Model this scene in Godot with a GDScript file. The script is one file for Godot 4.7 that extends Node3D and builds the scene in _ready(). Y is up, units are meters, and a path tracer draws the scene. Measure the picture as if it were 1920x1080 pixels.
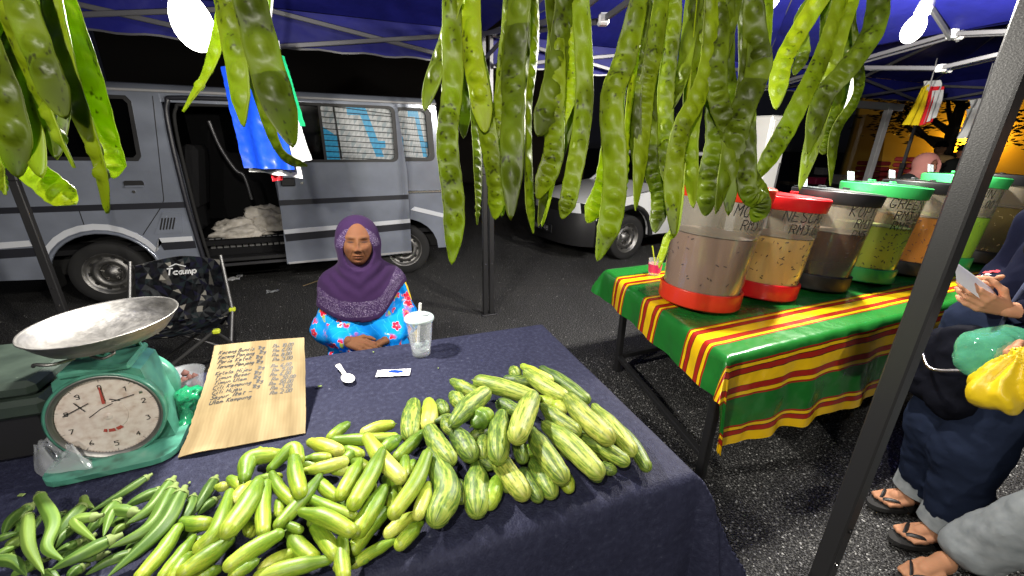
extends Node3D
# A night-market vegetable stall under blue folding tents: petai, cucumbers, okra, a van behind and a drinks stall beside it.

var M := {}
var used := {}
var noise := FastNoiseLite.new()
var rng := RandomNumberGenerator.new()


func _ready() -> void:
	# camera, a little over eye level of a short person, tilted down
	var cam := Camera3D.new()
	cam.name = "camera"
	cam.position = Vector3(0, 1.55, 0)
	cam.rotation_degrees = Vector3(-19.6, 0, 0.95)
	cam.fov = 70.02
	cam.near = 0.05
	cam.far = 300
	add_child(cam)
	cam.current = true
	# night sky
	var sky := ProceduralSkyMaterial.new()
	sky.sky_top_color = Color(0.05, 0.055, 0.08)
	sky.sky_horizon_color = Color(0.06, 0.06, 0.075)
	sky.ground_bottom_color = Color(0.03, 0.03, 0.03)
	sky.ground_horizon_color = Color(0.05, 0.05, 0.055)
	sky.sun_angle_max = 1.0
	var env := Environment.new()
	env.background_mode = Environment.BG_SKY
	env.sky = Sky.new()
	env.sky.sky_material = sky
	env.background_energy_multiplier = 1.0
	env.tonemap_mode = Environment.TONE_MAPPER_LINEAR
	env.tonemap_exposure = 1.0
	env.sdfgi_enabled = true
	env.ssao_enabled = true
	env.ssil_enabled = true
	var we := WorldEnvironment.new()
	we.name = "environment"
	we.environment = env
	add_child(we)
	# faint moonlight
	var moon := DirectionalLight3D.new()
	moon.name = "moon"
	moon.light_energy = 0.01
	moon.light_angular_distance = 0.5
	moon.light_color = Color(.8, .86, 1)
	moon.shadow_enabled = true
	moon.rotation_degrees = Vector3(-60, 35, 0)
	add_child(moon)
	make_materials()
	# the three bare bulbs, then two unseen ones placed to light from the front
	lamp(Vector3(-.849, 1.828, -1.245), Vector3(.25, 0, .1), 4.3, "bare glowing bulb at the upper left above the vegetables", 1.12)
	lamp(Vector3(1.076, 2.152, -2.072), Vector3(-.1, 0, .0), 4.5, "bare glowing bulb behind the pods over the brown drink tub")
	lamp(Vector3(2.219, 2.176, -2.664), Vector3(-.35, 0, .1), 8.5, "bare glowing bulb at the upper right over the drinks table", 1.2)
	lamp(Vector3(.6, 2.75, 3.6), Vector3.ZERO, 9.0, "unseen bulb behind the viewer, placed to light the stall and van from the front", 1.4)
	lamp(Vector3(-.35, 2.62, .62), Vector3.ZERO, 3.6, "unseen bulb above and behind the viewer, placed to light the pods from the front")
	make_ground()
	var l := Vector3(-2.95, 0, -2.483); var c := Vector3(-.249, 0, -3.587); var r := Vector3(.87, 0, -.81); var n := Vector3(-1.80, 0, .29)
	var s := Vector3(2.775, 0, -1.143)
	tent([l, c, r, n], [1, 1, 1, 1], [1, 0, 0, 0], "blue folding tent over the vegetable stall with thick black legs")
	tent([c + s * .02, c + s, r + s, r + s * .03], [1, 0, 0, 0], [1, 0, 0, 0], "blue folding tent over the near part of the drinks table")
	tent([c + s * 1.005, c + s * 2, r + s * 2, r + s * 1.01], [0, 1, 0, 0], [1, 1, 0, 0], "blue folding tent over the far part of the drinks table")
	make_van()
	make_car()
	make_far_side()
	make_tables()
	make_drinks()
	make_vendor()
	make_customers()
	make_scale()
	make_board()
	make_sack()
	make_small_things()
	make_petai()
	make_vegetables()


class MB:
	# collects vertices of one mesh; col is the linear vertex colour, xf places what is added
	var v := PackedVector3Array()
	var n := PackedVector3Array()
	var t := PackedVector2Array()
	var c := PackedColorArray()
	var ix := PackedInt32Array()
	var xf := Transform3D()
	var col := Color.WHITE

	func vert(p: Vector3, nn: Vector3, uv := Vector2.ZERO) -> void:
		v.append(xf * p)
		n.append((xf.basis * nn).normalized())
		t.append(uv)
		c.append(col)

	func quad(a: Vector3, b: Vector3, cc: Vector3, d: Vector3) -> MB:
		# counter-clockwise seen from outside
		var nn := (b - a).cross(d - a)
		if nn.length_squared() < 1e-14:
			nn = (cc - b).cross(d - b)
		nn = nn.normalized()
		var k := v.size()
		vert(a, nn, Vector2(0, 0)); vert(b, nn, Vector2(1, 0)); vert(cc, nn, Vector2(1, 1)); vert(d, nn, Vector2(0, 1))
		ix.append_array([k, k + 2, k + 1, k, k + 3, k + 2])
		return self

	func tri(a: Vector3, b: Vector3, cc: Vector3) -> MB:
		var nn := (b - a).cross(cc - a).normalized()
		var k := v.size()
		vert(a, nn); vert(b, nn, Vector2(1, 0)); vert(cc, nn, Vector2(1, 1))
		ix.append_array([k, k + 2, k + 1])
		return self

	func box(at: Vector3, size: Vector3, e := 0.004, turn := Basis()) -> MB:
		var old := xf
		xf = xf * Transform3D(turn, at)
		var h := size / 2
		e = minf(e, minf(h.x, minf(h.y, h.z)) * 0.6)
		for ax in 3:
			var u := (ax + 1) % 3
			var w := (ax + 2) % 3
			for s in [-1.0, 1.0]:
				var q := []
				for k in [[-1, -1], [1, -1], [1, 1], [-1, 1]]:
					var p := Vector3.ZERO
					p[ax] = s * h[ax]; p[u] = k[0] * (h[u] - e); p[w] = k[1] * (h[w] - e)
					q.append(p)
				if s > 0: quad(q[0], q[1], q[2], q[3])
				else: quad(q[3], q[2], q[1], q[0])
			# edge chamfers that run along ax
			for k in [[-1.0, -1.0], [1.0, -1.0], [1.0, 1.0], [-1.0, 1.0]]:
				var a := Vector3.ZERO; var b := Vector3.ZERO
				a[ax] = -(h[ax] - e); b[ax] = -(h[ax] - e)
				a[u] = k[0] * h[u]; a[w] = k[1] * (h[w] - e)
				b[u] = k[0] * (h[u] - e); b[w] = k[1] * h[w]
				var a2 := a; var b2 := b
				a2[ax] = -a[ax]; b2[ax] = -b[ax]
				if k[0] * k[1] > 0: quad(a, b, b2, a2)
				else: quad(b, a, a2, b2)
		for sx in [-1.0, 1.0]:
			for sy in [-1.0, 1.0]:
				for sz in [-1.0, 1.0]:
					var s := Vector3(sx, sy, sz)
					var a := s * Vector3(h.x, h.y - e, h.z - e)
					var b := s * Vector3(h.x - e, h.y, h.z - e)
					var d := s * Vector3(h.x - e, h.y - e, h.z)
					if sx * sy * sz > 0: tri(a, b, d)
					else: tri(a, d, b)
		xf = old
		return self

	func bar(a: Vector3, b: Vector3, w: float, h: float, e := 0.003, up := Vector3.UP) -> MB:
		# a square tube from a to b
		var z := (b - a).normalized()
		if absf(z.dot(up)) > 0.99: up = Vector3.RIGHT
		var x := up.cross(z).normalized()
		return box((a + b) / 2, Vector3(w, h, a.distance_to(b)), e, Basis(x, z.cross(x), z))

	func mesh_grid(p: PackedVector3Array, nu: int, nv: int, uvs: PackedVector2Array, flip := false, wrap_u := false, wrap_v := false) -> MB:
		# p holds (nv + 1) rows of nu + 1 points; outside is du x dv
		var k := v.size()
		var w := nu + 1
		var sg := -1.0 if flip else 1.0
		for j in nv + 1:
			for i in w:
				var i0 := i - 1; var i1 := i + 1
				if wrap_u:
					if i0 < 0: i0 = nu - 1
					if i1 > nu: i1 = 1
				else:
					i0 = maxi(i0, 0); i1 = mini(i1, nu)
				var j0 := j - 1; var j1 := j + 1
				if wrap_v:
					if j0 < 0: j0 = nv - 1
					if j1 > nv: j1 = 1
				else:
					j0 = maxi(j0, 0); j1 = mini(j1, nv)
				var du := p[j * w + i1] - p[j * w + i0]
				var dv := p[j1 * w + i] - p[j0 * w + i]
				if du.length_squared() < 1e-12:
					var jj := 1 if j == 0 else nv - 1
					du = p[jj * w + i1] - p[jj * w + i0]
				var nn := du.cross(dv)
				if nn.length_squared() < 1e-18: nn = Vector3.UP
				vert(p[j * w + i], nn.normalized() * sg, uvs[j * w + i])
		for j in nv:
			for i in nu:
				var a := k + j * w + i
				if flip: ix.append_array([a, a + 1, a + w + 1, a, a + w + 1, a + w])
				else: ix.append_array([a, a + w + 1, a + 1, a, a + w, a + w + 1])
		return self

	func grid(nu: int, nv: int, f: Callable, flip := false, wrap_u := false) -> MB:
		var p := PackedVector3Array(); var uvs := PackedVector2Array()
		for j in nv + 1:
			for i in nu + 1:
				p.append(f.call(float(i) / nu, float(j) / nv))
				uvs.append(Vector2(float(i) / nu, float(j) / nv))
		return mesh_grid(p, nu, nv, uvs, flip, wrap_u)

	func tube(pts: Array, r, sides := 8, ridge := 0.0, ridges := 5, squash := 1.0, side := Vector3.ZERO, caps := true) -> MB:
		# r is a number or one radius per point; squash flattens it across «side»
		var m := pts.size()
		var p := PackedVector3Array(); var uvs := PackedVector2Array()
		var up: Vector3 = side if side != Vector3.ZERO else Vector3(0.31, 0.86, 0.41)
		for j in m:
			var d: Vector3 = (pts[mini(j + 1, m - 1)] - pts[maxi(j - 1, 0)]).normalized()
			var x := up - d * up.dot(d)
			if x.length() < 0.05: x = Vector3(d.z, d.x, d.y).cross(d)
			x = x.normalized()
			if side == Vector3.ZERO: up = x
			var y := d.cross(x)
			var rr: float = r[j] if r is Array or r is PackedFloat32Array else r
			for i in sides + 1:
				var a := TAU * i / sides
				var q := rr * (1.0 + ridge * cos(a * ridges))
				p.append(pts[j] + x * cos(a) * q * squash + y * sin(a) * q)
				uvs.append(Vector2(float(i) / sides, float(j) / (m - 1)))
		mesh_grid(p, sides, m - 1, uvs, false, true)
		if caps:
			for e in [0, m - 1]:
				var d: Vector3 = (pts[mini(e + 1, m - 1)] - pts[maxi(e - 1, 0)]).normalized() * (-1.0 if e == 0 else 1.0)
				var k := v.size()
				vert(pts[e], d)
				for i in sides + 1: vert(p[e * (sides + 1) + i], d)
				for i in sides:
					if e == 0: ix.append_array([k, k + 1 + i, k + 2 + i])
					else: ix.append_array([k, k + 2 + i, k + 1 + i])
		return self

	func lathe(prof: Array, sides := 32, flip := false) -> MB:
		# prof: Vector2(radius, height) from bottom to top on the outside
		var p := PackedVector3Array(); var uvs := PackedVector2Array()
		var m := prof.size()
		for j in m:
			for i in sides + 1:
				var a := -TAU * i / sides
				p.append(Vector3(cos(a) * prof[j].x, prof[j].y, sin(a) * prof[j].x))
				uvs.append(Vector2(float(i) / sides, float(j) / (m - 1)))
		return mesh_grid(p, sides, m - 1, uvs, flip, true)

	func ears(q: PackedVector2Array) -> PackedInt32Array:
		# ear clipping that does not mind the doubled points of bridged holes
		var left := range(q.size())
		var out := PackedInt32Array()
		var guard := 0
		while left.size() > 2 and guard < 4000:
			var best := -1
			for k in left.size():
				var a := q[left[k - 1]]; var b := q[left[k]]; var d := q[left[(k + 1) % left.size()]]
				if (b - a).cross(d - b) <= 1e-12: continue
				var free := true
				for i in left:
					var p := q[i]
					if p == a or p == b or p == d: continue
					if (b - a).cross(p - a) >= -1e-12 and (d - b).cross(p - b) >= -1e-12 and (a - d).cross(p - d) >= -1e-12:
						free = false
						break
				if free:
					best = k
					break
			if best < 0:
				best = guard % left.size()
			else:
				out.append_array([left[best - 1], left[best], left[(best + 1) % left.size()]])
			left.remove_at(best)
			guard += 1
		return out

	func prism(poly: PackedVector2Array, z0: float, z1: float, holes := []) -> MB:
		# a flat outline in x, y with depth along z; each hole is bridged into the outline
		if Geometry2D.is_polygon_clockwise(poly): poly.reverse()
		var loops := [poly]
		var all := poly.duplicate()
		for h in holes:
			var hole: PackedVector2Array = h.duplicate()
			if not Geometry2D.is_polygon_clockwise(hole): hole.reverse()
			loops.append(hole)
			var best := [1e9, 0, 0]
			for i in all.size():
				for j in hole.size():
					var dd := all[i].distance_squared_to(hole[j])
					if dd < best[0]: best = [dd, i, j]
			var joined := PackedVector2Array()
			for i in best[1] + 1: joined.append(all[i])
			for j in hole.size() + 1: joined.append(hole[(best[2] + j) % hole.size()])
			joined.append(all[best[1]])
			for i in range(best[1] + 1, all.size()): joined.append(all[i])
			all = joined
		var tr := ears(all)
		var lo := poly[0]; var hi := poly[0]
		for q in poly:
			lo = lo.min(q); hi = hi.max(q)
		var ext := hi - lo
		for f in range(0, tr.size(), 3):
			var a := all[tr[f]]; var b := all[tr[f + 1]]; var d := all[tr[f + 2]]
			if (b - a).cross(d - a) < 0:
				var s := b; b = d; d = s
			var k := v.size()
			for z in [z1, z0]:
				for q in [a, b, d]: vert(Vector3(q.x, q.y, z), Vector3.BACK if z == z1 else Vector3.FORWARD, Vector2((q.x - lo.x) / ext.x, 1.0 - (q.y - lo.y) / ext.y))
			ix.append_array([k, k + 2, k + 1, k + 3, k + 4, k + 5])
		for l in loops:
			for i in l.size():
				var a: Vector2 = l[i]; var b: Vector2 = l[(i + 1) % l.size()]
				quad(Vector3(a.x, a.y, z0), Vector3(b.x, b.y, z0), Vector3(b.x, b.y, z1), Vector3(a.x, a.y, z1))
		return self

	func mesh() -> ArrayMesh:
		var arr := []
		arr.resize(Mesh.ARRAY_MAX)
		arr[Mesh.ARRAY_VERTEX] = v; arr[Mesh.ARRAY_NORMAL] = n; arr[Mesh.ARRAY_TEX_UV] = t; arr[Mesh.ARRAY_COLOR] = c; arr[Mesh.ARRAY_INDEX] = ix
		var m := ArrayMesh.new()
		m.add_surface_from_arrays(Mesh.PRIMITIVE_TRIANGLES, arr)
		return m


# ---------------------------------------------------------------- naming

func numbered(called: String) -> String:
	used[called] = used.get(called, -1) + 1
	return called if used[called] == 0 else "%s_%03d" % [called, used[called]]


func tag(o: Node, label := "", category := "", group := "", kind := "") -> Node:
	if label: o.set_meta("label", label)
	if category: o.set_meta("category", category)
	if group: o.set_meta("group", group)
	if kind: o.set_meta("kind", kind)
	return o


func thing(called: String, at: Vector3, label: String, category: String, group := "", turn := 0.0) -> Node3D:
	var o := Node3D.new()
	o.name = numbered(called)
	add_child(o)
	o.position = at
	o.rotation.y = turn
	tag(o, label, category, group)
	return o


func part(called: String, mb: MB, m: Material, parent: Node = self) -> MeshInstance3D:
	var o := MeshInstance3D.new()
	if parent == self:
		o.name = numbered(called)
	else:
		var k := 0
		var nm := called
		while parent.has_node(nm):
			k += 1
			nm = "%s_%03d" % [called, k]
		o.name = nm
	o.mesh = mb.mesh()
	o.mesh.surface_set_material(0, m)
	parent.add_child(o, true)
	return o


func nz(x: float, y := 0.0, z := 0.0) -> float:
	return noise.get_noise_3d(x, y, z)


func spline(pts: Array, m: int) -> Array:
	# Catmull-Rom through the points, m + 1 samples
	var out := []
	var last := pts.size() - 1
	for i in m + 1:
		var s := float(i) / m * last
		var k := mini(int(s), last - 1)
		var a: Vector3 = pts[k - 1] if k > 0 else pts[0] * 2 - pts[1]
		var d: Vector3 = pts[k + 2] if k + 2 <= last else pts[last] * 2 - pts[last - 1]
		out.append(pts[k].cubic_interpolate(pts[k + 1], a, d, s - k))
	return out


func round_rect(x0: float, y0: float, x1: float, y1: float, r: float, skew := 0.0, steps := 4) -> PackedVector2Array:
	var o := PackedVector2Array()
	for k in [[x1 - r, y0 + r, -PI / 2], [x1 - r, y1 - r, 0.0], [x0 + r, y1 - r, PI / 2], [x0 + r, y0 + r, PI]]:
		for i in steps + 1:
			var a: float = k[2] + PI / 2 * i / steps
			var p := Vector2(k[0] + cos(a) * r, k[1] + sin(a) * r)
			o.append(p + Vector2(skew * (p.y - y0), 0))
	return o


func ngon(c: Vector2, r: float, m: int) -> PackedVector2Array:
	var o := PackedVector2Array()
	for i in m: o.append(c + Vector2.from_angle(TAU * i / m) * r)
	return o


func xyz(x: float, y: float, z: float) -> Vector3:
	return Vector3(x, y, z)

# ---------------------------------------------------------------- materials

func lin(r: float, g: float, b: float) -> Color:
	return Color(r, g, b).linear_to_srgb()


func mat(called: String, c: Color, rough := 0.6, metal := 0.0) -> StandardMaterial3D:
	var m := StandardMaterial3D.new()
	m.albedo_color = c
	m.roughness = rough
	m.metallic = metal
	m.cull_mode = BaseMaterial3D.CULL_DISABLED
	M[called] = m
	return m


func tint_mat(called: String, rough := 0.6) -> StandardMaterial3D:
	var m := mat(called, Color.WHITE, rough)
	m.vertex_color_use_as_albedo = true
	return m


func noise_tex(freq: float, ramp: Array, size := 512, sd := 1, octaves := 4, kind := FastNoiseLite.TYPE_SIMPLEX_SMOOTH, normal := 0.0) -> NoiseTexture2D:
	var t := NoiseTexture2D.new()
	var f := FastNoiseLite.new()
	f.seed = sd; f.frequency = freq; f.fractal_octaves = octaves; f.noise_type = kind
	t.width = size; t.height = size; t.seamless = true; t.noise = f
	if normal > 0.0:
		t.as_normal_map = true
		t.bump_strength = normal
	if ramp:
		var g := Gradient.new()
		g.offsets = PackedFloat32Array(); g.colors = PackedColorArray()
		var offs := PackedFloat32Array(); var cols := PackedColorArray()
		for e in ramp:
			offs.append(e[0]); cols.append(e[1])
		g.offsets = offs; g.colors = cols
		t.color_ramp = g
	return t


func image_tex(w: int, h: int, f: Callable) -> ImageTexture:
	var d := PackedByteArray()
	d.resize(w * h * 3)
	var k := 0
	for y in h:
		for x in w:
			var c: Color = f.call(x / float(w), y / float(h))
			d[k] = int(clampf(c.r, 0, 1) * 255); d[k + 1] = int(clampf(c.g, 0, 1) * 255); d[k + 2] = int(clampf(c.b, 0, 1) * 255)
			k += 3
	return ImageTexture.create_from_image(Image.create_from_data(w, h, false, Image.FORMAT_RGB8, d))


func world_map(m: StandardMaterial3D, scale: float, world := true) -> void:
	m.uv1_triplanar = true
	m.uv1_world_triplanar = world
	m.uv1_scale = Vector3.ONE * scale


func relief(m: StandardMaterial3D, t: Texture2D, strength := 1.0) -> void:
	m.normal_enabled = true
	m.normal_texture = t
	m.normal_scale = strength


func ring(u: float, v: float, sd: float, fu: float, fv: float) -> float:
	# noise that closes round u
	return noise.get_noise_3d(cos(u * TAU) * fu + sd * 31.7, sin(u * TAU) * fu - sd * 11.1, v * fv + sd * 7.3)


func cucumber_tex(base: Color, pale: Color, dark: Color, stripes: float, mottle: float, sd: float) -> ImageTexture:
	return image_tex(96, 192, func(u: float, v: float) -> Color:
		var a := ring(u, v, sd, 130, 60)
		var b := ring(u, v, sd + 3, 420, 330)
		var s := 0.5 + 0.5 * cos(u * TAU * 10.0 + a * 3.2 + b * 2.0)
		var e := clampf(v * 1.25 + a * 0.5 - 0.12, 0.0, 1.0)
		var k := clampf(stripes * (s - 0.35) + mottle * (b * 1.5 + ring(u, v, sd + 5, 800, 900) * 0.9) + e * 0.85, 0.0, 1.0)
		var c := dark.lerp(base, clampf(k * 2.0, 0, 1)).lerp(pale, clampf(k * 2.0 - 1.0, 0, 1))
		if ring(u, v, sd + 12, 900, 1300) > 0.47: c = c.lerp(lin(.20, .15, .05), 0.55)
		if ring(u, v, sd + 9, 500, 700) > 0.52: c = c.lerp(pale, 0.5)
		return c)


func make_materials() -> void:
	noise.seed = 7; noise.frequency = 0.01; noise.fractal_octaves = 3
	# ground
	var m := mat("asphalt", Color.WHITE, 0.78)
	m.albedo_texture = noise_tex(0.14, [[0.0, lin(.018, .018, .0185)], [0.40, lin(.038, .038, .039)], [0.55, lin(.066, .066, .066)], [0.68, lin(.14, .14, .138)], [1.0, lin(.36, .355, .35)]], 1024, 3, 3)
	relief(m, noise_tex(0.16, [], 1024, 3, 3, FastNoiseLite.TYPE_SIMPLEX_SMOOTH, 14.0), 1.2)
	world_map(m, 0.55)
	m.vertex_color_use_as_albedo = true
	m = mat("stone_chip", Color.WHITE, 0.6); m.vertex_color_use_as_albedo = true
	# cloths
	m = mat("navy_cloth", Color.WHITE, 0.62)
	m.albedo_texture = noise_tex(0.035, [[0.0, lin(.017, .018, .036)], [0.5, lin(.023, .025, .049)], [0.78, lin(.031, .034, .062)], [0.9, lin(.06, .065, .10)], [1.0, lin(.24, .24, .28)]], 1024, 11, 6)
	relief(m, noise_tex(0.25, [], 512, 5, 3, FastNoiseLite.TYPE_SIMPLEX_SMOOTH, 3.0), 0.4)
	world_map(m, 1.3)
	var groups := [[-0.50, -0.345], [-0.21, -0.045], [0.085, 0.255], [0.49, 0.68], [0.87, 1.04]]
	var cols := {"g": lin(.014, .15, .022), "y": lin(.83, .52, .006), "r": lin(.36, .02, .01), "d": lin(.05, .02, .008)}
	m = mat("striped_oilcloth", Color.WHITE, 0.26)
	m.albedo_texture = image_tex(8, 1024, func(_u: float, v: float) -> Color:
		var t := v * 1.9 - 0.55
		for g in groups:
			if t >= g[0] and t <= g[1]:
				var q: float = (t - g[0]) / (g[1] - g[0])
				q = minf(q, 1.0 - q)
				if q < 0.045: return cols.r
				if q < 0.06: return cols.d
				if q < 0.155: return cols.y
				if q < 0.175: return cols.d
				if q < 0.325: return cols.r
				if q < 0.34: return cols.d
				return cols.y
		return cols.g)
	relief(m, noise_tex(0.02, [], 512, 8, 3, FastNoiseLite.TYPE_SIMPLEX_SMOOTH, 4.0), 0.35)
	# vegetables
	var sh := 0
	for e in [[lin(.15, .23, .022), lin(.31, .37, .06), lin(.06, .115, .012)], [lin(.075, .135, .016), lin(.18, .25, .032), lin(.03, .065, .009)], [lin(.23, .30, .036), lin(.39, .42, .08), lin(.11, .17, .018)]]:
		m = mat("cucumber_%d" % sh, Color.WHITE, 0.5)
		m.albedo_texture = cucumber_tex(e[0], e[1], e[2], 0.26, 0.95, sh + 1.0)
		m.subsurf_scatter_enabled = true; m.subsurf_scatter_strength = 0.05
		sh += 1
	for e in [[lin(.20, .31, .018), lin(.36, .44, .045), lin(.12, .22, .012)], [lin(.155, .26, .013), lin(.30, .37, .025), lin(.085, .165, .008)], [lin(.36, .42, .04), lin(.52, .54, .13), lin(.24, .33, .025)], [lin(.12, .22, .014), lin(.22, .32, .025), lin(.06, .13, .009)]]:
		m = mat("cucumber_%d" % sh, Color.WHITE, 0.45)
		m.albedo_texture = cucumber_tex(e[0], e[1], e[2], 0.12, 0.30, sh + 1.0)
		m.subsurf_scatter_enabled = true; m.subsurf_scatter_strength = 0.05
		sh += 1
	m = mat("cucumber_end", lin(.10, .15, .03), 0.7)
	for k in 3:
		m = mat("okra_%d" % k, Color.WHITE, 0.5)
		var gr: Color = [lin(.075, .155, .018), lin(.05, .115, .014), lin(.115, .20, .026)][k]
		m.albedo_texture = image_tex(40, 96, func(u: float, v: float) -> Color:
			var s := 0.5 + 0.5 * cos(u * TAU * 5.0)
			return gr.lerp(lin(.24, .34, .07), clampf(s * s * 0.45 + ring(u, v, k + 2.0, 200, 150) * 0.5, 0, 0.8)))
	m = mat("okra_cap", lin(.16, .22, .06), 0.65)
	for k in 3:
		m = mat("pod_%d" % k, Color.WHITE, 0.42)
		var body: Color = [lin(.25, .34, .006), lin(.135, .195, .005), lin(.43, .53, .008)][k]
		m.albedo_texture = image_tex(64, 384, func(u: float, v: float) -> Color:
			var a := nz(u * 90 + k * 300, v * 500)
			var b := nz(u * 900 + k * 70, v * 5200, 50)
			var c := body.lerp(Color(body.r * 0.62, body.g * 0.62, body.b * 0.55), clampf(a * 1.6, 0, 1)).lerp(lin(.30, .38, .035), clampf(-a * 1.1, 0, 0.7))
			if b > 0.36 and a > .0: c = c.lerp(lin(.018, .02, .006), clampf((b - 0.36) * 5.0, 0, 0.7))
			var edge := absf(fposmod(u * 2.0, 1.0) - 0.5) * 2.0  # bright rim light painted into the colour along both pod edges
			return c.lerp(lin(.46, .52, .10), clampf((edge - 0.86) * 6.0, 0, 0.75)))
		m.backlight_enabled = true
		m.backlight = Color(0.9, 1.0, 0.14)
	m = mat("raffia", lin(.30, .22, .10), 0.8)
	# metals and plastics
	m = mat("black_steel", lin(.018, .018, .019), 0.36)
	relief(m, noise_tex(0.12, [], 256, 9, 3, FastNoiseLite.TYPE_SIMPLEX_SMOOTH, 2.0), 0.2); world_map(m, 9.0)
	mat("frame_grey", lin(.075, .075, .08), 0.38, 0.5)
	mat("frame_white", lin(.36, .36, .37), 0.4)
	mat("bare_steel", lin(.55, .54, .52), 0.27, 1.0)
	m = mat("worn_steel", Color.WHITE, 0.33, 1.0)
	m.albedo_texture = noise_tex(0.02, [[0.0, lin(.20, .195, .185)], [0.5, lin(.27, .265, .255)], [1.0, lin(.34, .335, .325)]], 512, 21, 5)
	m.roughness_texture = noise_tex(0.03, [[0.0, Color(0.7, 0.7, 0.7)], [1.0, Color(.95, .95, .95)]], 512, 22, 5); m.roughness = 0.6
	relief(m, noise_tex(0.02, [], 512, 27, 4, FastNoiseLite.TYPE_SIMPLEX_SMOOTH, 3.0), 0.5)
	mat("black_plastic", lin(.012, .012, .013), 0.45)
	mat("rubber", lin(.013, .013, .013), 0.85)
	m = mat("canopy_blue", Color.WHITE, 0.55)
	m.albedo_texture = noise_tex(0.01, [[0.0, lin(.004, .005, .060)], [1.0, lin(.008, .009, .110)]], 512, 31, 4)
	relief(m, noise_tex(0.008, [], 512, 33, 4, FastNoiseLite.TYPE_SIMPLEX_SMOOTH, 6.0), 0.8); world_map(m, 0.6)
	mat("white_plastic", lin(.78, .78, .76), 0.35)
	mat("red_plastic", lin(.62, .035, .012), 0.3)
	mat("crimson_plastic", lin(.60, .012, .014), 0.28)
	mat("lime_plastic", lin(.05, .50, .12), 0.3)
	mat("pink_plastic", lin(.62, .03, .14), 0.35)
	mat("yellow_plastic", lin(.80, .55, .02), 0.3)
	mat("ink", lin(.008, .008, .009), 0.5)
	mat("red_ink", lin(.34, .05, .035), 0.6)
	mat("paper", lin(.72, .73, .76), 0.7)
	for e in [["clear_plastic", Color(.93, .95, .96, .13)], ["frosted_shell", Color(.60, .57, .50, .55)], ["wet_wall", Color(.8, .8, .76, .05)], ["milky_lid", Color(.80, .86, .86, .55)], ["film_plastic", Color(.86, .88, .9, .33)], ["green_film", Color(.10, .55, .36, .62)], ["pale_green_film", Color(.36, .70, .55, .55)], ["pane_dark", Color(.015, .018, .02, .62)], ["pane_clear", Color(.5, .55, .58, .12)]]:
		m = mat(e[0], e[1], 0.08 if e[0] != "frosted_shell" else 0.16)
		m.transparency = BaseMaterial3D.TRANSPARENCY_ALPHA
	mat("blue_bag", lin(.006, .045, .42), 0.28)
	mat("white_bag", lin(.58, .59, .60), 0.4)
	mat("green_bag", lin(.01, .30, .12), 0.35)
	mat("red_bag", lin(.6, .02, .03), 0.35)
	m = mat("yellow_bag", lin(.70, .50, .012), 0.38); m.backlight_enabled = true; m.backlight = Color(.3, .22, .02)
	m = mat("yellow_cream_bag", lin(.62, .48, .012), 0.4)
	# paint and so on
	m = mat("van_paint", lin(.33, .365, .445), 0.22, 0.3)
	m.clearcoat_enabled = true; m.clearcoat = 0.8; m.clearcoat_roughness = 0.12
	m.albedo_texture = noise_tex(0.004, [[0.0, Color(.8, .8, .8)], [1.0, Color.WHITE]], 512, 41, 5); world_map(m, 0.8)
	mat("van_dark_stripe", lin(.022, .023, .03), 0.35)
	mat("van_white_stripe", lin(.60, .62, .66), 0.32)
	mat("van_trim", lin(.012, .012, .013), 0.5)
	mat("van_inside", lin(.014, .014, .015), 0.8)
	mat("van_step", lin(.30, .30, .30), 0.4, 0.6)
	mat("car_paint", lin(.76, .77, .78), 0.22, 0.2)
	mat("headlamp_glass", lin(.62, .64, .66), 0.12)
	m = mat("sack", Color.WHITE, 0.85)
	m.albedo_texture = noise_tex(0.02, [[0.0, lin(.20, .18, .15)], [0.5, lin(.42, .39, .34)], [1.0, lin(.58, .55, .50)]], 256, 51, 4); world_map(m, 2.0)
	m = mat("scale_green", Color.WHITE, 0.3)
	m.albedo_texture = noise_tex(0.02, [[0.0, lin(.03, .09, .065)], [0.4, lin(.055, .20, .145)], [0.7, lin(.07, .25, .18)], [1.0, lin(.12, .28, .21)]], 256, 53, 5); world_map(m, 3.0)
	mat("scale_green_dark", lin(.012, .20, .12), 0.35)
	m = mat("dial_face", Color.WHITE, 0.4)
	m.albedo_texture = noise_tex(0.02, [[0.0, lin(.36, .25, .19)], [0.32, lin(.52, .43, .38)], [0.6, lin(.60, .53, .48)], [1.0, lin(.66, .60, .56)]], 512, 57, 6); world_map(m, 4.0)
	m = mat("cardboard", Color.WHITE, 0.85)
	m.albedo_texture = image_tex(256, 256, func(u: float, v: float) -> Color:
		var fl := 0.5 + 0.5 * sin(u * TAU * 34.0 + nz(u * 60, v * 60) * 3.0)
		var k := clampf(0.5 + nz(u * 500, v * 120) * 0.9 - fl * 0.13, 0, 1)
		return lin(.19, .14, .072).lerp(lin(.32, .25, .14), k))
	mat("cardboard_edge", lin(.20, .13, .06), 0.9)
	m = mat("bin_plastic", Color.WHITE, 0.5)
	m.albedo_texture = noise_tex(0.02, [[0.0, lin(.018, .028, .022)], [1.0, lin(.04, .058, .045)]], 256, 61, 4); world_map(m, 2.0)
	# clothes and skin
	var sk := tint_mat("skin", 0.68); sk.subsurf_scatter_enabled = true; sk.subsurf_scatter_strength = 0.06
	m = mat("hijab_purple", lin(.023, .011, .037), 0.7); m.rim_enabled = true; m.rim = 0.2
	m = mat("sequins", Color.WHITE, 0.6)
	var spark := RandomNumberGenerator.new(); spark.seed = 5
	m.albedo_texture = image_tex(256, 256, func(_u: float, _v: float) -> Color:
		var q := spark.randf()
		return lin(.7, .67, .75) if q > 0.95 else (lin(.10, .065, .14) if q > 0.82 else lin(.020, .009, .036)))
	world_map(m, 2.6)
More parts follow.
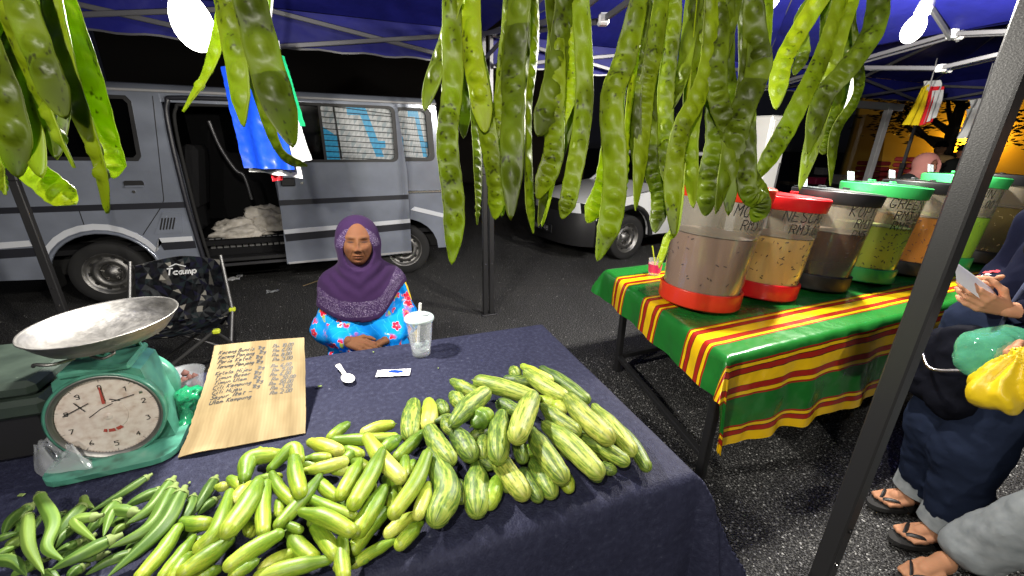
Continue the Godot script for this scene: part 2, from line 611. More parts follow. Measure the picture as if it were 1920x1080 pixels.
	m = mat("flower_print", Color.WHITE, 0.6)
	m.albedo_texture = flower_tex(); world_map(m, 2.6); m.uv1_triplanar_sharpness = 8.0
	mat("denim_dark", lin(.012, .017, .034), 0.8)
	m = mat("denim_grey", Color.WHITE, 0.85)
	m.albedo_texture = noise_tex(0.03, [[0.0, lin(.15, .17, .18)], [1.0, lin(.27, .29, .30)]], 256, 71, 5); world_map(m, 2.5)
	mat("shirt_navy", lin(.006, .007, .016), 0.85)
	mat("shirt_blue_grey", lin(.05, .06, .10), 0.75)
	mat("shirt_dark", lin(.018, .020, .020), 0.8)
	mat("shirt_tan", lin(.30, .20, .09), 0.8)
	mat("hood_black", lin(.006, .006, .0065), 0.9)
	mat("hood_pink", lin(.36, .16, .14), 0.7)
	mat("bag_black", lin(.006, .0065, .010), 0.7)
	m = mat("camo_fabric", Color.WHITE, 0.7)
	m.albedo_texture = camo_tex(); world_map(m, 1.5, false)
	mat("chair_grey", lin(.13, .13, .13), 0.35, 0.6)
	mat("lime_fitting", lin(.42, .48, .03), 0.4)
	# distance
	mat("wall_ochre", lin(.68, .50, .09), 0.85)
	mat("wall_dark", lin(.03, .028, .026), 0.9)
	mat("bark", lin(.028, .02, .014), 0.9)
	mat("leaf_dark", lin(.025, .03, .012), 0.7)
	mat("carton_pink", lin(.42, .17, .13), 0.8)
	mat("carton_brown", lin(.12, .05, .04), 0.8)
	mat("tray_red", lin(.30, .03, .03), 0.5)
	mat("orange_drink", lin(.65, .30, .06), 0.3)
	m = mat("bulb_glow", Color.WHITE, 0.3)
	m.emission_enabled = true; m.emission = Color(1, .985, .95); m.emission_energy_multiplier = 9.0
	m = mat("amber_glow", Color.WHITE, 0.3)
	m.emission_enabled = true; m.emission = Color(1, .80, .35); m.emission_energy_multiplier = 6.0
	dull(["hijab_purple", "flower_print", "denim_dark", "denim_grey", "shirt_navy", "shirt_blue_grey", "shirt_dark", "shirt_tan", "hood_black", "hood_pink", "bag_black", "camo_fabric", "van_inside"], .08)
	dull(["navy_cloth", "skin", "asphalt", "cardboard", "canopy_blue", "sequins"], .25)
	dull(["pod_0", "pod_1", "pod_2"], .42)
	m = mat("pane_pattern", Color.WHITE, 0.35)
	m.albedo_texture = image_tex(512, 384, window_pattern)


func dull(names: Array, level: float) -> void:
	for k in names: M[k].metallic_specular = level


func window_pattern(u: float, v: float) -> Color:
	# pattern seen in the panes, laid flat on them: pale triangles with broad blue lettering strokes, dark grille lines
	var x := u * 16.0; var y := v * 9.0
	var w := lin(.30, .32, .33)
	var tri_up := fposmod(x, 1.0) + fposmod(y, 1.0) > 1.0
	if tri_up: w = lin(.40, .42, .43)
	if int(floorf(x) * 7 + floorf(y) * 13 + (3 if tri_up else 0)) % 5 == 0: w = lin(.22, .27, .29)
	var blue := lin(.02, .24, .46)
	if (u > 0.36 and u < 0.56 and v < 0.16) or (absf(u - 0.55 - v * 0.22) < 0.055 and v < 0.92) or (u > 0.02 and u < 0.2 and v > 0.35 + u) or (u > 0.66 and v > 0.62 and v < 0.75 and u < 0.84):
		w = blue if not tri_up else lin(.03, .30, .52)
	return w


func flower_tex() -> ImageTexture:
	var r := RandomNumberGenerator.new(); r.seed = 12
	var fl := []
	for i in 27: fl.append([Vector2(r.randf(), r.randf()), r.randf_range(0.04, 0.075), r.randf() * TAU, r.randf() < 0.7])
	var leaf := []
	for i in 12: leaf.append([Vector2(r.randf(), r.randf()), r.randf() * PI])
	return image_tex(384, 384, func(u: float, v: float) -> Color:
		var k := nz(u * 200, v * 200, 9)
		var c := lin(.004, .12, .42).lerp(lin(.006, .22, .56), clampf(0.5 + k, 0, 1))
		var wv := absf(sin(u * TAU * 3.0 + sin(v * TAU * 2.0) * 2.2 + k * 2.0))
		if wv < 0.045: c = lin(.04, .34, .64)
		for l in leaf:
			var d := Vector2(fposmod(u - l[0].x + 0.5, 1.0) - 0.5, fposmod(v - l[0].y + 0.5, 1.0) - 0.5).rotated(l[1])
			if (d * Vector2(16, 42)).length() < 1.0: c = lin(.22, .27, .03)
		for f in fl:
			var d := Vector2(fposmod(u - f[0].x + 0.5, 1.0) - 0.5, fposmod(v - f[0].y + 0.5, 1.0) - 0.5)
			var a: float = d.angle() + f[2]
			var q: float = d.length() / (f[1] * (0.62 + 0.38 * absf(cos(a * 2.5))))
			if q < 1.0:
				c = (lin(.45, .012, .03) if q < 0.9 else lin(.55, .34, .40)) if f[3] else (lin(.62, .56, .62) if q > 0.55 else lin(.42, .02, .05))
				if q < 0.12: c = lin(.6, .5, .3)
		return c)


func camo_tex() -> ImageTexture:
	var r := RandomNumberGenerator.new(); r.seed = 3
	var pal := [lin(.002, .002, .003), lin(.004, .004, .005), lin(.010, .011, .012), lin(.035, .037, .04), lin(.012, .018, .02), lin(.010, .010, .022), lin(.006, .006, .007), lin(.008, .008, .009)]
	var cell := {}
	for y in 18:
		for x in 18:
			for k in 2: cell[Vector3i(x, y, k)] = pal[r.randi() % 8] if r.randf() > 0.03 else lin(.24, .23, .20)
	return image_tex(256, 256, func(u: float, v: float) -> Color:
		var x := u * 18.0 + 0.5 * sin(v * TAU * 3.0); var y := v * 18.0 + 0.4 * sin(u * TAU * 2.0)
		var fx := fposmod(x, 1.0); var fy := fposmod(y, 1.0)
		var ixx := posmod(int(floorf(x)), 18); var iy := posmod(int(floorf(y)), 18)
		var up := fx + fy > 1.0 if (ixx + iy) % 2 == 0 else fx > fy
		return cell[Vector3i(ixx, iy, 1 if up else 0)])

# ---------------------------------------------------------------- hand lettering (strokes on a 4 x 6 grid, base line at 0)

var GLYPH := {
	"A": "00 26 40|12 32", "B": "00 06 36 34 03 33 41 30 00", "C": "45 36 16 04 02 10 30 41", "D": "00 06 26 44 42 20 00", "E": "46 06 00 40|03 33", "F": "46 06 00|03 33",
	"G": "45 36 16 04 02 10 30 42 22", "H": "00 06|40 46|03 43", "I": "10 30|20 26|16 36", "K": "00 06|46 03 40", "L": "06 00 40", "M": "00 06 23 46 40", "N": "00 06 40 46", "O": "10 02 04 16 36 44 42 30 10",
	"P": "00 06 36 45 44 33 03", "R": "00 06 36 45 44 33 03|23 40", "S": "45 36 16 05 04 42 41 30 10 01", "T": "20 26|06 46", "U": "06 01 10 30 41 46", "Y": "06 23 46|23 20", "W": "06 10 23 30 46",
	"a": "33 13 02 01 10 20 33|33 31 40", "b": "06 00|02 13 33 42 41 30 10 01", "c": "33 13 02 01 10 30", "e": "02 32 33 13 02 01 10 30", "g": "33 13 02 01 11 32|33 30 2/ 0/", "h": "06 00|02 13 23 32 30", "i": "13 10 20|15 16",
	"j": "23 2/ 0/|25 26", "k": "06 00|34 02 30", "l": "16 11 20", "m": "00 03|02 13 22 20|22 33 42 40", "n": "00 03|02 13 23 32 30", "o": "10 01 02 13 23 32 31 20 10", "p": "03 0/|02 13 23 32 31 20 01", "r": "00 03|01 13 33",
	"s": "33 13 02 31 20 00", "t": "15 11 20 30|04 34", "u": "03 01 10 20 31 33|31 40", "y": "03 01 20|33 2/ 0/",
	"0": "10 01 05 16 26 35 31 20 10", "1": "05 26 20", "2": "05 16 36 44 00 40", "3": "06 36 24 34 42 31 20 00", "4": "36 02 42|30 35", "5": "46 06 04 34 42 30 00", "6": "36 14 02 01 10 30 41 32 02", "7": "06 46 10", "8": "13 04 15 35 44 33 13 01 10 30 42 33", "9": "42 23 04 15 36 45 40 10", "-": "03 43", ".": "10 11",
}


func glyph_strokes(ch: String) -> Array:
	var out := []
	if not GLYPH.has(ch): return out
	for s in GLYPH[ch].split("|"):
		var line := []
		for q in s.split(" "):
			line.append(Vector2(q.unicode_at(0) - 48, q.unicode_at(1) - 48 if q[1] != "/" else -1.6))
		out.append(line)
	return out


func text_lines(text: String, size: float, slant := 0.18, wobble := 0.25, spread := 1.0) -> Array:
	# poly-lines in metres, from x = 0 on the base line
	var out := []
	var x := 0.0
	for ch in text:
		var wide := 0.0
		for line in glyph_strokes(ch):
			var l := []
			for q in line:
				wide = maxf(wide, q.x)
				var p: Vector2 = q + Vector2(rng.randf_range(-1, 1), rng.randf_range(-1, 1)) * wobble
				l.append(Vector2(x + p.x * spread + p.y * slant, p.y) * size / 6.0)
			out.append(l)
		x += (wide if wide > 0 else 2.0) * spread + 1.5
	return out


func stroke_mesh(lines: Array, w: float, place: Callable) -> MB:
	# flat ribbons a hair above a surface; place(x, y, lift) gives the point on it
	var mb := MB.new()
	for l in lines:
		for i in l.size() - 1:
			var a: Vector2 = l[i]; var b: Vector2 = l[i + 1]
			var d := (b - a).normalized()
			var s := Vector2(-d.y, d.x) * w / 2
			a -= d * w * 0.35; b += d * w * 0.35
			mb.quad(place.call(a - s), place.call(b - s), place.call(b + s), place.call(a + s))
	return mb


func stroke_text(o: Node3D, text: String, at: Transform3D, size: float, w: float, m: Material) -> void:
	part("lettering", stroke_mesh(text_lines(text, size, 0.0, 0.05), w, func(q: Vector2) -> Vector3: return at * Vector3(q.x, q.y, 0.0)), m, o)

# ---------------------------------------------------------------- the setting

func make_ground() -> void:
	var g := MB.new()
	g.grid(150, 150, func(u: float, v: float) -> Vector3:
		var x := (u - 0.5) * 2.0; var z := (v - 0.5) * 2.0
		var p := Vector3(signf(x) * pow(absf(x), 2.2) * 130.0, 0, signf(z) * pow(absf(z), 2.2) * 130.0)
		return p, true)
	for i in g.v.size():
		var k := 1.0 + .55 * nz(g.v[i].x * 60, g.v[i].z * 60, 70) + .35 * nz(g.v[i].x * 330, g.v[i].z * 330, 20)
		g.c[i] = Color(k, k, k)
	tag(part("ground", g, M.asphalt), "", "", "", "structure")
	# loose aggregate lying on the near asphalt
	var st := MB.new()
	st.lathe([Vector2(0, -0.5), Vector2(0.5, -0.1), Vector2(0.42, 0.3), Vector2(0, 0.5)], 5)
	var mm := MultiMesh.new()
	mm.transform_format = MultiMesh.TRANSFORM_3D
	mm.use_colors = true
	mm.mesh = st.mesh()
	mm.mesh.surface_set_material(0, M.stone_chip)
	rng.seed = 77
	mm.instance_count = 26000
	for i in mm.instance_count:
		var near := i < 19000
		var x := rng.randf_range(0.5, 3.6) if near else rng.randf_range(-4.5, 3.0)
		var z := rng.randf_range(-2.8, -0.7) if near else rng.randf_range(-6.5, -1.6)
		var s := rng.randf_range(0.004, 0.012) * (1.0 if near else 0.9)
		var b := Basis.from_euler(Vector3(rng.randf() * 0.5, rng.randf() * TAU, rng.randf() * 0.5)).scaled_local(Vector3(s, s * 0.55, s * rng.randf_range(0.7, 1.3)))
		mm.set_instance_transform(i, Transform3D(b, Vector3(x, s * 0.05, z)))
		var k := 0.05 + pow(rng.randf(), 2.5) * 0.34
		mm.set_instance_color(i, Color(k, k, k * 0.97))
	var o := MultiMeshInstance3D.new()
	o.name = "asphalt_grit"
	o.multimesh = mm
	add_child(o)
	tag(o, "fine pale stone grit scattered over the dark asphalt", "grit", "", "stuff")


func tent(corners: Array, legs: Array, sides: Array, label: String) -> void:
	var top := 2.33; var apex := 2.98
	var mid: Vector3 = (corners[0] + corners[1] + corners[2] + corners[3]) / 4
	var o := thing("folding_tent", Vector3(mid.x, 0, mid.z), label, "tent", "blue folding tents in a row")
	var hub := Vector3(0, apex, 0)
	for k in 4:
		var a: Vector3 = corners[k] - mid; var b: Vector3 = corners[(k + 1) % 4] - mid
		a.y = top; b.y = top
		var g := MB.new()
		g.grid(14, 10, func(u: float, v: float) -> Vector3:
			var e := a.lerp(b, u)
			var p := e.lerp(hub, v)
			p.y -= 0.07 * sin(PI * v) * (0.6 + 0.4 * sin(PI * u)) + 0.012 * nz(u * 300 + k * 90, v * 300)
			return p, true)
		part("roof_panel", g, M.canopy_blue, o)
		if sides[k]:
			var out := ((a + b) / 2 * Vector3(1, 0, 1)).normalized() * 0.03
			var vl := MB.new()
			vl.grid(40, 4, func(u: float, v: float) -> Vector3:
				var e := a.lerp(b, u) + out * (1.0 + v * 0.4)
				return Vector3(e.x, top + 0.01 - v * 0.21 - 0.008 * sin(u * PI) - v * 0.006 * sin(u * 60.0), e.z) + out * 0.25 * sin(u * 43.0 + k) * v)
			part("valance", vl, M.canopy_blue, o)
			var hem := MB.new()
			hem.grid(40, 1, func(u: float, v: float) -> Vector3:
				var e := a.lerp(b, u) + out * 1.45
				return Vector3(e.x, top - 0.193 - v * 0.018 - 0.008 * sin(u * PI) - 0.006 * sin(u * 60.0), e.z) + out * (0.12 + 0.25 * sin(u * 43.0 + k)))
			part("hem", hem, M.frame_grey, o)
		# scissor trusses
		var inw := -((a + b) / 2 * Vector3(1, 0, 1)).normalized() * 0.03
		for h in 2:
			var p0 := a.lerp(b, 0.5 * h) + inw; var p1 := a.lerp(b, 0.5 * h + 0.5) + inw
			var lo := Vector3(0, -0.235, 0)
			part("truss_bar", MB.new().bar(p0 - Vector3(0, .02, 0), p1 + lo, 0.016, 0.028), M.frame_grey, o)
			part("truss_bar", MB.new().bar(p0 + lo + inw * 0.6, p1 - Vector3(0, .02, 0) + inw * 0.6, 0.016, 0.028), M.frame_grey, o)
		var cm := a.lerp(b, 0.5) + inw
		part("joint", MB.new().box(cm + Vector3(0, -0.02, 0), Vector3(.05, .06, .05), 0.008), M.frame_white, o)
		part("joint", MB.new().box(cm + Vector3(0, -0.235, 0), Vector3(.05, .05, .05), 0.008), M.frame_white, o)
		part("rafter", MB.new().bar(cm - Vector3(0, .05, 0), hub - Vector3(0, .09, 0), 0.02, 0.03), M.frame_grey, o)
		part("rafter", MB.new().bar(a + Vector3(0, .0, 0), hub - Vector3(0, .06, 0), 0.02, 0.03), M.frame_grey, o)
	part("hub", MB.new().lathe([Vector2(0, apex - .22), Vector2(.05, apex - .2), Vector2(.05, apex - .05), Vector2(0, apex - .04)], 12), M.black_plastic, o)
	for k in 4:
		if legs[k] == 0: continue
		var c: Vector3 = corners[k] - mid
		var turn := Basis(Vector3.UP, deg_to_rad(22.4))
		var lg := MB.new()
		var hl := 1.3 if k != 2 else 1.9
		lg.box(c + Vector3(0, hl / 2 + .01, 0), Vector3(.042, hl, .042), 0.004, turn)
		lg.box(c + Vector3(0, 0.006, 0), Vector3(.09, .012, .09), 0.003, turn)
		var l := part("leg", lg, M.black_steel, o)
		part("upper_leg", MB.new().box(c + Vector3(0, 1.8, 0), Vector3(.032, 1.06, .032), 0.003, turn), M.frame_grey if k != 2 else M.black_steel, l)
		part("slider", MB.new().box(c + Vector3(0, hl + .02, 0), Vector3(.056, .07, .056), 0.006, turn), M.black_plastic, l)
		for q in [0.62, 0.5, 0.36]:
			part("pin", MB.new().box(c + turn * Vector3(0, q, .0225), Vector3(.011, .011, .006), 0.002, turn), M.bare_steel if q == 0.5 else M.black_plastic, l)


func lamp(at: Vector3, lean: Vector3, energy: float, label: String, size := 1.0) -> void:
	var down := (Vector3.DOWN + lean).normalized()
	var x := down.cross(Vector3(0, 0, 1)).normalized()
	var o := thing("hanging_lamp", at, label, "lamp", "bare bulbs under the tents")
	var b := Basis(x, -down, x.cross(-down))
	var mb := MB.new()
	mb.xf = Transform3D(b.scaled(Vector3.ONE * size), Vector3.ZERO)
	var prof := []
	for i in 13:
		var a := PI * i / 12.0
		prof.append(Vector2(0.001 + 0.042 * sin(a) * (1.0 if a < PI / 2 else 0.62 + 0.38 * sin(a)), -0.06 * cos(a) if a < PI / 2 else -0.075 * cos(a)))
	mb.lathe(prof, 24)
	part("bulb", mb, M.bulb_glow, o)
	var s := MB.new()
	s.xf = mb.xf
	s.lathe([Vector2(0.018, 0.068), Vector2(0.03, 0.07), Vector2(0.031, 0.115), Vector2(0.022, 0.135), Vector2(0, 0.136)], 16)
	part("socket", s, M.white_plastic, o)
	var up: Vector3 = mb.xf * Vector3(0, 0.13, 0)
	part("cord", MB.new().tube(spline([up, up + Vector3(.01, .12, .0), Vector3(0.02, 0.45, -0.03)], 8), 0.004, 6), M.black_plastic, o)
	var l := OmniLight3D.new()
	l.name = "bulb_light"
	l.light_color = Color(1, 0.975, 0.93)
	l.light_energy = energy
	l.light_size = 0.035 * size
	l.omni_range = 30; l.omni_attenuation = 2
	l.shadow_enabled = true
	o.add_child(l)


# ---------------------------------------------------------------- the van

func make_van() -> void:
	var o := thing("van", Vector3(-3.915, 0, -3.668), "old silver grey van with its sliding side door open and sacks inside", "van", "", atan2(0.392, 0.920))
	var paint: Material = M.van_paint
	var W := 1.6
	# front body side with door and wheel arch
	var arch := PackedVector2Array()
	for i in 17:
		var a := PI - PI * i / 16.0
		arch.append(Vector2(0.09 + cos(a) * 0.41, 0.30 + sin(a) * 0.40))
	var p := PackedVector2Array([Vector2(-0.80, 0.33)])
	for a in arch: p.append(a)
	p.append_array([Vector2(0.85, 0.31), Vector2(0.85, 1.30), Vector2(-0.69, 1.30), Vector2(-0.82, 0.95)])
	part("front_side", MB.new().prism(p, -0.04, 0), paint, o)
	part("front_door_frame", MB.new().prism(PackedVector2Array([Vector2(-.69, 1.30), Vector2(.85, 1.30), Vector2(.82, 1.92), Vector2(-.34, 1.92)]), -0.04, 0, [PackedVector2Array([Vector2(-.58, 1.36), Vector2(.53, 1.345), Vector2(.565, 1.38), Vector2(.60, 1.82), Vector2(.57, 1.86), Vector2(-.30, 1.86)])]), paint, o)
	part("window", MB.new().prism(PackedVector2Array([Vector2(-.62, 1.33), Vector2(.59, 1.33), Vector2(.63, 1.88), Vector2(-.32, 1.88)]), -0.03, -0.022), M.pane_dark, o)
	var seal := MB.new()
	seal.prism(PackedVector2Array([Vector2(-.61, 1.345), Vector2(.55, 1.33), Vector2(.58, 1.37), Vector2(.615, 1.83), Vector2(.585, 1.875), Vector2(-.31, 1.875)]), -0.02, 0.006, [PackedVector2Array([Vector2(-.55, 1.375), Vector2(.52, 1.36), Vector2(.55, 1.39), Vector2(.585, 1.81), Vector2(.56, 1.845), Vector2(-.28, 1.845)])])
	part("window_seal", seal, M.van_trim, o)
	# panel gaps of the front door, recessed dark lines
	var gap := MB.new()
	for e in [[Vector2(.775, 1.88), Vector2(.66, .98)], [Vector2(.66, .98), Vector2(.63, .92)], [Vector2(.63, .92), Vector2(.43, .66)], [Vector2(.03, .91), Vector2(.031, .76)]]:
		gap.bar(Vector3(e[0].x, e[0].y, 0), Vector3(e[1].x, e[1].y, 0), 0.007, 0.004, 0.001, Vector3.BACK)
	part("door_gap", gap, M.van_trim, o)
	var h := MB.new().prism(round_rect(.40, 1.105, .545, 1.16, .018), 0.002, 0.010)
	part("door_handle", h, M.van_trim, o)
	part("handle_lip", MB.new().prism(round_rect(.405, 1.10, .545, 1.118, .008), 0.01, 0.02), M.van_paint, o)
	part("door_lock", MB.new().prism(ngon(Vector2(.455, 1.06), .013, 12), 0.001, 0.007), M.bare_steel, o)
	part("fuel_panel_rim", MB.new().prism(round_rect(-.30, 1.24, .62, 1.262, .008), 0.0, 0.004), paint, o)
	# vent behind the front wheel
	var vent := MB.new().prism(PackedVector2Array([Vector2(.52, .66), Vector2(.74, .66), Vector2(.77, .84), Vector2(.63, .87)]), 0.001, 0.009)
	var vo := part("side_vent", vent, paint, o)
	for i in 5:
		part("vent_slat", MB.new().bar(Vector3(.575 + i * .024, .70, .011), Vector3(.615 + i * .024, .81, .011), 0.012, 0.005, 0.002, Vector3.BACK), M.van_trim, vo)
	# B pillar edge and door opening frame
	var fr := MB.new()
	fr.tube(spline([Vector3(.86, .31, .0), Vector3(.845, .6, .0), Vector3(.83, 1.0, .0), Vector3(.835, 1.6, .0), Vector3(.87, 1.83, .0), Vector3(.98, 1.875, .0), Vector3(1.8, 1.885, .0)], 30), 0.022, 8)
	part("opening_frame", fr, M.van_dark_stripe, o)
	part("opening_seal", MB.new().tube(spline([Vector3(.90, .36, -.02), Vector3(.885, .6, -.02), Vector3(.875, 1.0, -.02), Vector3(.88, 1.6, -.02), Vector3(.92, 1.79, -.02), Vector3(1.02, 1.82, -.02), Vector3(1.7, 1.83, -.02)], 30), 0.014, 6), M.rubber, o)
	# rear side above and behind the opening
	var rp := PackedVector2Array([Vector2(.82, 1.835), Vector2(1.6, 1.835), Vector2(1.62, .30), Vector2(2.42, .30)])
	for i in 13:
		var a := PI - PI * i / 12.0
		rp.append(Vector2(2.86 + cos(a) * 0.40, 0.30 + sin(a) * 0.38))
	rp.append_array([Vector2(3.47, .30), Vector2(3.46, .60), Vector2(3.40, .95), Vector2(3.36, 1.3), Vector2(3.30, 1.90), Vector2(3.22, 1.935), Vector2(.82, 1.935)])
	part("rear_side", MB.new().prism(rp, -0.05, -0.005, [round_rect(1.72, 1.34, 2.80, 1.86, .04), round_rect(2.875, 1.335, 3.25, 1.87, .05, -.04)]), paint, o)
	part("rear_window", MB.new().prism(round_rect(2.86, 1.325, 3.27, 1.88, .05, -.04), -0.04, -0.032), M.pane_pattern, o)
	var rs := MB.new().prism(round_rect(2.868, 1.325, 3.265, 1.88, .06, -.04), -0.03, 0.012, [round_rect(2.90, 1.36, 3.20, 1.85, .045, -.04)])
	part("window_seal", rs, M.van_trim, o)
	# the slid-back door, standing proud of the side
	var sd := PackedVector2Array([Vector2(1.60, .275), Vector2(2.40, .27), Vector2(2.50, .275), Vector2(2.92, .29), Vector2(2.93, 1.2), Vector2(2.87, 1.90), Vector2(1.70, 1.885), Vector2(1.64, 1.2)])
	var door := part("sliding_door", MB.new().prism(sd, 0.03, 0.075, [round_rect(1.74, 1.335, 2.83, 1.865, .05)]), paint, o)
	part("window", MB.new().prism(round_rect(2.10, 1.33, 2.84, 1.87, .05), 0.042, 0.048), M.pane_pattern, door)
	part("window", MB.new().prism(round_rect(1.73, 1.33, 2.11, 1.87, .05), 0.040, 0.046), M.pane_dark, door)
	part("window_seal", MB.new().prism(round_rect(1.725, 1.32, 2.845, 1.88, .06), 0.04, 0.084, [round_rect(1.76, 1.345, 2.81, 1.855, .05)]), M.van_trim, door)
	part("window_divider", MB.new().box(Vector3(2.11, 1.6, .066), Vector3(.03, .53, .03), .006), M.van_trim, door)
	for i in 10:
		part("grille_bar", MB.new().bar(Vector3(2.12, 1.34 + i * .055 + .03, .056), Vector3(2.81, 1.34 + i * .055 - .03 + (0.03 if i < 9 else 0.0), .056), 0.007, 0.007, 0.002), M.van_trim, door)
	part("grille_bar", MB.new().bar(Vector3(2.27, 1.35, .06), Vector3(2.25, 1.85, .06), 0.009, 0.009, 0.002), M.van_trim, door)
	for i in 8:
		part("grille_bar", MB.new().bar(Vector3(2.89 - i * .001, 1.37 + i * .06, -.026), Vector3(3.22 - i * .004, 1.35 + i * .06, -.026), 0.007, 0.007, 0.002), M.van_trim, o)
	part("door_handle", MB.new().box(Vector3(1.735, 1.13, .085), Vector3(.13, .085, .03), .012), M.black_plastic, door)
	part("door_lock", MB.new().prism(ngon(Vector2(1.86, 1.115), .013, 12), .075, .082), M.bare_steel, door)
	# stripes
	part("dark_stripe", MB.new().prism(PackedVector2Array([Vector2(-.80, .905), Vector2(.83, .90), Vector2(.83, .955), Vector2(-.80, .955)]), 0.0, 0.006), M.van_dark_stripe, o)
	part("dark_stripe", MB.new().prism(PackedVector2Array([Vector2(1.625, .895), Vector2(2.925, .915), Vector2(2.925, .965), Vector2(1.62, .95)]), 0.075, 0.080), M.van_dark_stripe, door)
	part("door_rail", MB.new().box(Vector3(3.15, .985, .006), Vector3(.46, .03, .02), .005), M.bare_steel, o)
	var ws := PackedVector2Array([Vector2(-.80, .60), Vector2(-.33, .615)])
	var us := [Vector2(-.80, .655), Vector2(-.37, .665)]
	for i in 11:
		var a := PI * 0.86 - PI * 0.72 * i / 10.0
		ws.append(Vector2(.09 + cos(a) * .435, .30 + sin(a) * .43))
		us.append(Vector2(.09 + cos(a) * .47, .30 + sin(a) * .485))
	ws.append_array([Vector2(.56, .575), Vector2(.81, .575)])
	us.append_array([Vector2(.545, .62), Vector2(.81, .62)])
	var wsm := MB.new()
	for i in us.size() - 1:
		wsm.quad(Vector3(ws[i].x, ws[i].y, .008), Vector3(ws[i + 1].x, ws[i + 1].y, .008), Vector3(us[i + 1].x, us[i + 1].y, .008), Vector3(us[i].x, us[i].y, .008))
		wsm.quad(Vector3(us[i].x, us[i].y, .008), Vector3(us[i + 1].x, us[i + 1].y, .008), Vector3(us[i + 1].x, us[i + 1].y, 0), Vector3(us[i].x, us[i].y, 0))
	part("white_stripe", wsm, M.van_white_stripe, o)
	part("lower_dark_band", MB.new().prism(PackedVector2Array([Vector2(.56, .50), Vector2(.82, .50), Vector2(.82, .572), Vector2(.54, .572)]), 0.0, 0.006), M.van_dark_stripe, o)
	part("lower_dark_band", MB.new().prism(PackedVector2Array([Vector2(-.80, .52), Vector2(-.36, .52), Vector2(-.33, .598), Vector2(-.80, .598)]), 0.0, 0.006), M.van_dark_stripe, o)
	part("white_stripe", MB.new().prism(PackedVector2Array([Vector2(1.625, .60), Vector2(2.925, .645), Vector2(2.925, .69), Vector2(1.62, .645)]), 0.075, 0.082), M.van_white_stripe, door)
	part("lower_dark_band", MB.new().prism(PackedVector2Array([Vector2(1.63, .52), Vector2(2.925, .57), Vector2(2.925, .642), Vector2(1.625, .597)]), 0.075, 0.080), M.van_dark_stripe, door)
	part("door_bottom_trim", MB.new().prism(PackedVector2Array([Vector2(1.615, .275), Vector2(2.92, .29), Vector2(2.92, .312), Vector2(1.615, .295)]), 0.075, 0.082), M.frame_white, door)
	part("white_stripe", MB.new().prism(PackedVector2Array([Vector2(2.95, .78), Vector2(3.44, .64), Vector2(3.44, .69), Vector2(3.0, .815)]), -.005, 0.004), M.van_white_stripe, o)
	# flared arch lip
	var lip := []
	for i in 17:
		var a := PI - PI * i / 16.0
		lip.append(Vector3(.09 + cos(a) * .415, .30 + sin(a) * .405, 0.004))
	part("arch_lip", MB.new().tube(lip, 0.016, 6), M.van_paint, o)
	part("wheel_well", MB.new().prism(PackedVector2Array(arch + PackedVector2Array([Vector2(.5, .25), Vector2(-.32, .25)])), -.40, -.39), M.rubber, o)
	# roof, other side, nose, tail, floor
	var rf := MB.new()
	rf.grid(24, 10, func(u: float, v: float) -> Vector3:
		var a := PI * v
		return Vector3(lerpf(-.36, 3.30, u), 1.915 + 0.10 * pow(sin(a), 0.45), lerpf(0.012, -W - .012, 0.5 - 0.5 * cos(a))), true)
	part("roof", rf, paint, o)
	part("rain_gutter", MB.new().tube([Vector3(-.36, 1.915, .016), Vector3(1.2, 1.925, .016), Vector3(3.3, 1.925, .012)], 0.013, 6), M.frame_white, o)
	var far := PackedVector2Array([Vector2(-.80, .33), Vector2(3.47, .30), Vector2(3.36, 1.3), Vector2(3.30, 1.92), Vector2(-.34, 1.92), Vector2(-.66, 1.35), Vector2(-.82, .95)])
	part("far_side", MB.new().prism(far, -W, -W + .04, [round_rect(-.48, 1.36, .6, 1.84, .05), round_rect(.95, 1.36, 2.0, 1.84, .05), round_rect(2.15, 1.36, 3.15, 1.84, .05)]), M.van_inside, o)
	part("window", MB.new().prism(round_rect(-.5, 1.34, 3.2, 1.86, .05), -W + .012, -W + .018), M.pane_dark, o)
	part("tail", MB.new().prism(PackedVector2Array([Vector2(0, .30), Vector2(W - .02, .30), Vector2(W - .05, 1.92), Vector2(.03, 1.92)]), -.02, .02), paint, o).transform = Transform3D(Basis(Vector3.UP, PI / 2).rotated(Vector3.BACK, 0.10), Vector3(3.43, 0.0, -.01))
	part("nose", MB.new().prism(PackedVector2Array([Vector2(0, .33), Vector2(W - .02, .33), Vector2(W - .02, 1.32), Vector2(0, 1.32)]), -.02, .02), paint, o).transform = Transform3D(Basis(Vector3.UP, PI / 2), Vector3(-.78, 0, -.01))
	part("windscreen", MB.new().quad(Vector3(-.68, 1.33, -.03), Vector3(-.68, 1.33, -W + .03), Vector3(-.35, 1.92, -W + .05), Vector3(-.35, 1.92, -.05)), M.pane_dark, o)
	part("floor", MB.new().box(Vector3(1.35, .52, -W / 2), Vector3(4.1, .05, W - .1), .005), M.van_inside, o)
	part("underbody", MB.new().box(Vector3(1.35, .36, -W / 2), Vector3(4.0, .2, W - .5), .02), M.rubber, o)
	# sill and ribbed step
	var step := part("step", MB.new().box(Vector3(1.24, .355, -.06), Vector3(.80, .04, .16), .006), M.van_trim, o)
	part("sill_trim", MB.new().box(Vector3(1.24, .30, .0), Vector3(.80, .03, .03), .006), M.frame_grey, step)
	part("riser", MB.new().box(Vector3(1.25, .46, -.16), Vector3(.8, .2, .02), .004), M.van_inside, step)
	for i in 12:
		part("rib", MB.new().box(Vector3(.925 + i * .058, .50, -.145), Vector3(.046, .105, .014), .005), M.van_step, step)
	part("front_seat", MB.new().box(Vector3(.55, .75, -.55), Vector3(.5, .4, .55), .06).box(Vector3(.82, 1.15, -.55), Vector3(.14, .65, .5), .06, Basis(Vector3.BACK, -0.18)), M.van_inside, o)
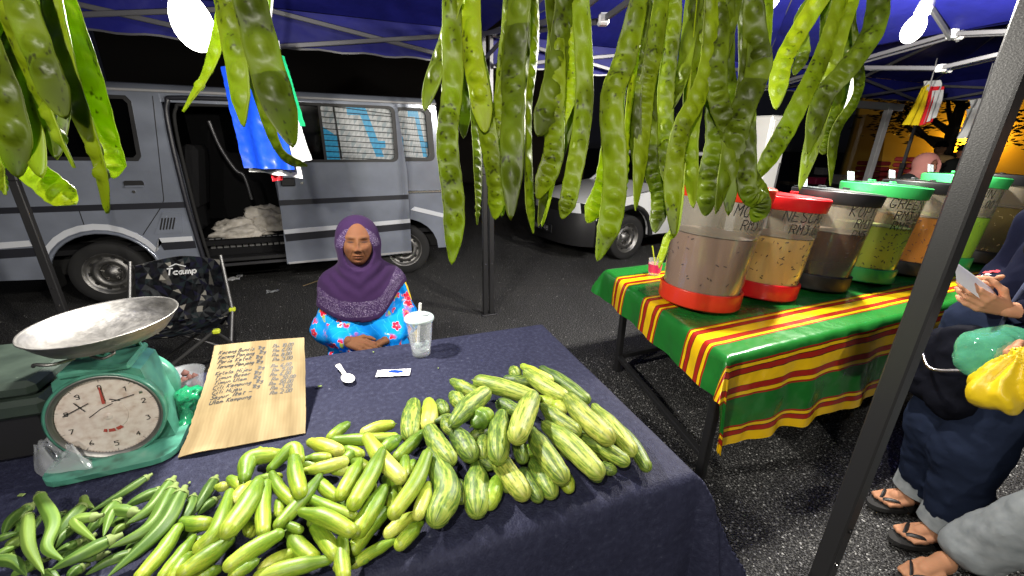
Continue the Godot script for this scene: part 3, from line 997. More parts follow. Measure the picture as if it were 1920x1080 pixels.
	part("seat_belt", MB.new().tube(spline([Vector3(1.28, 1.72, -.9), Vector3(1.33, 1.35, -.88), Vector3(1.5, 1.2, -.86), Vector3(1.55, .9, -.84)], 16), 0.022, 6), M.van_trim, o)
	part("seat_belt", MB.new().tube(spline([Vector3(1.05, 1.7, -.5), Vector3(1.10, 1.45, -.5), Vector3(1.20, 1.22, -.48), Vector3(1.27, 1.15, -.48), Vector3(1.30, .9, -.48)], 16), 0.02, 6), M.frame_grey, o)
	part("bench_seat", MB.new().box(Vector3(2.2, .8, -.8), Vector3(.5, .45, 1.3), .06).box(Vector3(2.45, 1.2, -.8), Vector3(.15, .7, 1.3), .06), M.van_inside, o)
	for e in [[0.09, 0.0], [2.86, -0.02]]:
		wheel(o, Vector3(e[0], 0.30, e[1] - 0.10), 0.30)
		wheel(o, Vector3(e[0], 0.30, -W + 0.10), 0.30)
	part("mud_flap", MB.new().box(Vector3(-.36, .27, -.15), Vector3(.02, .2, .24), .006), M.rubber, o)


func wheel(o: Node3D, at: Vector3, r: float, face := 1.0) -> void:
	# axle along z of its vehicle, outer face to +z
	var t := MB.new()
	var b := Basis(Vector3.RIGHT, PI / 2)
	t.xf = Transform3D(b, at)
	t.lathe([Vector2(r * .66, -.09), Vector2(r * .95, -.10), Vector2(r, -.08), Vector2(r, .07), Vector2(r * .96, .095), Vector2(r * .80, .10), Vector2(r * .66, .085)], 40)
	var ty := part("wheel", t, M.rubber, o)
	var k := r / 0.30 * face
	var rim := MB.new()
	rim.xf = t.xf
	rim.lathe([Vector2(r * .30, .02), Vector2(r * .30, .05), Vector2(r * .36, .062), Vector2(r * .44, .066), Vector2(r * .47, .05), Vector2(r * .56, .045), Vector2(r * .60, .07), Vector2(r * .66, .088), Vector2(r * .68, .084), Vector2(r * .67, .075)], 40, true)
	part("rim", rim, M.worn_steel, ty)
	var hub := MB.new()
	hub.xf = t.xf
	hub.lathe([Vector2(r * .31, .01), Vector2(r * .28, .02), Vector2(r * .2, .025), Vector2(r * .15, .06), Vector2(0.001, .065)], 24)
	part("hub", hub, M.worn_steel, ty)
	for i in 5:
		var a := TAU * i / 5 + .3
		part("wheel_nut", MB.new().box(at + Vector3(cos(a) * r * .22, sin(a) * r * .22, .035), Vector3(.026, .026, .03), .006), M.bare_steel, ty)
	for i in 10:
		var a := TAU * i / 10
		var hole := MB.new()
		hole.xf = Transform3D(Basis(Vector3.BACK, a), at)
		hole.prism(round_rect(r * .485, -.018, r * .555, .018, .009), .045 , .0535 )
		part("vent_hole", hole, M.rubber, ty)


func make_sack() -> void:
	var o := thing("sack", Vector3.ZERO, "crumpled dirty white sack lying on the floor of the open van", "sack")
	o.transform = Transform3D(Basis(Vector3.UP, atan2(0.392, 0.920)), Vector3(-3.915, 0, -3.668))
	for s in [[Vector3(1.20, .565, -.30), Vector3(.30, .16, .20), 1.0], [Vector3(1.42, .60, -.38), Vector3(.28, .24, .2), 7.0]]:
		var g := MB.new()
		g.grid(44, 26, func(u: float, v: float) -> Vector3:
			var a := u * TAU; var b := v * PI
			var d := Vector3(cos(a) * sin(b), cos(b), sin(a) * sin(b))
			var w := absf(nz(d.x * 90 + s[2] * 50, d.y * 120, d.z * 90))
			var q := Vector3(signf(d.x) * pow(absf(d.x), .7), d.y, d.z) * (0.82 + 0.55 * w + 0.12 * nz(d.x * 300, d.y * 300 + s[2] * 9, d.z * 300))
			return s[0] + Vector3(q.x * s[1].x, maxf(q.y * s[1].y, -.02 + 0.02 * w), q.z * s[1].z), true, true)
		part("cloth_fold", g, M.sack, o)


# ---------------------------------------------------------------- the car behind the pods

func make_car() -> void:
	# x runs from the nose to the tail, z points out of the side that faces the stall
	var o := thing("car", Vector3(1.60, 0, -5.62), "pale grey and black compact car parked behind the hanging pods", "car")
	var back := Vector3(.86, 0, -.51).normalized()
	o.basis = Basis(back, Vector3.UP, back.cross(Vector3.UP))
	var W := 1.58
	var arch := []
	for i in 13:
		var a := PI - PI * i / 12.0
		arch.append(Vector2(cos(a) * .40, .32 + sin(a) * .40))
	var side := PackedVector2Array([Vector2(-.62, .62)])
	for a in arch: side.append(a)
	side.append_array([Vector2(1.95, .30)])
	for a in arch: side.append(a + Vector2(2.4, 0))
	side.append_array([Vector2(3.1, .40), Vector2(3.15, .95), Vector2(2.0, .98), Vector2(.6, .96), Vector2(-.25, .86), Vector2(-.66, .76)])
	part("body_side", MB.new().prism(side, -.05, 0), M.car_paint, o)
	part("body_side", MB.new().prism(side, -W, -W + .05), M.car_paint, o)
	part("bonnet", MB.new().grid(12, 10, func(u: float, v: float) -> Vector3:
		var z := lerpf(-.01, -W + .01, u)
		var x := lerpf(-.70 + .10 * pow(absf(u - .5) * 2, 2), .62, v)
		return Vector3(x, lerpf(.77, .985, pow(v, .7)) + .04 * sin(PI * u), z), true), M.car_paint, o)
	part("wheel_arch_trim", MB.new().tube(arch.map(func(q): return Vector3(q.x * 1.06, (q.y - .32) * 1.06 + .32, .005)), .035, 8), M.black_plastic, o)
	var bump := MB.new()
	bump.grid(20, 6, func(u: float, v: float) -> Vector3:
		var e := absf(u - .5) * 2
		var x := -.86 + .36 * pow(e, 4)
		return Vector3(x - .03 * sin(PI * v), lerpf(.24, .68, v), lerpf(.03, -W - .03, u)), true)
	part("bumper", bump, M.black_plastic, o)
	part("bumper_corner", MB.new().prism(PackedVector2Array([Vector2(-.60, .26), Vector2(-.40, .34), Vector2(-.36, .50), Vector2(-.27, .62), Vector2(-.30, .72), Vector2(-.60, .66)]), -.02, .012), M.black_plastic, o)
	part("front_panel", MB.new().quad(Vector3(-.66, .60, -W + .05), Vector3(-.66, .60, -.05), Vector3(-.68, .80, -.05), Vector3(-.68, .80, -W + .05)), M.black_plastic, o)
	for s in [0, 1]:
		var z0 := -.01 if s == 0 else -W + .43
		var hl := MB.new()
		hl.grid(8, 4, func(u: float, v: float) -> Vector3:
			return Vector3(-.74 + (.36 * pow(1.0 - u, 2.0) if s == 0 else .36 * pow(u, 2.0)), lerpf(.64, .80, v) + .01 * sin(v * PI), z0 - .42 * u), true)
		part("headlamp", hl, M.headlamp_glass, o)
	part("number_plate", MB.new().box(Vector3(-.905, .42, -W / 2), Vector3(.012, .11, .46), .003), M.black_plastic, o)
	var cab := PackedVector2Array([Vector2(.50, .94), Vector2(1.28, 1.40), Vector2(2.4, 1.42), Vector2(3.05, .96)])
	part("side_window", MB.new().prism(cab, -.12, -.10), M.pane_dark, o)
	part("side_window", MB.new().prism(cab, -W + .10, -W + .12), M.pane_dark, o)
	for z in [-.10, -W + .10]:
		part("pillar", MB.new().bar(Vector3(.48, .94, z), Vector3(1.28, 1.41, z), .04, .05, .01), M.car_paint, o)
		part("pillar", MB.new().bar(Vector3(2.4, 1.42, z), Vector3(3.08, .96, z), .05, .07, .01), M.car_paint, o)
		part("pillar", MB.new().bar(Vector3(1.75, .95, z + .005), Vector3(1.78, 1.41, z + .005), .04, .06, .01), M.black_plastic, o)
	part("windscreen", MB.new().quad(Vector3(.5, .95, -.13), Vector3(.5, .95, -W + .13), Vector3(1.27, 1.40, -W + .15), Vector3(1.27, 1.40, -.15)), M.pane_dark, o)
	part("roof", MB.new().box(Vector3(1.84, 1.42, -W / 2), Vector3(1.2, .05, W - .16), .02), M.car_paint, o)
	part("tail", MB.new().box(Vector3(3.08, .66, -W / 2), Vector3(.08, .6, W - .06), .03), M.car_paint, o)
	part("underbody", MB.new().box(Vector3(1.2, .36, -W / 2), Vector3(3.6, .3, W - .4), .03), M.rubber, o)
	part("mirror", MB.new().box(Vector3(.80, 1.02, .08), Vector3(.10, .12, .18), .03), M.black_plastic, o)
	for x in [0.0, 2.4]:
		wheel(o, Vector3(x, .31, -.10), .31)
		wheel(o, Vector3(x, .31, -W + .10), .31)
	stroke_text(o, "NCR 48", Transform3D(Basis(Vector3(0, 0, 1), Vector3.UP, Vector3.LEFT) , Vector3(-.914, .39, -W / 2 - .17)), .065, .008, M.frame_white)

# ---------------------------------------------------------------- tables and cloths

func drape(mb: MB, q: Array, over: Array, drops: Array, flare: float, wave: float, seed_at: float, nu: int, nv: int, uv_scale: Vector2, sag := 0.0) -> MB:
	# q: the four corners of the table top (front left, front right, back right, back left); drops: how far the cloth hangs (left, right, front, back)
	var a: Vector3 = q[1] - q[0]; var b: Vector3 = q[3] - q[0]
	var la := a.length(); var lb := b.length()
	var au := a / la; var bu := b / lb
	var p := PackedVector3Array(); var uvs := PackedVector2Array()
	for j in nv + 1:
		for i in nu + 1:
			var s := lerpf(-drops[0], la + drops[1], float(i) / nu)
			var t := lerpf(-drops[2], lb + drops[3], float(j) / nv)
			var cs := clampf(s, 0, la); var ct := clampf(t, 0, lb)
			var top: Vector3 = (q[0].lerp(q[1], cs / la)).lerp(q[3].lerp(q[2], cs / la), ct / lb)
			var o := Vector2(s - cs, t - ct)
			var d := maxf(absf(o.x), absf(o.y))
			var dir := (au * o.x + bu * o.y)
			var w := nz(s * 55 + seed_at, t * 55, 3) + 0.5 * nz(s * 160, t * 160 + seed_at, 8)
			if d > 1e-5:
				dir = dir.normalized()
				var run := atan2(o.y, o.x) * 0.35 + (t if absf(o.x) > absf(o.y) else s)
				var both := minf(absf(o.x), absf(o.y)) / d
				var rounding := 0.022 * (1.0 - exp(-d / 0.03))
				var out: float = rounding + flare * d * (1.0 + both * over[0]) + wave * d * (sin(run * 17.0 + w * 3.0) + 0.5 * sin(run * 31.0 + seed_at)) + 0.02 * w * minf(d * 4.0, 1.0) + .005 * nz(s * 900, t * 700, seed_at) * minf(d * 20.0, 1.0)
				top += dir * out
				top.y -= d * (1.0 - 0.15 * both) - 0.012 * (1.0 - exp(-d / 0.02))
			else:
				var edge := minf(minf(cs, la - cs), minf(ct, lb - ct))
				top.y += (0.004 * w + .0016 * nz(s * 420 + t * 160, t * 380, seed_at)) * minf(edge * 12.0, 1.0) - sag * exp(-edge / 0.02)
			p.append(top)
			uvs.append(Vector2(s * uv_scale.x, (t + 0.55) * uv_scale.y))
	return mb.mesh_grid(p, nu, nv, uvs, true)


func table_frame(o: Node3D, q: Array, y: float, w: float, at: Vector3) -> void:
	# legs under the four corners (already set in), low stretchers and a top board
	for k in 4:
		part("leg", MB.new().bar(q[k] * Vector3(1, 0, 1) - at, q[k] * Vector3(1, 0, 1) + Vector3(0, y - .03, 0) - at, w, w, .004, Vector3(.4, 0, .9)), M.black_steel, o)
	for k in 4:
		var a: Vector3 = q[k] * Vector3(1, 0, 1) - at; var b: Vector3 = q[(k + 1) % 4] * Vector3(1, 0, 1) - at
		if k != 0: part("stretcher", MB.new().bar(a + Vector3(0, .12, 0), b + Vector3(0, .12, 0), w * .8, w * .8), M.black_steel, o)
		part("rail", MB.new().bar(a + Vector3(0, y - .05, 0), b + Vector3(0, y - .05, 0), w * .8, w), M.black_steel, o)


func make_tables() -> void:
	var n := Vector3(-.351, 0, -.936); var a := Vector3(.936, 0, -.351)
	# the stall's own table
	var fr := Vector3(.478, .75, -.847)
	var q := [fr - a * 2.6, fr, fr + n * .965, fr + n * .965 - a * 2.6]
	var o := thing("trestle_table", Vector3(0, 0, 0), "long low table standing under the navy cloth", "table")
	var legs := [fr - a * 2.45 + n * .08, fr - a * .10 + n * .08, fr - a * .10 + n * .88, fr - a * 2.45 + n * .88]
	table_frame(o, legs, .735, .04, Vector3.ZERO)
	var board := MB.new()
	board.xf = Transform3D(Basis(a, Vector3.UP, -n), (q[0] + q[2]) / 2 + Vector3(0, -.022, 0))
	board.box(Vector3.ZERO, Vector3(2.56, .03, .92), .005)
	part("top_board", board, M.wall_dark, o)
	var cl := drape(MB.new(), q, [3.2], [.4, .34, .52, .05], .10, .03, 3.0, 200, 90, Vector2.ONE)
	tag(part("tablecloth", cl, M.navy_cloth), "faded navy blue cloth covering the vegetable table and hanging down its front", "tablecloth")
	# the drinks table
	var d := Vector3(.920, 0, -.392)
	var fl := Vector3(.873, .75, -1.471); var bl := Vector3(.637, .75, -2.653)
	var q2 := [fl, fl + d * 3.6, bl + d * 3.4, bl]
	o = thing("drinks_table", Vector3.ZERO, "long black steel legged table that carries the row of drink tubs", "table")
	var m2 := Vector3(-.392, 0, -.920)
	table_frame(o, [fl + d * .12 + m2 * .10, fl + d * 1.75 + m2 * .1, bl + d * 1.65 - m2 * .10, bl + d * .10 - m2 * .10], .735, .04, Vector3.ZERO)
	for e in [fl + d * 3.4 + m2 * .1, bl + d * 3.2 - m2 * .1]:
		part("leg", MB.new().bar(e * Vector3(1, 0, 1), e * Vector3(1, 0, 1) + Vector3(0, .705, 0), .04, .04), M.black_steel, o)
	var tb := MB.new()
	var under := Vector3(0, -.03, 0)
	tb.quad(q2[0] + under, q2[1] + under, q2[2] + under, q2[3] + under).quad(q2[3] + under * 1.9, q2[2] + under * 1.9, q2[1] + under * 1.9, q2[0] + under * 1.9)
	part("top_board", tb, M.wall_dark, o)
	var c2 := drape(MB.new(), q2, [4.5], [.20, .1, .44, .15], .07, .035, 40.0, 200, 110, Vector2(.5, 1.0 / 1.9))
	tag(part("striped_tablecloth", c2, M.striped_oilcloth), "shiny green, yellow and red striped oilcloth on the drinks table", "tablecloth")


# ---------------------------------------------------------------- vegetables

func cucumber(kind: int, r: float, pts: Array, label: String, group: String) -> void:
	var mid: Vector3 = pts[pts.size() / 2] if pts.size() > 2 else (pts[0] + pts[1]) / 2
	var len: float = pts[0].distance_to(pts[-1])
	var path := []
	rng.seed = int(absf(mid.x * 7919 + mid.z * 104729 + mid.y * 1299709)) + kind
	var side: Vector3 = (pts[-1] - pts[0]).cross(Vector3.UP).normalized()
	var bow := rng.randf_range(-.05, .05) * len
	if pts.size() == 2:
		pts = [pts[0], mid + side * bow + Vector3.UP * rng.randf_range(-.02, .03) * len, pts[1]]
	var tail := rng.randf_range(.55, .85)
	var rad := PackedFloat32Array()
	var sp := spline(pts, 24)
	var sd := rng.randf() * 900
	var d0: Vector3 = (sp[0] - sp[1]).normalized(); var d1: Vector3 = (sp[24] - sp[23]).normalized()
	# blunt rounded ends reach half a radius past the given end points
	for i in 3:
		path.append(sp[0] + d0 * r * [.62, .58, .40][i] - mid); rad.append(r * tail * [.02, .34, .72][i])
	for i in 25:
		var s := i / 24.0
		path.append(sp[i] - mid)
		rad.append(r * (lerpf(tail, 1.0, smoothstep(0.0, .38, s)) * (1.0 - .13 * smoothstep(.72, 1.0, s)) * (1.0 + .07 * nz(s * 160, sd)) + .0))
	for i in 3:
		path.append(sp[24] + d1 * r * [.42, .66, .74][i] - mid); rad.append(r * [.66, .36, .02][i])
	var mb := MB.new()
	var k := .86 + rng.randf() * .28
	mb.col = Color(k * rng.randf_range(.93, 1.07), k, k * .95)
	mb.tube(path, rad, 16, .012, 7)
	M["cucumber_%d" % kind].vertex_color_use_as_albedo = true
	var o := part("cucumber", mb, M["cucumber_%d" % kind])
	o.position = mid
	tag(o, label, "cucumber", group)
	part("stem_end", MB.new().tube([path[1], path[0] + d0 * r * .12, path[0] + d0 * r * .28], [r * tail * .20, r * tail * .15, r * tail * .10], 7), M.cucumber_end, o)


func okra(kind: int, r: float, pts: Array, label: String) -> void:
	var mid: Vector3 = (pts[0] + pts[-1]) / 2
	rng.seed = int(absf(mid.x * 7919 + mid.z * 104729)) + kind
	if pts.size() == 2:
		var side: Vector3 = (pts[1] - pts[0]).cross(Vector3.UP)
		pts = [pts[0], mid + side * rng.randf_range(-.09, .09) + Vector3.UP * .004, pts[1]]
	var sp := spline(pts, 20)
	var path := []; var rad := []
	for i in 21:
		var s := i / 20.0
		path.append(sp[i] - mid)
		rad.append(maxf(r * (lerpf(.80, 1.0, smoothstep(0, .25, s)) * pow(1.0 - pow(s, 2.3), .75)), r * .03))
	var mb := MB.new()
	var k := .8 + rng.randf() * .4
	mb.col = Color(k, k, k)
	mb.tube(path, rad, 20, .075, 5)
	M["okra_%d" % kind].vertex_color_use_as_albedo = true
	var o := part("okra_pod", mb, M["okra_%d" % kind])
	o.position = mid
	tag(o, label, "okra", "okra heaped at the near left of the table")
	var d: Vector3 = (path[0] - path[1]).normalized()
	part("cap", MB.new().tube([path[0] - d * .002, path[0] + d * r * .35, path[0] + d * r * .7, path[0] + d * r * 1.5], [r * .92, r * .86, r * .45, r * .36], 10), M.okra_cap, o)


func make_bunch(called: String, label: String, knot: Vector3, rope_at: Vector3, pods: Array) -> void:
	# pods: [kind, half width, twist in degrees, points from the top down]
	var o := thing(called, knot, label, "petai bunch", "bunches of long green petai pods hung over the stall front")
	for e in pods:
		pod(o, e[0], e[1], e[2], e[3], knot)
	part("string", MB.new().tube(spline([knot - knot, (rope_at - knot) * .5 + Vector3(.004, 0, .003), rope_at - knot], 6), .0022, 6), M.raffia, o)


func pod(o: Node3D, kind: int, w: float, twist: float, pts: Array, knot: Vector3) -> void:
	var m := 84
	# gather the stalk into the knot
	var all := [knot.lerp(pts[0], .12), knot.lerp(pts[0], .62) + Vector3(0, .01, 0)] if knot.y > pts[0].y + .02 else []
	for q in pts: all.append(q)
	var sp := spline(all, m)
	rng.seed = int(absf(pts[0].x * 91733 + pts[-1].y * 7127 + pts[-1].z * 3301 + w * 1e5)) + kind
	var sd := rng.randf() * 500.0
	var beans := []
	var total := 0.0
	for i in m: total += sp[i].distance_to(sp[i + 1])
	var pos := total * .22
	while pos < total - w * 1.6:
		beans.append(pos / total)
		pos += w * rng.randf_range(1.35, 2.0)
	var p := PackedVector3Array(); var uvs := PackedVector2Array()
	var nu := 22
	var cam := Vector3(0, 0, 1)
	for j in m + 1:
		var s := float(j) / m
		var d: Vector3 = (sp[mini(j + 1, m)] - sp[maxi(j - 1, 0)]).normalized()
		var face := (Vector3(-sp[j].x * .6, 0.1, 1.0)).normalized()
		face = (face - d * face.dot(d)).normalized()
		face = face.rotated(d, deg_to_rad(twist * (.35 + 1.1 * s) + 55.0 * nz(s * 110, sd)))
		var x := d.cross(face)
		var prof := minf(smoothstep(.06, .46, s) * .86 + .14, pow(clampf((1.0 - s) / .11, 0, 1), .55))
		var pinch := 0.0
		for b in beans: pinch += exp(-pow((s - b) * total / (w * .45), 2))
		var hw := w * prof * (.97 + .05 * minf(pinch, 1.0) + .10 * nz(s * 220, sd + 50) + .05 * nz(s * 700, sd))
		var off := x * w * .30 * nz(s * 110, sd + 20) * smoothstep(.05, .4, s)
		for i in nu + 1:
			var a := TAU * i / nu
			var u := cos(a)
			var th := .0011 + hw * .035
			var bump := 0.0
			for b in beans:
				var dy: float = (s - b) * total / (w * .50)
				if absf(dy) < 3.0:
					var rr := dy * dy * 1.0 + u * u * 3.6
					bump += exp(-rr * rr * .9) - .42 * exp(-rr * 10.0) - .10 * exp(-pow(rr - 1.9, 2) * 2.5)
			var rim := .0016 * smoothstep(.84, .96, absf(u))
			var f := (th * maxf(0.0, 1.0 - pow(u, 6.0)) + w * .36 * bump * prof + rim * .3 - w * .05 * nz(s * 260 + u * 70, sd + u * 40)) * signf(sin(a)) if absf(sin(a)) > 1e-4 else 0.0
			p.append(sp[j] - knot + x * u * hw + face * f + off)
			uvs.append(Vector2(float(i) / nu, s * total * 2.2 + sd))
	var mb := MB.new()
	var k := .85 + rng.randf() * .3
	mb.col = Color(k, k, k)
	mb.mesh_grid(p, nu, m, uvs, false, true)
	M["pod_%d" % kind].vertex_color_use_as_albedo = true
	part("pod", mb, M["pod_%d" % kind], o)

# ---------------------------------------------------------------- drinks

func tub(at: Vector3, r: float, h: float, fill: float, drink: Color, fleck: Color, base: Material, lid: Material, flap: bool, text: Array, face: float, label: String, flecks: int, deep := 0.0) -> void:
	var o := thing("drink_tub", at, label, "drink tub", "clear tubs of iced drinks in a row on the striped cloth")
	o.rotation.y = deg_to_rad(23.0)
	o.rotation.z = deg_to_rad(-4.6)
	o.position += Vector3(0, .009, 0)
	r *= 1.03
	var rb := r * .91
	var rad := func(y: float) -> float: return lerpf(rb, r, y / h)
	part("base", MB.new().lathe([Vector2(0, 0), Vector2(rb + .006, 0), Vector2(rb + .012, .01), Vector2(rb + .013, .085), Vector2(rb + .004, .09), Vector2(rb, .085)], 64), base, o)
	part("shell", MB.new().lathe([Vector2(rad.call(fill + .004), fill + .004), Vector2(r, h - .02)], 64), M.frosted_shell, o)
	part("wet_wall", MB.new().lathe([Vector2(rb, .07), Vector2(rad.call(fill + .004), fill + .004)], 64), M.wet_wall, o)
	var liq := StandardMaterial3D.new()
	liq.albedo_color = drink; liq.roughness = .25; liq.cull_mode = BaseMaterial3D.CULL_DISABLED
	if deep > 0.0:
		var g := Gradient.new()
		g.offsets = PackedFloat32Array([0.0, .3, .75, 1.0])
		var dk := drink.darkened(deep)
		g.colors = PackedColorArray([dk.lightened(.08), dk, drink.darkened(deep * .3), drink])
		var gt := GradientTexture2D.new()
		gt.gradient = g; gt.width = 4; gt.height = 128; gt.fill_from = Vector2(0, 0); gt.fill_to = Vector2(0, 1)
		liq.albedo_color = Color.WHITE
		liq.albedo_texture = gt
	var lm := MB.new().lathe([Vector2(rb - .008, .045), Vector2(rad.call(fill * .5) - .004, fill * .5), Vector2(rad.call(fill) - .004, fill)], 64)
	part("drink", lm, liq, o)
	var froth := StandardMaterial3D.new()
	froth.albedo_color = drink.lerp(Color(.9, .86, .8), .5); froth.roughness = .5; froth.cull_mode = BaseMaterial3D.CULL_DISABLED
	rng.seed = int(at.x * 1000)
	part("froth", MB.new().grid(48, 8, func(u: float, v: float) -> Vector3:
		var a := u * TAU; var q: float = (rad.call(fill) - .0055) * (1.0 - v)
		return Vector3(cos(a) * q, fill + .005 + .007 * nz(cos(a) * q * 900, sin(a) * q * 900, at.x * 100), sin(a) * q), true, true), froth, o)
	# jelly strips and crushed leaf that float against the wall
	if flecks > 0:
		var fm := StandardMaterial3D.new()
		fm.albedo_color = fleck; fm.roughness = .4
		var fb := MB.new()
		for i in flecks:
			var a := rng.randf_range(-.35, PI + .35)
			var y := fill - pow(rng.randf(), 1.5) * fill * .78 - .012
			var q: float = rad.call(y) - .0045
			var b := Basis(Vector3.UP, PI / 2 - a) * Basis(Vector3.BACK, rng.randf_range(-1.2, 1.2))
			fb.box(Vector3(cos(a) * q, y, sin(a) * q), Vector3(rng.randf_range(.005, .019), rng.randf_range(.003, .006), .005), .001, b)
		tag(part("jelly_strips", fb, fm, o), "", "", "", "stuff")
	# rim and lid
	part("rim", MB.new().lathe([Vector2(r - .004, h - .06), Vector2(r + .008, h - .058), Vector2(r + .016, h), Vector2(r + .012, h + .008), Vector2(r - .004, h + .008)], 64), lid, o)
	var half := MB.new().grid(24, 4, func(u: float, v: float) -> Vector3:
		var a := -.25 + u * (PI + .5)
		var q := (r + .008) * (1.0 - v)
		return Vector3(cos(a) * q, h + .012 + .010 * v, sin(a) * q - v * .02), true)
	part("lid", half, lid, o)
	var back := MB.new().grid(24, 4, func(u: float, v: float) -> Vector3:
		var a := PI - .25 + u * (PI + .5)
		var q := (r + .008) * (1.0 - v)
		return Vector3(cos(a) * q, h + .016 + .008 * v, sin(a) * q - v * .02), true)
	part("lid_flap", back, M.milky_lid if flap else lid, o)
	if flap:
		part("lid_tab", MB.new().box(Vector3(-.02, h + .045, -r * .93), Vector3(.065, .055, .008), .003, Basis(Vector3.RIGHT, -.3)), M.milky_lid, o)
	for s in [-1.0, 1.0]:
		part("hinge", MB.new().box(Vector3(s * r * .55, h + .026, -.02), Vector3(.05, .012, .02), .004), lid, o)
	# hand lettered marker writing on the wall
	var y := h * .80
	for k in text.size():
		rng.seed = 40 + k + text[k].length()
		var sz := .052 if k == 0 else .046
		var lines := text_lines(text[k], sz, .12, .14, .78)
		var y0 := y - k * .062
		var a0 := face + (0.0 if k == 0 else -.22)
		var rr: float = rad.call(y0)
		part("lettering", stroke_mesh(lines, .0042, func(q: Vector2) -> Vector3:
			var a := a0 - q.x / rr
			var r2: float = rad.call(y0 + q.y) + .0012
			return Vector3(cos(a) * r2, y0 + q.y, sin(a) * r2)), M.ink, o)


func make_drinks() -> void:
	var c := Vector3(1.0, .752, -2.07); var d := Vector3(.925, 0, -.375) * .44
	tub(c, .205, .60, .365, lin(.24, .155, .11), lin(.035, .016, .010), M.red_plastic, M.red_plastic, false, ["MOCHA", "RM3.00"], 2.12, "drink tub of milky brown drink with orange red base, nearest in the row", 45)
	tub(c + d * 1.0, .198, .535, .335, lin(.60, .39, .125), lin(.10, .05, .012), M.crimson_plastic, M.crimson_plastic, false, ["NESCAFE", "RM3.00"], 2.42, "drink tub of tan milky coffee with bright crimson lid and base", 150)
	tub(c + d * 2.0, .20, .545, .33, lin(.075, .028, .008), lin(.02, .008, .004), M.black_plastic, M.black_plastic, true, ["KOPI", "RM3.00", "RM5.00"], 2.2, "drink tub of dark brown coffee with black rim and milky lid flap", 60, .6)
	tub(c + d * 3.0, .20, .57, .335, lin(.50, .66, .07), lin(.07, .13, .015), M.lime_plastic, M.lime_plastic, true, ["GREEN TEA", "RM3.00", "RM5.00"], 2.45, "drink tub of yellow green tea with bright green rim and base", 170)
	tub(c + d * 4.0, .20, .575, .37, lin(.70, .27, .03), lin(.22, .06, .008), M.black_plastic, M.black_plastic, true, [], 1.4, "drink tub of orange milk tea with black rim, partly behind the black tent pole", 160)
	tub(c + d * 5.0, .20, .61, .36, lin(.42, .76, .04), lin(.2, .4, .02), M.lime_plastic, M.lime_plastic, true, ["EMBUN", "RM3.00"], 2.85, "drink tub of bright lime drink with green rim, right of the black tent pole", 30)
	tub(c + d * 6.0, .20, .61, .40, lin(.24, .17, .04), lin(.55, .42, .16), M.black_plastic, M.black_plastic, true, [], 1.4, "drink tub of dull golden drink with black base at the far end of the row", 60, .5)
	# small cup with straws at the near end
	var o := thing("straw_cup", Vector3(.918, .752, -2.544), "small clear cup with pink label and lime straws at the corner of the striped cloth", "cup")
	part("wall", MB.new().lathe([Vector2(0, .003), Vector2(.036, .003), Vector2(.045, .105), Vector2(.043, .105), Vector2(.034, .006)], 28), M.clear_plastic, o)
	part("label_band", MB.new().lathe([Vector2(.0385, .02), Vector2(.0435, .075)], 28), M.pink_plastic, o)
	part("straw", MB.new().tube([Vector3(.01, .01, .01), Vector3(-.035, .19, .0)], .004, 8), M.lime_fitting, o)
	part("straw", MB.new().tube([Vector3(-.01, .01, .01), Vector3(.045, .16, .02)], .004, 8), M.lime_fitting, o)
	part("straw", MB.new().tube([Vector3(-.01, .01, -.01), Vector3(.03, .2, -.01)], .004, 8), M.lime_fitting, o)

# ---------------------------------------------------------------- people: distance fields meshed as surface nets

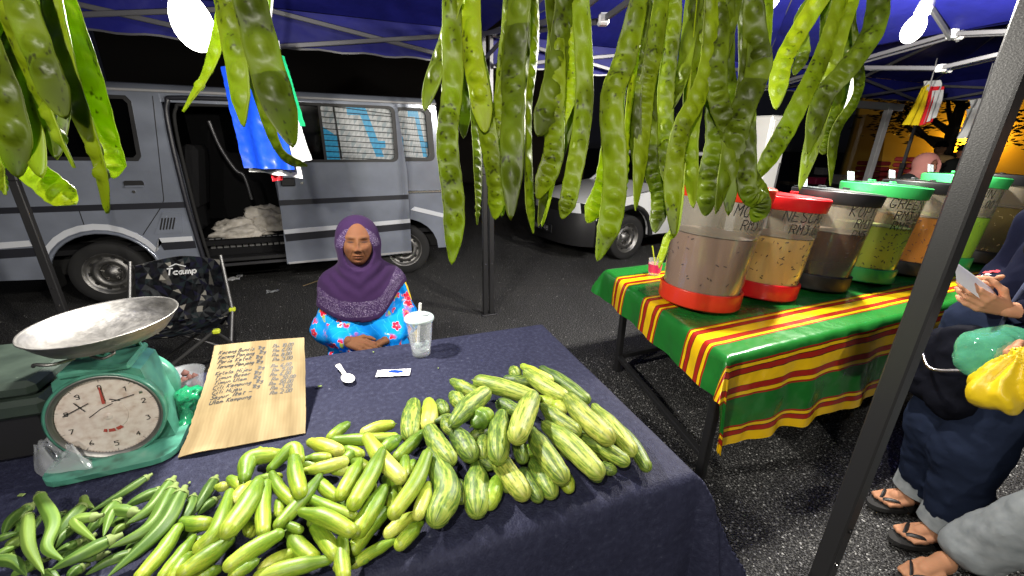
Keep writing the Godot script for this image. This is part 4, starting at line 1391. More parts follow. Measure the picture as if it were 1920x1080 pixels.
func nets(bones: Array, cell: float, k: float, cut = null) -> Array:
	# bones: [from, to, radius, radius]; returns [points, quads as triangles]; cut(p, d) may change the distance
	var lo := Vector3.ONE * 1e9; var hi := -lo
	for b in bones:
		var r: float = maxf(b[2], b[3]) + k * .5 + cell * 2
		lo = lo.min(b[0] - Vector3.ONE * r).min(b[1] - Vector3.ONE * r)
		hi = hi.max(b[0] + Vector3.ONE * r).max(b[1] + Vector3.ONE * r)
	var nx := int((hi.x - lo.x) / cell) + 2; var ny := int((hi.y - lo.y) / cell) + 2; var nzz := int((hi.z - lo.z) / cell) + 2
	var f := PackedFloat32Array(); f.resize(nx * ny * nzz); f.fill(9.0)
	for b in bones:
		var r: float = maxf(b[2], b[3]) + k + cell * 2
		var a: Vector3 = b[0]; var ab: Vector3 = b[1] - b[0]
		var l2 := maxf(ab.length_squared(), 1e-9)
		var i0 := Vector3i(((a.min(b[1]) - Vector3.ONE * r - lo) / cell).floor()).max(Vector3i.ZERO)
		var i1 := Vector3i(((a.max(b[1]) + Vector3.ONE * r - lo) / cell).ceil()).min(Vector3i(nx - 1, ny - 1, nzz - 1))
		for z in range(i0.z, i1.z + 1):
			for y in range(i0.y, i1.y + 1):
				var row := (z * ny + y) * nx
				var p := lo + Vector3(i0.x, y, z) * cell
				for x in range(i0.x, i1.x + 1):
					var ap := p - a
					var h := clampf(ap.dot(ab) / l2, 0, 1)
					var d: float = (ap - ab * h).length() - lerpf(b[2], b[3], h)
					var q := f[row + x]
					var e := maxf(k - absf(d - q), 0.0)
					f[row + x] = minf(d, q) - e * e * .25 / k
					p.x += cell
	if cut != null:
		for z in nzz:
			for y in ny:
				for x in nx:
					var i := (z * ny + y) * nx + x
					if f[i] < cell * 4: f[i] = cut.call(lo + Vector3(x, y, z) * cell, f[i])
	var at := {}
	var pts := PackedVector3Array()
	var tris := PackedInt32Array()
	var off := [0, 1, nx, nx + 1, nx * ny, nx * ny + 1, nx * ny + nx, nx * ny + nx + 1]
	var cs := [Vector3(0, 0, 0), Vector3(1, 0, 0), Vector3(0, 1, 0), Vector3(1, 1, 0), Vector3(0, 0, 1), Vector3(1, 0, 1), Vector3(0, 1, 1), Vector3(1, 1, 1)]
	var edges := [[0, 1], [2, 3], [4, 5], [6, 7], [0, 2], [1, 3], [4, 6], [5, 7], [0, 4], [1, 5], [2, 6], [3, 7]]
	for z in nzz - 1:
		for y in ny - 1:
			for x in nx - 1:
				var i := (z * ny + y) * nx + x
				var m := 0
				for c in 8:
					if f[i + off[c]] < 0: m += 1
				if m == 0 or m == 8: continue
				var s := Vector3.ZERO; var cnt := 0
				for e in edges:
					var fa := f[i + off[e[0]]]; var fb := f[i + off[e[1]]]
					if (fa < 0) != (fb < 0):
						s += cs[e[0]].lerp(cs[e[1]], fa / (fa - fb)); cnt += 1
				at[i] = pts.size()
				pts.append(lo + (Vector3(x, y, z) + s / cnt) * cell)
	for i in at:
		var steps := [[1, nx, nx * ny], [nx, nx * ny, 1], [nx * ny, 1, nx]]
		for st in steps:
			var fa := f[i]; var fb := f[i + st[0]]
			if (fa < 0) == (fb < 0): continue
			var q0 = at.get(i); var q1 = at.get(i - st[1]); var q2 = at.get(i - st[1] - st[2]); var q3 = at.get(i - st[2])
			if q1 == null or q2 == null or q3 == null: continue
			# outside along +axis when fa is inside; triangles are stored clockwise
			if fa < 0: tris.append_array([q0, q2, q1, q0, q3, q2])
			else: tris.append_array([q0, q1, q2, q0, q2, q3])
	return [pts, tris]


func add_net(mb: MB, net: Array, paint = null) -> void:
	var pts: PackedVector3Array = net[0]; var tris: PackedInt32Array = net[1]
	var nn := PackedVector3Array(); nn.resize(pts.size())
	for i in range(0, tris.size(), 3):
		var g := (pts[tris[i + 2]] - pts[tris[i]]).cross(pts[tris[i + 1]] - pts[tris[i]])
		for j in 3: nn[tris[i + j]] += g
	var k := mb.v.size()
	for i in pts.size():
		if paint != null: mb.col = paint.call(pts[i])
		mb.vert(pts[i], nn[i].normalized() if nn[i].length_squared() > 0 else Vector3.UP)
	for t in tris: mb.ix.append(k + t)


func split_net(net: Array, inside: Callable) -> Array:
	# two nets: triangles whose centre is not / is inside
	var a := PackedInt32Array(); var b := PackedInt32Array()
	var pts: PackedVector3Array = net[0]; var tris: PackedInt32Array = net[1]
	for i in range(0, tris.size(), 3):
		var c := (pts[tris[i]] + pts[tris[i + 1]] + pts[tris[i + 2]]) / 3
		if inside.call(c): b.append_array([tris[i], tris[i + 1], tris[i + 2]])
		else: a.append_array([tris[i], tris[i + 1], tris[i + 2]])
	return [[pts, a], [pts, b]]


func hand_bones(at: Vector3, fwd: Vector3, palm: Vector3, left: float, curl: Array, thumb := .5, s := 1.0) -> Array:
	# fwd points to the fingertips, palm is the way the palm faces; left is +1 or -1 for the side of the thumb
	var f := fwd.normalized()
	var pn := (palm - f * palm.dot(f)).normalized()
	var sd := f.cross(pn) * left
	var o := []
	for i in 4:
		var x := (.027 - i * .018) * s
		o.append([at + sd * x * .6 + f * .012 * s, at + sd * x + f * (.082 - .004 * absf(i - 1.0)) * s, .0135 * s, .0105 * s])
		var p := at + sd * x * 1.05 + f * (.084 - .005 * absf(i - 1.0)) * s
		var l: Array = [[.040, .025, .020], [.045, .029, .022], [.041, .027, .021], [.032, .020, .018]][i]
		var ang := 0.0
		for j in 3:
			ang += curl[i] * [.75, 1.0, .7][j]
			var q: Vector3 = p + (f * cos(ang) + pn * sin(ang)) * l[j] * s + sd * x * .06
			o.append([p, q, (.0095 - j * .0008) * s, (.0088 - j * .0009) * s])
			p = q
	var t0 := at + sd * .022 * s + f * .022 * s + pn * .006 * s
	var t1 := t0 + (f * .65 + sd * .75 + pn * thumb * .6).normalized() * .042 * s
	var t2 := t1 + (f * .95 + sd * .25 + pn * thumb).normalized() * .032 * s
	o.append([t0, t1, .014 * s, .0108 * s])
	o.append([t1, t2, .0105 * s, .0085 * s])
	o.append([t2, t2 + (f * .95 + sd * .05 + pn * thumb).normalized() * .022 * s, .0088 * s, .007 * s])
	return o


func head(mb: MB, xf: Transform3D, skin: Color, age := 0.0, hair = null) -> void:
	# a displaced ball: +z is the face, origin between the ears; drawn with more points to the front
	var old := mb.xf
	mb.xf = old * xf
	var nu := 72 + int(age * 48); var nv := 56 + int(age * 64)
	var p := PackedVector3Array(); var uvs := PackedVector2Array()
	var cols := PackedColorArray()
	var g := func(a: float, b: float, ca: float, cb: float, wa: float, wb: float) -> float:
		return exp(-pow((a - ca) / wa, 2) - pow((b - cb) / wb, 2))
	for j in nv + 1:
		var t := PI * j / nv
		for i in nu + 1:
			var s := -1.0 + 2.0 * i / nu
			var az := PI * (s * .62 + .38 * s * s * s)
			var d := Vector3(sin(az) * sin(t), -cos(t), cos(az) * sin(t))
			var q := d * Vector3(.074, .112, .094)
			# narrow the jaw, flatten the face
			var low := smoothstep(.0, -.11, q.y)
			q.x *= 1.0 - (.24 - .12 * age) * low
			if d.z > 0: q.z *= 1.0 - .10 * (1.0 - low) * smoothstep(.3, 1.0, d.z)
			else: q.z *= 1.0 - .35 * low
			var front := clampf(d.z * 2.5, 0, 1)
			var x := q.x; var y := q.y; var ax := absf(x)
			var z := 0.0
			z += (.021 - .006 * age) * g.call(x, y, 0, -.022, .0125 + .004 * age, .015) + .012 * g.call(x, y, 0, .004, .008, .022)
			z += .007 * g.call(ax, y, .013, -.026, .008, .008)
			z += .006 * g.call(ax, y, .026, .034, .022, .008) - .0105 * g.call(ax, y, .030, .014, .016, .011) + .0058 * g.call(ax, y, .030, .0135, .011, .0065)
			z += .006 * g.call(ax, y, .040, -.016, .018, .018)
			z += .0062 * g.call(x, y, 0, -.0515, .021, .005) + .0062 * g.call(x, y, 0, -.0625, .018, .006) - .005 * g.call(x, y, 0, -.0568, .024, .0020)
			z += .009 * g.call(x, y, 0, -.088, .022, .014) - .003 * g.call(x, y, 0, -.074, .02, .005)
			z -= age * .0028 * (g.call(ax - (.026 - (y + .045) * .35), y, 0, -.042, .0035, .022))
			z -= age * .002 * g.call(ax, y, .028, .0, .016, .003)
			z -= age * .004 * g.call(ax, y, .042, -.052, .014, .02)
			q.z += z * front
			# ears
			var e: float = g.call(q.z, q.y, -.006, .0, .014, .026)
			if ax > .05: q.x += signf(x) * .018 * e
			p.append(q)
			uvs.append(Vector2(float(i) / nu, float(j) / nv))
			var c := skin
			if front > .2:
				c = c.lerp(Color(skin.r * .72, skin.g * .50, skin.b * .48), .75 * clampf(g.call(x, y, 0, -.057, .027, .0075) * 1.5, 0, 1))
				c = c.lerp(Color(.02, .012, .01), .9 * clampf(1.4 * g.call(x, y + age * .004 * (ax / .026) * (ax / .026), 0, -.0568, .027, .0019), 0, 1))
				c = c.lerp(Color(.03, .02, .016), (.75 - age * .35) * clampf(1.4 * g.call(ax, y - (ax - .028) * -.12, .030, .034, .017, .0042), 0, 1))
				c = c.lerp(Color(skin.r * .62, skin.g * .52, skin.b * .5), .6 * g.call(ax, y, .030, .014, .018, .012))
				c = c.lerp(Color(.025, .015, .012), clampf(1.7 * g.call(ax, y, .030, .0130, .0135, .0032), 0, 1))
				if age < .5: c = c.lerp(Color(.5, .48, .45), .8 * clampf(g.call(absf(ax - .030), y, .0075, .0128, .0035, .0028), 0, 1))
				c = c.lerp(Color(skin.r * .45, skin.g * .4, skin.b * .4), .8 * g.call(ax, y, .0075, -.0345, .004, .003))
				c = c.lerp(Color(skin.r * .68, skin.g * .6, skin.b * .58), age * .55 * (g.call(ax - (.028 - (y + .045) * .35), y, 0, -.042, .0035, .02) + .6 * g.call(ax, y, .030, -.002, .016, .004)))
			cols.append(c)
	var k := mb.v.size()
	mb.mesh_grid(p, nu, nv, uvs, false, true)
	for i in cols.size(): mb.c[k + i] = cols[i]
	mb.xf = old


func figure(called: String, at: Vector3, turn: float, label: String, skin: Color, body: Array, hands: Array, head_at, age := 0.0, cell := .014) -> MeshInstance3D:
	# one skin mesh (limbs, hands, head) that clothes are then added to
	var mb := MB.new()
	mb.col = skin
	add_net(mb, nets(body, cell, .03))
	for h in hands:
		mb.col = skin
		add_net(mb, nets(h, .0042, .007), func(q: Vector3) -> Color: return skin * (1.0 + .25 * nz(q.x * 900, q.y * 900, q.z * 900)))
	if head_at != null: head(mb, head_at, skin, age)
	var o := part(called, mb, M.skin)
	o.position = at
	o.rotation.y = turn
	tag(o, label, "person")
	return o


func garment(called: String, o: Node, m: Material, bones: Array, cell := .014, k := .05, cut = null) -> MeshInstance3D:
	var mb := MB.new()
	add_net(mb, nets(bones, cell, k, cut))
	return part(called, mb, m, o)


func make_vendor() -> void:
	var skin := Color(.115, .050, .024)
	# local: pelvis above the origin, looking along +z, right hand at -x
	var hc := Vector3(.0, 1.085, .05)
	var elr := Vector3(-.185, .66, .06); var ell := Vector3(.19, .665, .06)
	var wr := Vector3(-.085, .665, .245); var wl := Vector3(.085, .645, .235)
	var body := [[Vector3(0, .5, 0), Vector3(0, .88, .0), .12, .10], [Vector3(0, .88, .0), hc + Vector3(0, -.05, -.01), .055, .05], [Vector3(-.12, .86, 0), elr, .045, .038], [Vector3(.12, .86, 0), ell, .045, .038],
		[elr, wr, .037, .026], [ell, wl, .037, .026], [Vector3(-.09, .46, .05), Vector3(-.12, .47, .42), .075, .055], [Vector3(.09, .46, .05), Vector3(.12, .47, .42), .075, .055],
		[Vector3(-.12, .47, .42), Vector3(-.12, .08, .36), .052, .035], [Vector3(.12, .47, .42), Vector3(.12, .08, .36), .052, .035], [Vector3(-.12, .05, .34), Vector3(-.13, .03, .5), .035, .028], [Vector3(.12, .05, .34), Vector3(.13, .03, .5), .035, .028]]
	var hands := [hand_bones(wr, Vector3(.72, -.10, .42), Vector3(.2, -.8, -.35), 1.0, [.42, .40, .42, .48], .3, .98),
		hand_bones(wl, Vector3(-.80, -.16, .30), Vector3(-.1, -.9, .25), -1.0, [.40, .42, .45, .5], .3, .98)]
	var face := Transform3D(Basis.from_euler(Vector3(-.10, 0, -.05)).scaled(Vector3(1.0, .97, 1)), hc + Vector3(0, 0, .008))
	var o := figure("person", Vector3(-.755, 0, -1.965), .33, "seated old woman in purple hijab and blue flowered dress, hands folded", skin, body, hands, face, 1.0)
	# flowered dress
	garment("dress", o, M.flower_print, [[Vector3(0, .50, -.01), Vector3(0, .80, .01), .165, .135], [Vector3(0, .80, .01), Vector3(0, .92, .0), .145, .09], [Vector3(-.05, .66, .10), Vector3(.05, .66, .10), .105, .105],
		[Vector3(-.08, .89, -.005), Vector3(-.125, .865, -.005), .07, .06], [Vector3(.08, .89, -.005), Vector3(.125, .865, -.005), .07, .06],
		[Vector3(-.14, .86, -.005), elr, .056, .062], [Vector3(.14, .86, -.005), ell, .056, .062], [elr, wr + Vector3(-.03, .0, -.03), .062, .048], [ell, wl + Vector3(.03, .0, -.03), .062, .048],
		[Vector3(-.09, .49, .02), Vector3(-.12, .49, .42), .115, .095], [Vector3(.09, .49, .02), Vector3(.12, .49, .42), .115, .095], [Vector3(0, .47, .1), Vector3(0, .45, .4), .11, .09],
		[Vector3(-.11, .48, .42), Vector3(-.13, .13, .40), .10, .12], [Vector3(.11, .48, .42), Vector3(.13, .13, .40), .10, .12], [Vector3(0, .46, .42), Vector3(0, .13, .42), .09, .11]], .011, .05,
		func(p: Vector3, d: float) -> float: return d + .006 * nz(p.x * 1440 + p.y * 360, p.y * 780, p.z * 1440) + .005 * sin(p.x * 60 + p.y * 38 + 3.0 * nz(p.x * 600, p.y * 600, p.z * 600)))
	# hijab: hood, neck and a cape that lies on the shoulders, open round the face
	var hm := [[hc + Vector3(0, .030, -.025), hc + Vector3(0, .005, -.02), .097, .099], [hc + Vector3(0, -.03, -.015), hc + Vector3(0, -.10, -.005), .090, .088], [hc + Vector3(0, -.12, .0), Vector3(0, .87, .01), .088, .13],
		[Vector3(0, .90, -.01), Vector3(-.115, .855, -.01), .10, .085], [Vector3(0, .90, -.01), Vector3(.115, .855, -.01), .10, .085], [Vector3(-.115, .855, .0), Vector3(-.145, .755, .02), .085, .085], [Vector3(.115, .855, 0), Vector3(.15, .78, .015), .085, .085],
		[Vector3(0, .86, .04), Vector3(0, .73, .055), .13, .145], [Vector3(-.06, .80, .05), Vector3(-.085, .72, .05), .11, .115], [Vector3(.06, .80, .05), Vector3(.085, .74, .05), .11, .11], [Vector3(0, .86, -.05), Vector3(0, .72, -.05), .12, .13]]
	var hem := func(p: Vector3) -> float: return .752 - .02 * cos(p.x * 9.0) + .10 * smoothstep(.05, .20, p.x) + .02 * smoothstep(-.10, -.22, p.x)
	var net := nets(hm, .0072, .05, func(p: Vector3, d: float) -> float:
		var fold := .0026 * sin((p.y - absf(p.x + .01) * .7 + .03 * p.x) * 95.0 + 2.5 * nz(p.x * 300, p.y * 240, p.z * 300)) * smoothstep(1.02, .97, p.y) * smoothstep(.80, .90, p.y) * smoothstep(-.02, .08, p.z)
		fold += .0035 * nz(p.x * 1000, p.y * 600, p.z * 1260) * smoothstep(1.0, .9, p.y)
		d = d + fold
		var q := (p - hc - Vector3(.0, -.030, .105)) * Vector3(1.0 / .071, 1.0 / .082, 1.0 / .115)
		d = maxf(d, -(q.length() - 1.0) * .06)
		return maxf(d, hem.call(p) - p.y))
	var bands := split_net(net, func(c: Vector3) -> bool:
		var q := Vector2((c.x - hc.x) / .071, (c.y - hc.y + .030) / .082).length()
		var low: float = c.y - hem.call(c)
		return (c.y > hc.y - .01 and c.z > hc.z - .01 and q < 1.42 and q > .7) or (low > .024 and low < .098 and (c.z > -.02 or absf(c.x) > .1) and c.y < .95))
	var a := MB.new(); add_net(a, bands[0])
	var hj := part("hijab", a, M.hijab_purple, o)
	var b := MB.new(); add_net(b, bands[1])
	part("sequin_band", b, M.sequins, hj)
	# her chair
	var c := thing("chair", Vector3(-.755, 0, -1.965), "chair with a yellow tube back behind the seated woman", "chair", "", .33)
	part("seat", MB.new().box(Vector3(0, .37, .02), Vector3(.40, .04, .40), .015), M.white_plastic, c)
	part("back_frame", MB.new().tube(spline([Vector3(-.18, .35, -.17), Vector3(-.17, .60, -.18), Vector3(-.14, .76, -.19), Vector3(-.06, .83, -.20), Vector3(.13, .86, -.20), Vector3(.205, .80, -.18), Vector3(.245, .60, -.16), Vector3(.25, .35, -.15)], 40), .013, 10), M.yellow_plastic, c)
	part("back_panel", MB.new().box(Vector3(0.03, .68, -.19), Vector3(.32, .22, .012), .006), M.white_plastic, c)
	for x in [-.17, .17]:
		for z in [-.17, .17]:
			part("leg", MB.new().tube([Vector3(x, .36, z), Vector3(x * 1.2, 0, z * 1.2)], .013, 8), M.yellow_plastic, c)


func sandal(o: Node, at: Vector3, fwd: Vector3) -> void:
	var f := fwd.normalized(); var s := Vector3.UP.cross(f)
	var sole := MB.new()
	sole.xf = Transform3D(Basis(s, Vector3.UP, f), at)
	var pl := PackedVector2Array()
	for i in 24:
		var a := TAU * i / 24
		pl.append(Vector2(cos(a) * (.046 + .008 * sin(a)), sin(a) * .135 + .04))
	var sx := sole.xf
	sole.xf = sx * Transform3D(Basis(Vector3.RIGHT, PI / 2), Vector3.ZERO)
	sole.prism(pl, -.022, -.002)
	var n := part("sandal", sole, M.rubber, o)
	for k in [-1.0, 1.0]:
		part("strap", MB.new().tube(spline([sx * Vector3(k * .046, .016, .03), sx * Vector3(k * .034, .055, .075), sx * Vector3(k * .006, .046, .115), sx * Vector3(0, .015, .125)], 10), .009, 6, 0.0, 5, .5), M.black_plastic, n)


func foot_bones(at: Vector3, fwd: Vector3) -> Array:
	var f := fwd.normalized(); var s := Vector3.UP.cross(f)
	var o := [[at + Vector3(0, .055, -.0) - f * .04, at + f * .06 + Vector3(0, .042, 0), .034, .026], [at + Vector3(0, .04, 0) - f * .05, at - f * .045 + Vector3(0, .034, 0), .03, .03]]
	for i in 5:
		var x := (i - 2) * .0165
		var base := at + f * .075 + s * x + Vector3(0, .033, 0)
		o.append([at + f * .02 + s * x * .8 + Vector3(0, .042, 0), base, .017, .0135])
		o.append([base, base + f * (.055 - .007 * absf(i - 1)) + Vector3(0, -.006, 0), .0115 if i else .014, .009 if i else .0115])
	return o


func make_customers() -> void:
	var skin := Color(.40, .20, .115)
	# customer in dark jeans, turned to the drinks; world coordinates
	var hipl := Vector3(1.86, .86, -1.30); var hipr := Vector3(1.90, .86, -1.50)
	var fl := Vector3(1.726, .03, -1.259); var fr := Vector3(1.781, .03, -1.437)
	var dir := Vector3(-.95, 0, .02)
	fl -= dir * .02; fr -= dir * .02
	var kl := Vector3(1.765, .46, -1.29); var kr := Vector3(1.80, .46, -1.44)
	var al := fl + Vector3(.04, .09, 0); var ar := fr + Vector3(.04, .09, 0)
	var chest := Vector3(1.96, 1.20, -1.40); var neck := Vector3(1.97, 1.36, -1.40)
	var shl := Vector3(1.99, 1.29, -1.25); var shr := Vector3(1.99, 1.29, -1.55)
	var ell := Vector3(1.98, 1.04, -1.19); var elr := Vector3(1.99, 1.05, -1.60)
	var wl := Vector3(1.676, 1.04, -1.3); var wr := Vector3(1.762, 1.035, -1.44)
	var body := [[Vector3(1.88, .88, -1.4), chest, .12, .11], [chest, neck, .10, .05], [neck, neck + Vector3(-.03, .1, 0), .05, .05], [shl, ell, .045, .04], [ell, wl, .038, .027], [shr, elr, .045, .04], [elr, wr, .038, .027],
		[hipl, kl, .08, .055], [kl, al, .05, .035], [hipr, kr, .08, .055], [kr, ar, .05, .035]]
	var hands := [hand_bones(wl, Vector3(-.80, .22, -.05), Vector3(-.1, .45, -.9), -1.0, [.55, .6, .65, .7], .8), hand_bones(wr, Vector3(-.75, .35, .10), Vector3(.1, .2, .95), 1.0, [.7, .75, .8, .85], .9),
		foot_bones(fl, dir), foot_bones(fr, dir)]
	var o := figure("person", Vector3.ZERO, 0.0, "customer in dark jeans and flip flops holding a folded paper beside the drinks table", skin, body, hands, Transform3D(Basis(Vector3.UP, -PI / 2 - .2), neck + Vector3(-.05, .19, 0)))
	garment("jeans", o, M.denim_dark, [[Vector3(1.88, .90, -1.33), Vector3(1.88, .90, -1.47), .135, .135], [hipl, kl, .115, .098], [kl, al + Vector3(0, .04, 0), .098, .088], [hipr, kr, .115, .098], [kr, ar + Vector3(0, .04, 0), .098, .088]], .012, .05,
		func(p: Vector3, d: float) -> float: return maxf(d + .009 * nz(p.x * 780, p.y * 1200, p.z * 780) + .012 * absf(nz(p.x * 840 + p.y * 600, p.y * 1560, p.z * 840)) - .004, .075 - p.y))
	for e in [al, ar]:
		part("turned_cuff", MB.new().tube([e + Vector3(.0, -.015, 0), e + Vector3(0.005, .055, 0)], .094, 20, .02, 7, 1.0, Vector3.ZERO, false), M.denim_grey, o)
	garment("shirt", o, M.shirt_navy, [[Vector3(1.89, .92, -1.4), chest, .135, .12], [chest, neck, .11, .06], [shl, ell, .056, .054], [shr, elr, .056, .054], [ell, ell.lerp(wl, .80), .054, .044], [elr, elr.lerp(wr, .80), .054, .044], [shl, shr, .065, .065]], .013, .05,
		func(p: Vector3, d: float) -> float: return d + .008 * nz(p.x * 1200, p.y * 900, p.z * 1200))
	garment("headscarf", o, M.hood_black, [[neck + Vector3(-.035, .235, 0), neck + Vector3(-.03, .19, 0), .118, .118], [neck + Vector3(-.02, .14, 0), neck, .10, .12], [neck, chest + Vector3(-.06, .06, 0), .11, .085], [neck + Vector3(-.05, .05, 0), Vector3(1.83, 1.23, -1.37), .09, .055], [neck, shl + Vector3(-.01, 0, .01), .085, .065], [neck, shr, .085, .065]], .012, .05,
		func(p: Vector3, d: float) -> float:
			var q := (p - neck - Vector3(-.15, .18, 0)) / Vector3(.10, .085, .062)
			return maxf(d + .006 * nz(p.x * 1200, p.y * 1200, p.z * 1200), -(q.length() - 1.0) * .06))
	# printed bands on the sleeves
	for e in [[ell, wl, Vector3(-.55, .25, .8)], [elr, wr, Vector3(-.6, .5, .5)]]:
		var a: Vector3 = e[0]; var b: Vector3 = e[1]
		var ax := (b - a).normalized()
		var up: Vector3 = (e[2] - ax * ax.dot(e[2])).normalized()
		var sd := ax.cross(up)
		for k in 3:
			rng.seed = 9 + k
			var rr := [.055, .053, .050][k] as float
			var s0 := [.12, .18, .235][k] as float
			var lines := text_lines(["WWW", "WKW", "ropsand"][k], [.06, .05, .04][k], .2, .1)
			part("print", stroke_mesh(lines, [.012, .010, .007][k], func(q: Vector2) -> Vector3:
				var t := (q.x - .05) / rr
				return a + ax * (s0 - q.y) + (up * cos(t) + sd * sin(t)) * (rr + .004)), [M.red_bag, M.white_bag, M.white_bag][k], o)
	for e in [fl, fr]: sandal(o, e - dir * .0 + Vector3(0, -.01, 0), dir)
	var paper := MB.new()
	var p0: Vector3 = wl + Vector3(-.13, .075, -.04)
	paper.grid(8, 4, func(u: float, v: float) -> Vector3: return p0 + Vector3(lerpf(-.07, .11, u), lerpf(.055, -.05, u) + lerpf(.035, -.035, v) + .01 * sin(v * PI), lerpf(-.05, .03, v) * .6 + .02))
	tag(part("folded_paper", paper, M.paper), "folded pale paper held by the customer in dark jeans", "paper")
	var bag := MB.new()
	add_net(bag, nets([[Vector3(1.72, .80, -1.38), Vector3(1.72, .64, -1.36), .07, .085], [Vector3(1.75, .80, -1.50), Vector3(1.74, .64, -1.5), .065, .085], [Vector3(1.75, .86, -1.42), Vector3(1.80, .9, -1.4), .07, .05]], .013, .06, func(p: Vector3, d: float) -> float: return d + .016 * nz(p.x * 1140, p.y * 1140, p.z * 1140)))
	var sb := part("shoulder_bag", bag, M.bag_black)
	tag(sb, "black soft shoulder bag hanging in front of the customer in dark jeans", "bag")
	part("strap", MB.new().tube(spline([Vector3(1.76, .86, -1.36), Vector3(1.74, 1.1, -1.33), Vector3(1.80, 1.38, -1.30), Vector3(1.93, 1.40, -1.35), Vector3(2.02, 1.1, -1.42), Vector3(1.92, .88, -1.5)], 24), .013, 8, 0, 5, .4), M.shirt_blue_grey, sb)
	part("zip", MB.new().tube(spline([Vector3(1.625, .80, -1.30), Vector3(1.60, .76, -1.38), Vector3(1.63, .79, -1.46)], 8), .006, 6), M.bare_steel, sb)
	# second customer, nearer and mostly out of view, in faded grey jeans
	var s2 := Color(.36, .18, .10)
	var f2 := Vector3(1.608, .03, -1.111); var f3 := f2 + Vector3(.16, 0, .30)
	var d2 := Vector3(-.9, 0, .25)
	var h2 := Vector3(1.86, .86, -.90); var h3 := Vector3(1.95, .86, -.72)
	var k2 := Vector3(1.80, .52, -.98); var k3 := Vector3(1.86, .45, -.80)
	var a2 := f2 + Vector3(.09, .09, 0); var a3 := f3 + Vector3(.05, .09, 0)
	var ch := Vector3(1.95, 1.20, -.82); var nk := Vector3(1.93, 1.39, -.83)
	var s_l := Vector3(1.99, 1.3, -.64); var s_r := Vector3(1.90, 1.3, -1.02)
	var e_l := Vector3(2.02, 1.04, -.58); var e_r := Vector3(1.93, 1.03, -1.10)
	var w_l := Vector3(1.78, 1.02, -.62); var w_r := Vector3(1.635, .961, -1.16)
	var o2 := figure("person", Vector3.ZERO, 0.0, "customer in faded grey jeans at the right edge holding green and yellow bags", s2, [[Vector3(1.91, .88, -.81), ch, .12, .11], [ch, nk, .1, .05], [nk, nk + Vector3(-.03, .1, 0), .05, .05], [s_l, e_l, .045, .04], [e_l, w_l, .038, .027], [s_r, e_r, .045, .04], [e_r, w_r, .038, .027],
		[h2, k2, .08, .055], [k2, a2, .05, .035], [h3, k3, .08, .055], [k3, a3, .05, .035]],
		[hand_bones(w_r, Vector3(-.85, .10, .05), Vector3(-.1, -.5, .75), 1.0, [.8, .85, .9, .95], .9), hand_bones(w_l, Vector3(-.9, -.2, 0), Vector3(0, -1, 0), -1.0, [.3, .3, .3, .3]), foot_bones(f2, d2), foot_bones(f3, d2)], Transform3D(Basis(Vector3.UP, -PI / 2 + .1), nk + Vector3(-.05, .19, 0)))
	garment("jeans", o2, M.denim_grey, [[Vector3(1.89, .90, -.87), Vector3(1.94, .90, -.75), .14, .14], [h2, k2, .115, .095], [k2, a2 + Vector3(.02, .05, 0), .095, .088], [h3, k3, .125, .112], [k3, a3 + Vector3(0, .05, 0), .112, .108]], .012, .05,
		func(p: Vector3, d: float) -> float: return maxf(d + .012 * nz(p.x * 660, p.y * 900, p.z * 660) + .009 * absf(nz(p.x * 900 + p.y * 720, p.y * 1560, p.z * 900)) - .004, .06 - p.y))
	garment("shirt", o2, M.shirt_dark, [[Vector3(1.92, .90, -.81), ch, .16, .145], [ch, nk, .13, .07], [s_l, e_l, .068, .062], [s_r, e_r, .068, .062], [e_r, e_r.lerp(w_r, .5), .06, .05], [e_l, e_l.lerp(w_l, .5), .06, .05]], .014, .06)
	garment("hair", o2, M.hood_black, [[nk + Vector3(-.03, .235, 0), nk + Vector3(-.005, .19, 0), .104, .104], [nk + Vector3(.02, .15, 0), nk + Vector3(.03, .08, 0), .085, .06]], .012, .03,
		func(p: Vector3, d: float) -> float: return maxf(d, -((p - nk - Vector3(-.15, .15, 0)) / Vector3(.11, .11, .085)).length() * .1 + .1))
	for e in [f2, f3]: sandal(o2, e + Vector3(0, -.01, 0), d2)
	# bags in the nearer customer's hand
	var g := MB.new()
	var gt: Vector3 = w_r + Vector3(-.085, -.02, .02)
	var gb := Vector3(1.549, .929, -1.2)
	add_net(g, nets([[gt, gt.lerp(gb, .6), .02, .045], [gb + Vector3(.06, .04, 0), gb, .05, .06], [gb, gb + Vector3(-.02, -.04, .0), .058, .045]], .007, .05, func(p: Vector3, d: float) -> float: return d + .009 * absf(nz(p.x * 1300, p.y * 1300, p.z * 1100)) + .006 * nz(p.x * 960, p.y * 960, p.z * 960) - .004))
	tag(part("green_plastic_bag", g, M.pale_green_film), "thin green plastic bag of food held above the yellow bag", "bag")
	var y := MB.new()
	var yt := Vector3(1.526, .974, -1.1); var yb := Vector3(1.511, .843, -1.1)
	add_net(y, nets([[yt, yt.lerp(yb, .5), .02, .042], [yb + Vector3(.02, .05, 0), yb, .045, .058], [yb + Vector3(.045, .0, 0), yb + Vector3(-.02, .0, 0), .05, .045]], .006, .04, func(p: Vector3, d: float) -> float:
		var q := p - yt
		var an := atan2(q.z, q.x + q.y * .6)
		return d + .008 * sin(an * 13.0 + 3.0 * nz(p.x * 500, p.y * 500, p.z * 500)) + .004 * absf(nz(p.x * 1900, p.y * 700, p.z * 1900)) - .001))
	tag(part("yellow_plastic_bag", y, M.yellow_bag), "tied yellow plastic bag hanging from the hand at the right edge", "bag")

# ---------------------------------------------------------------- things on and round the stall

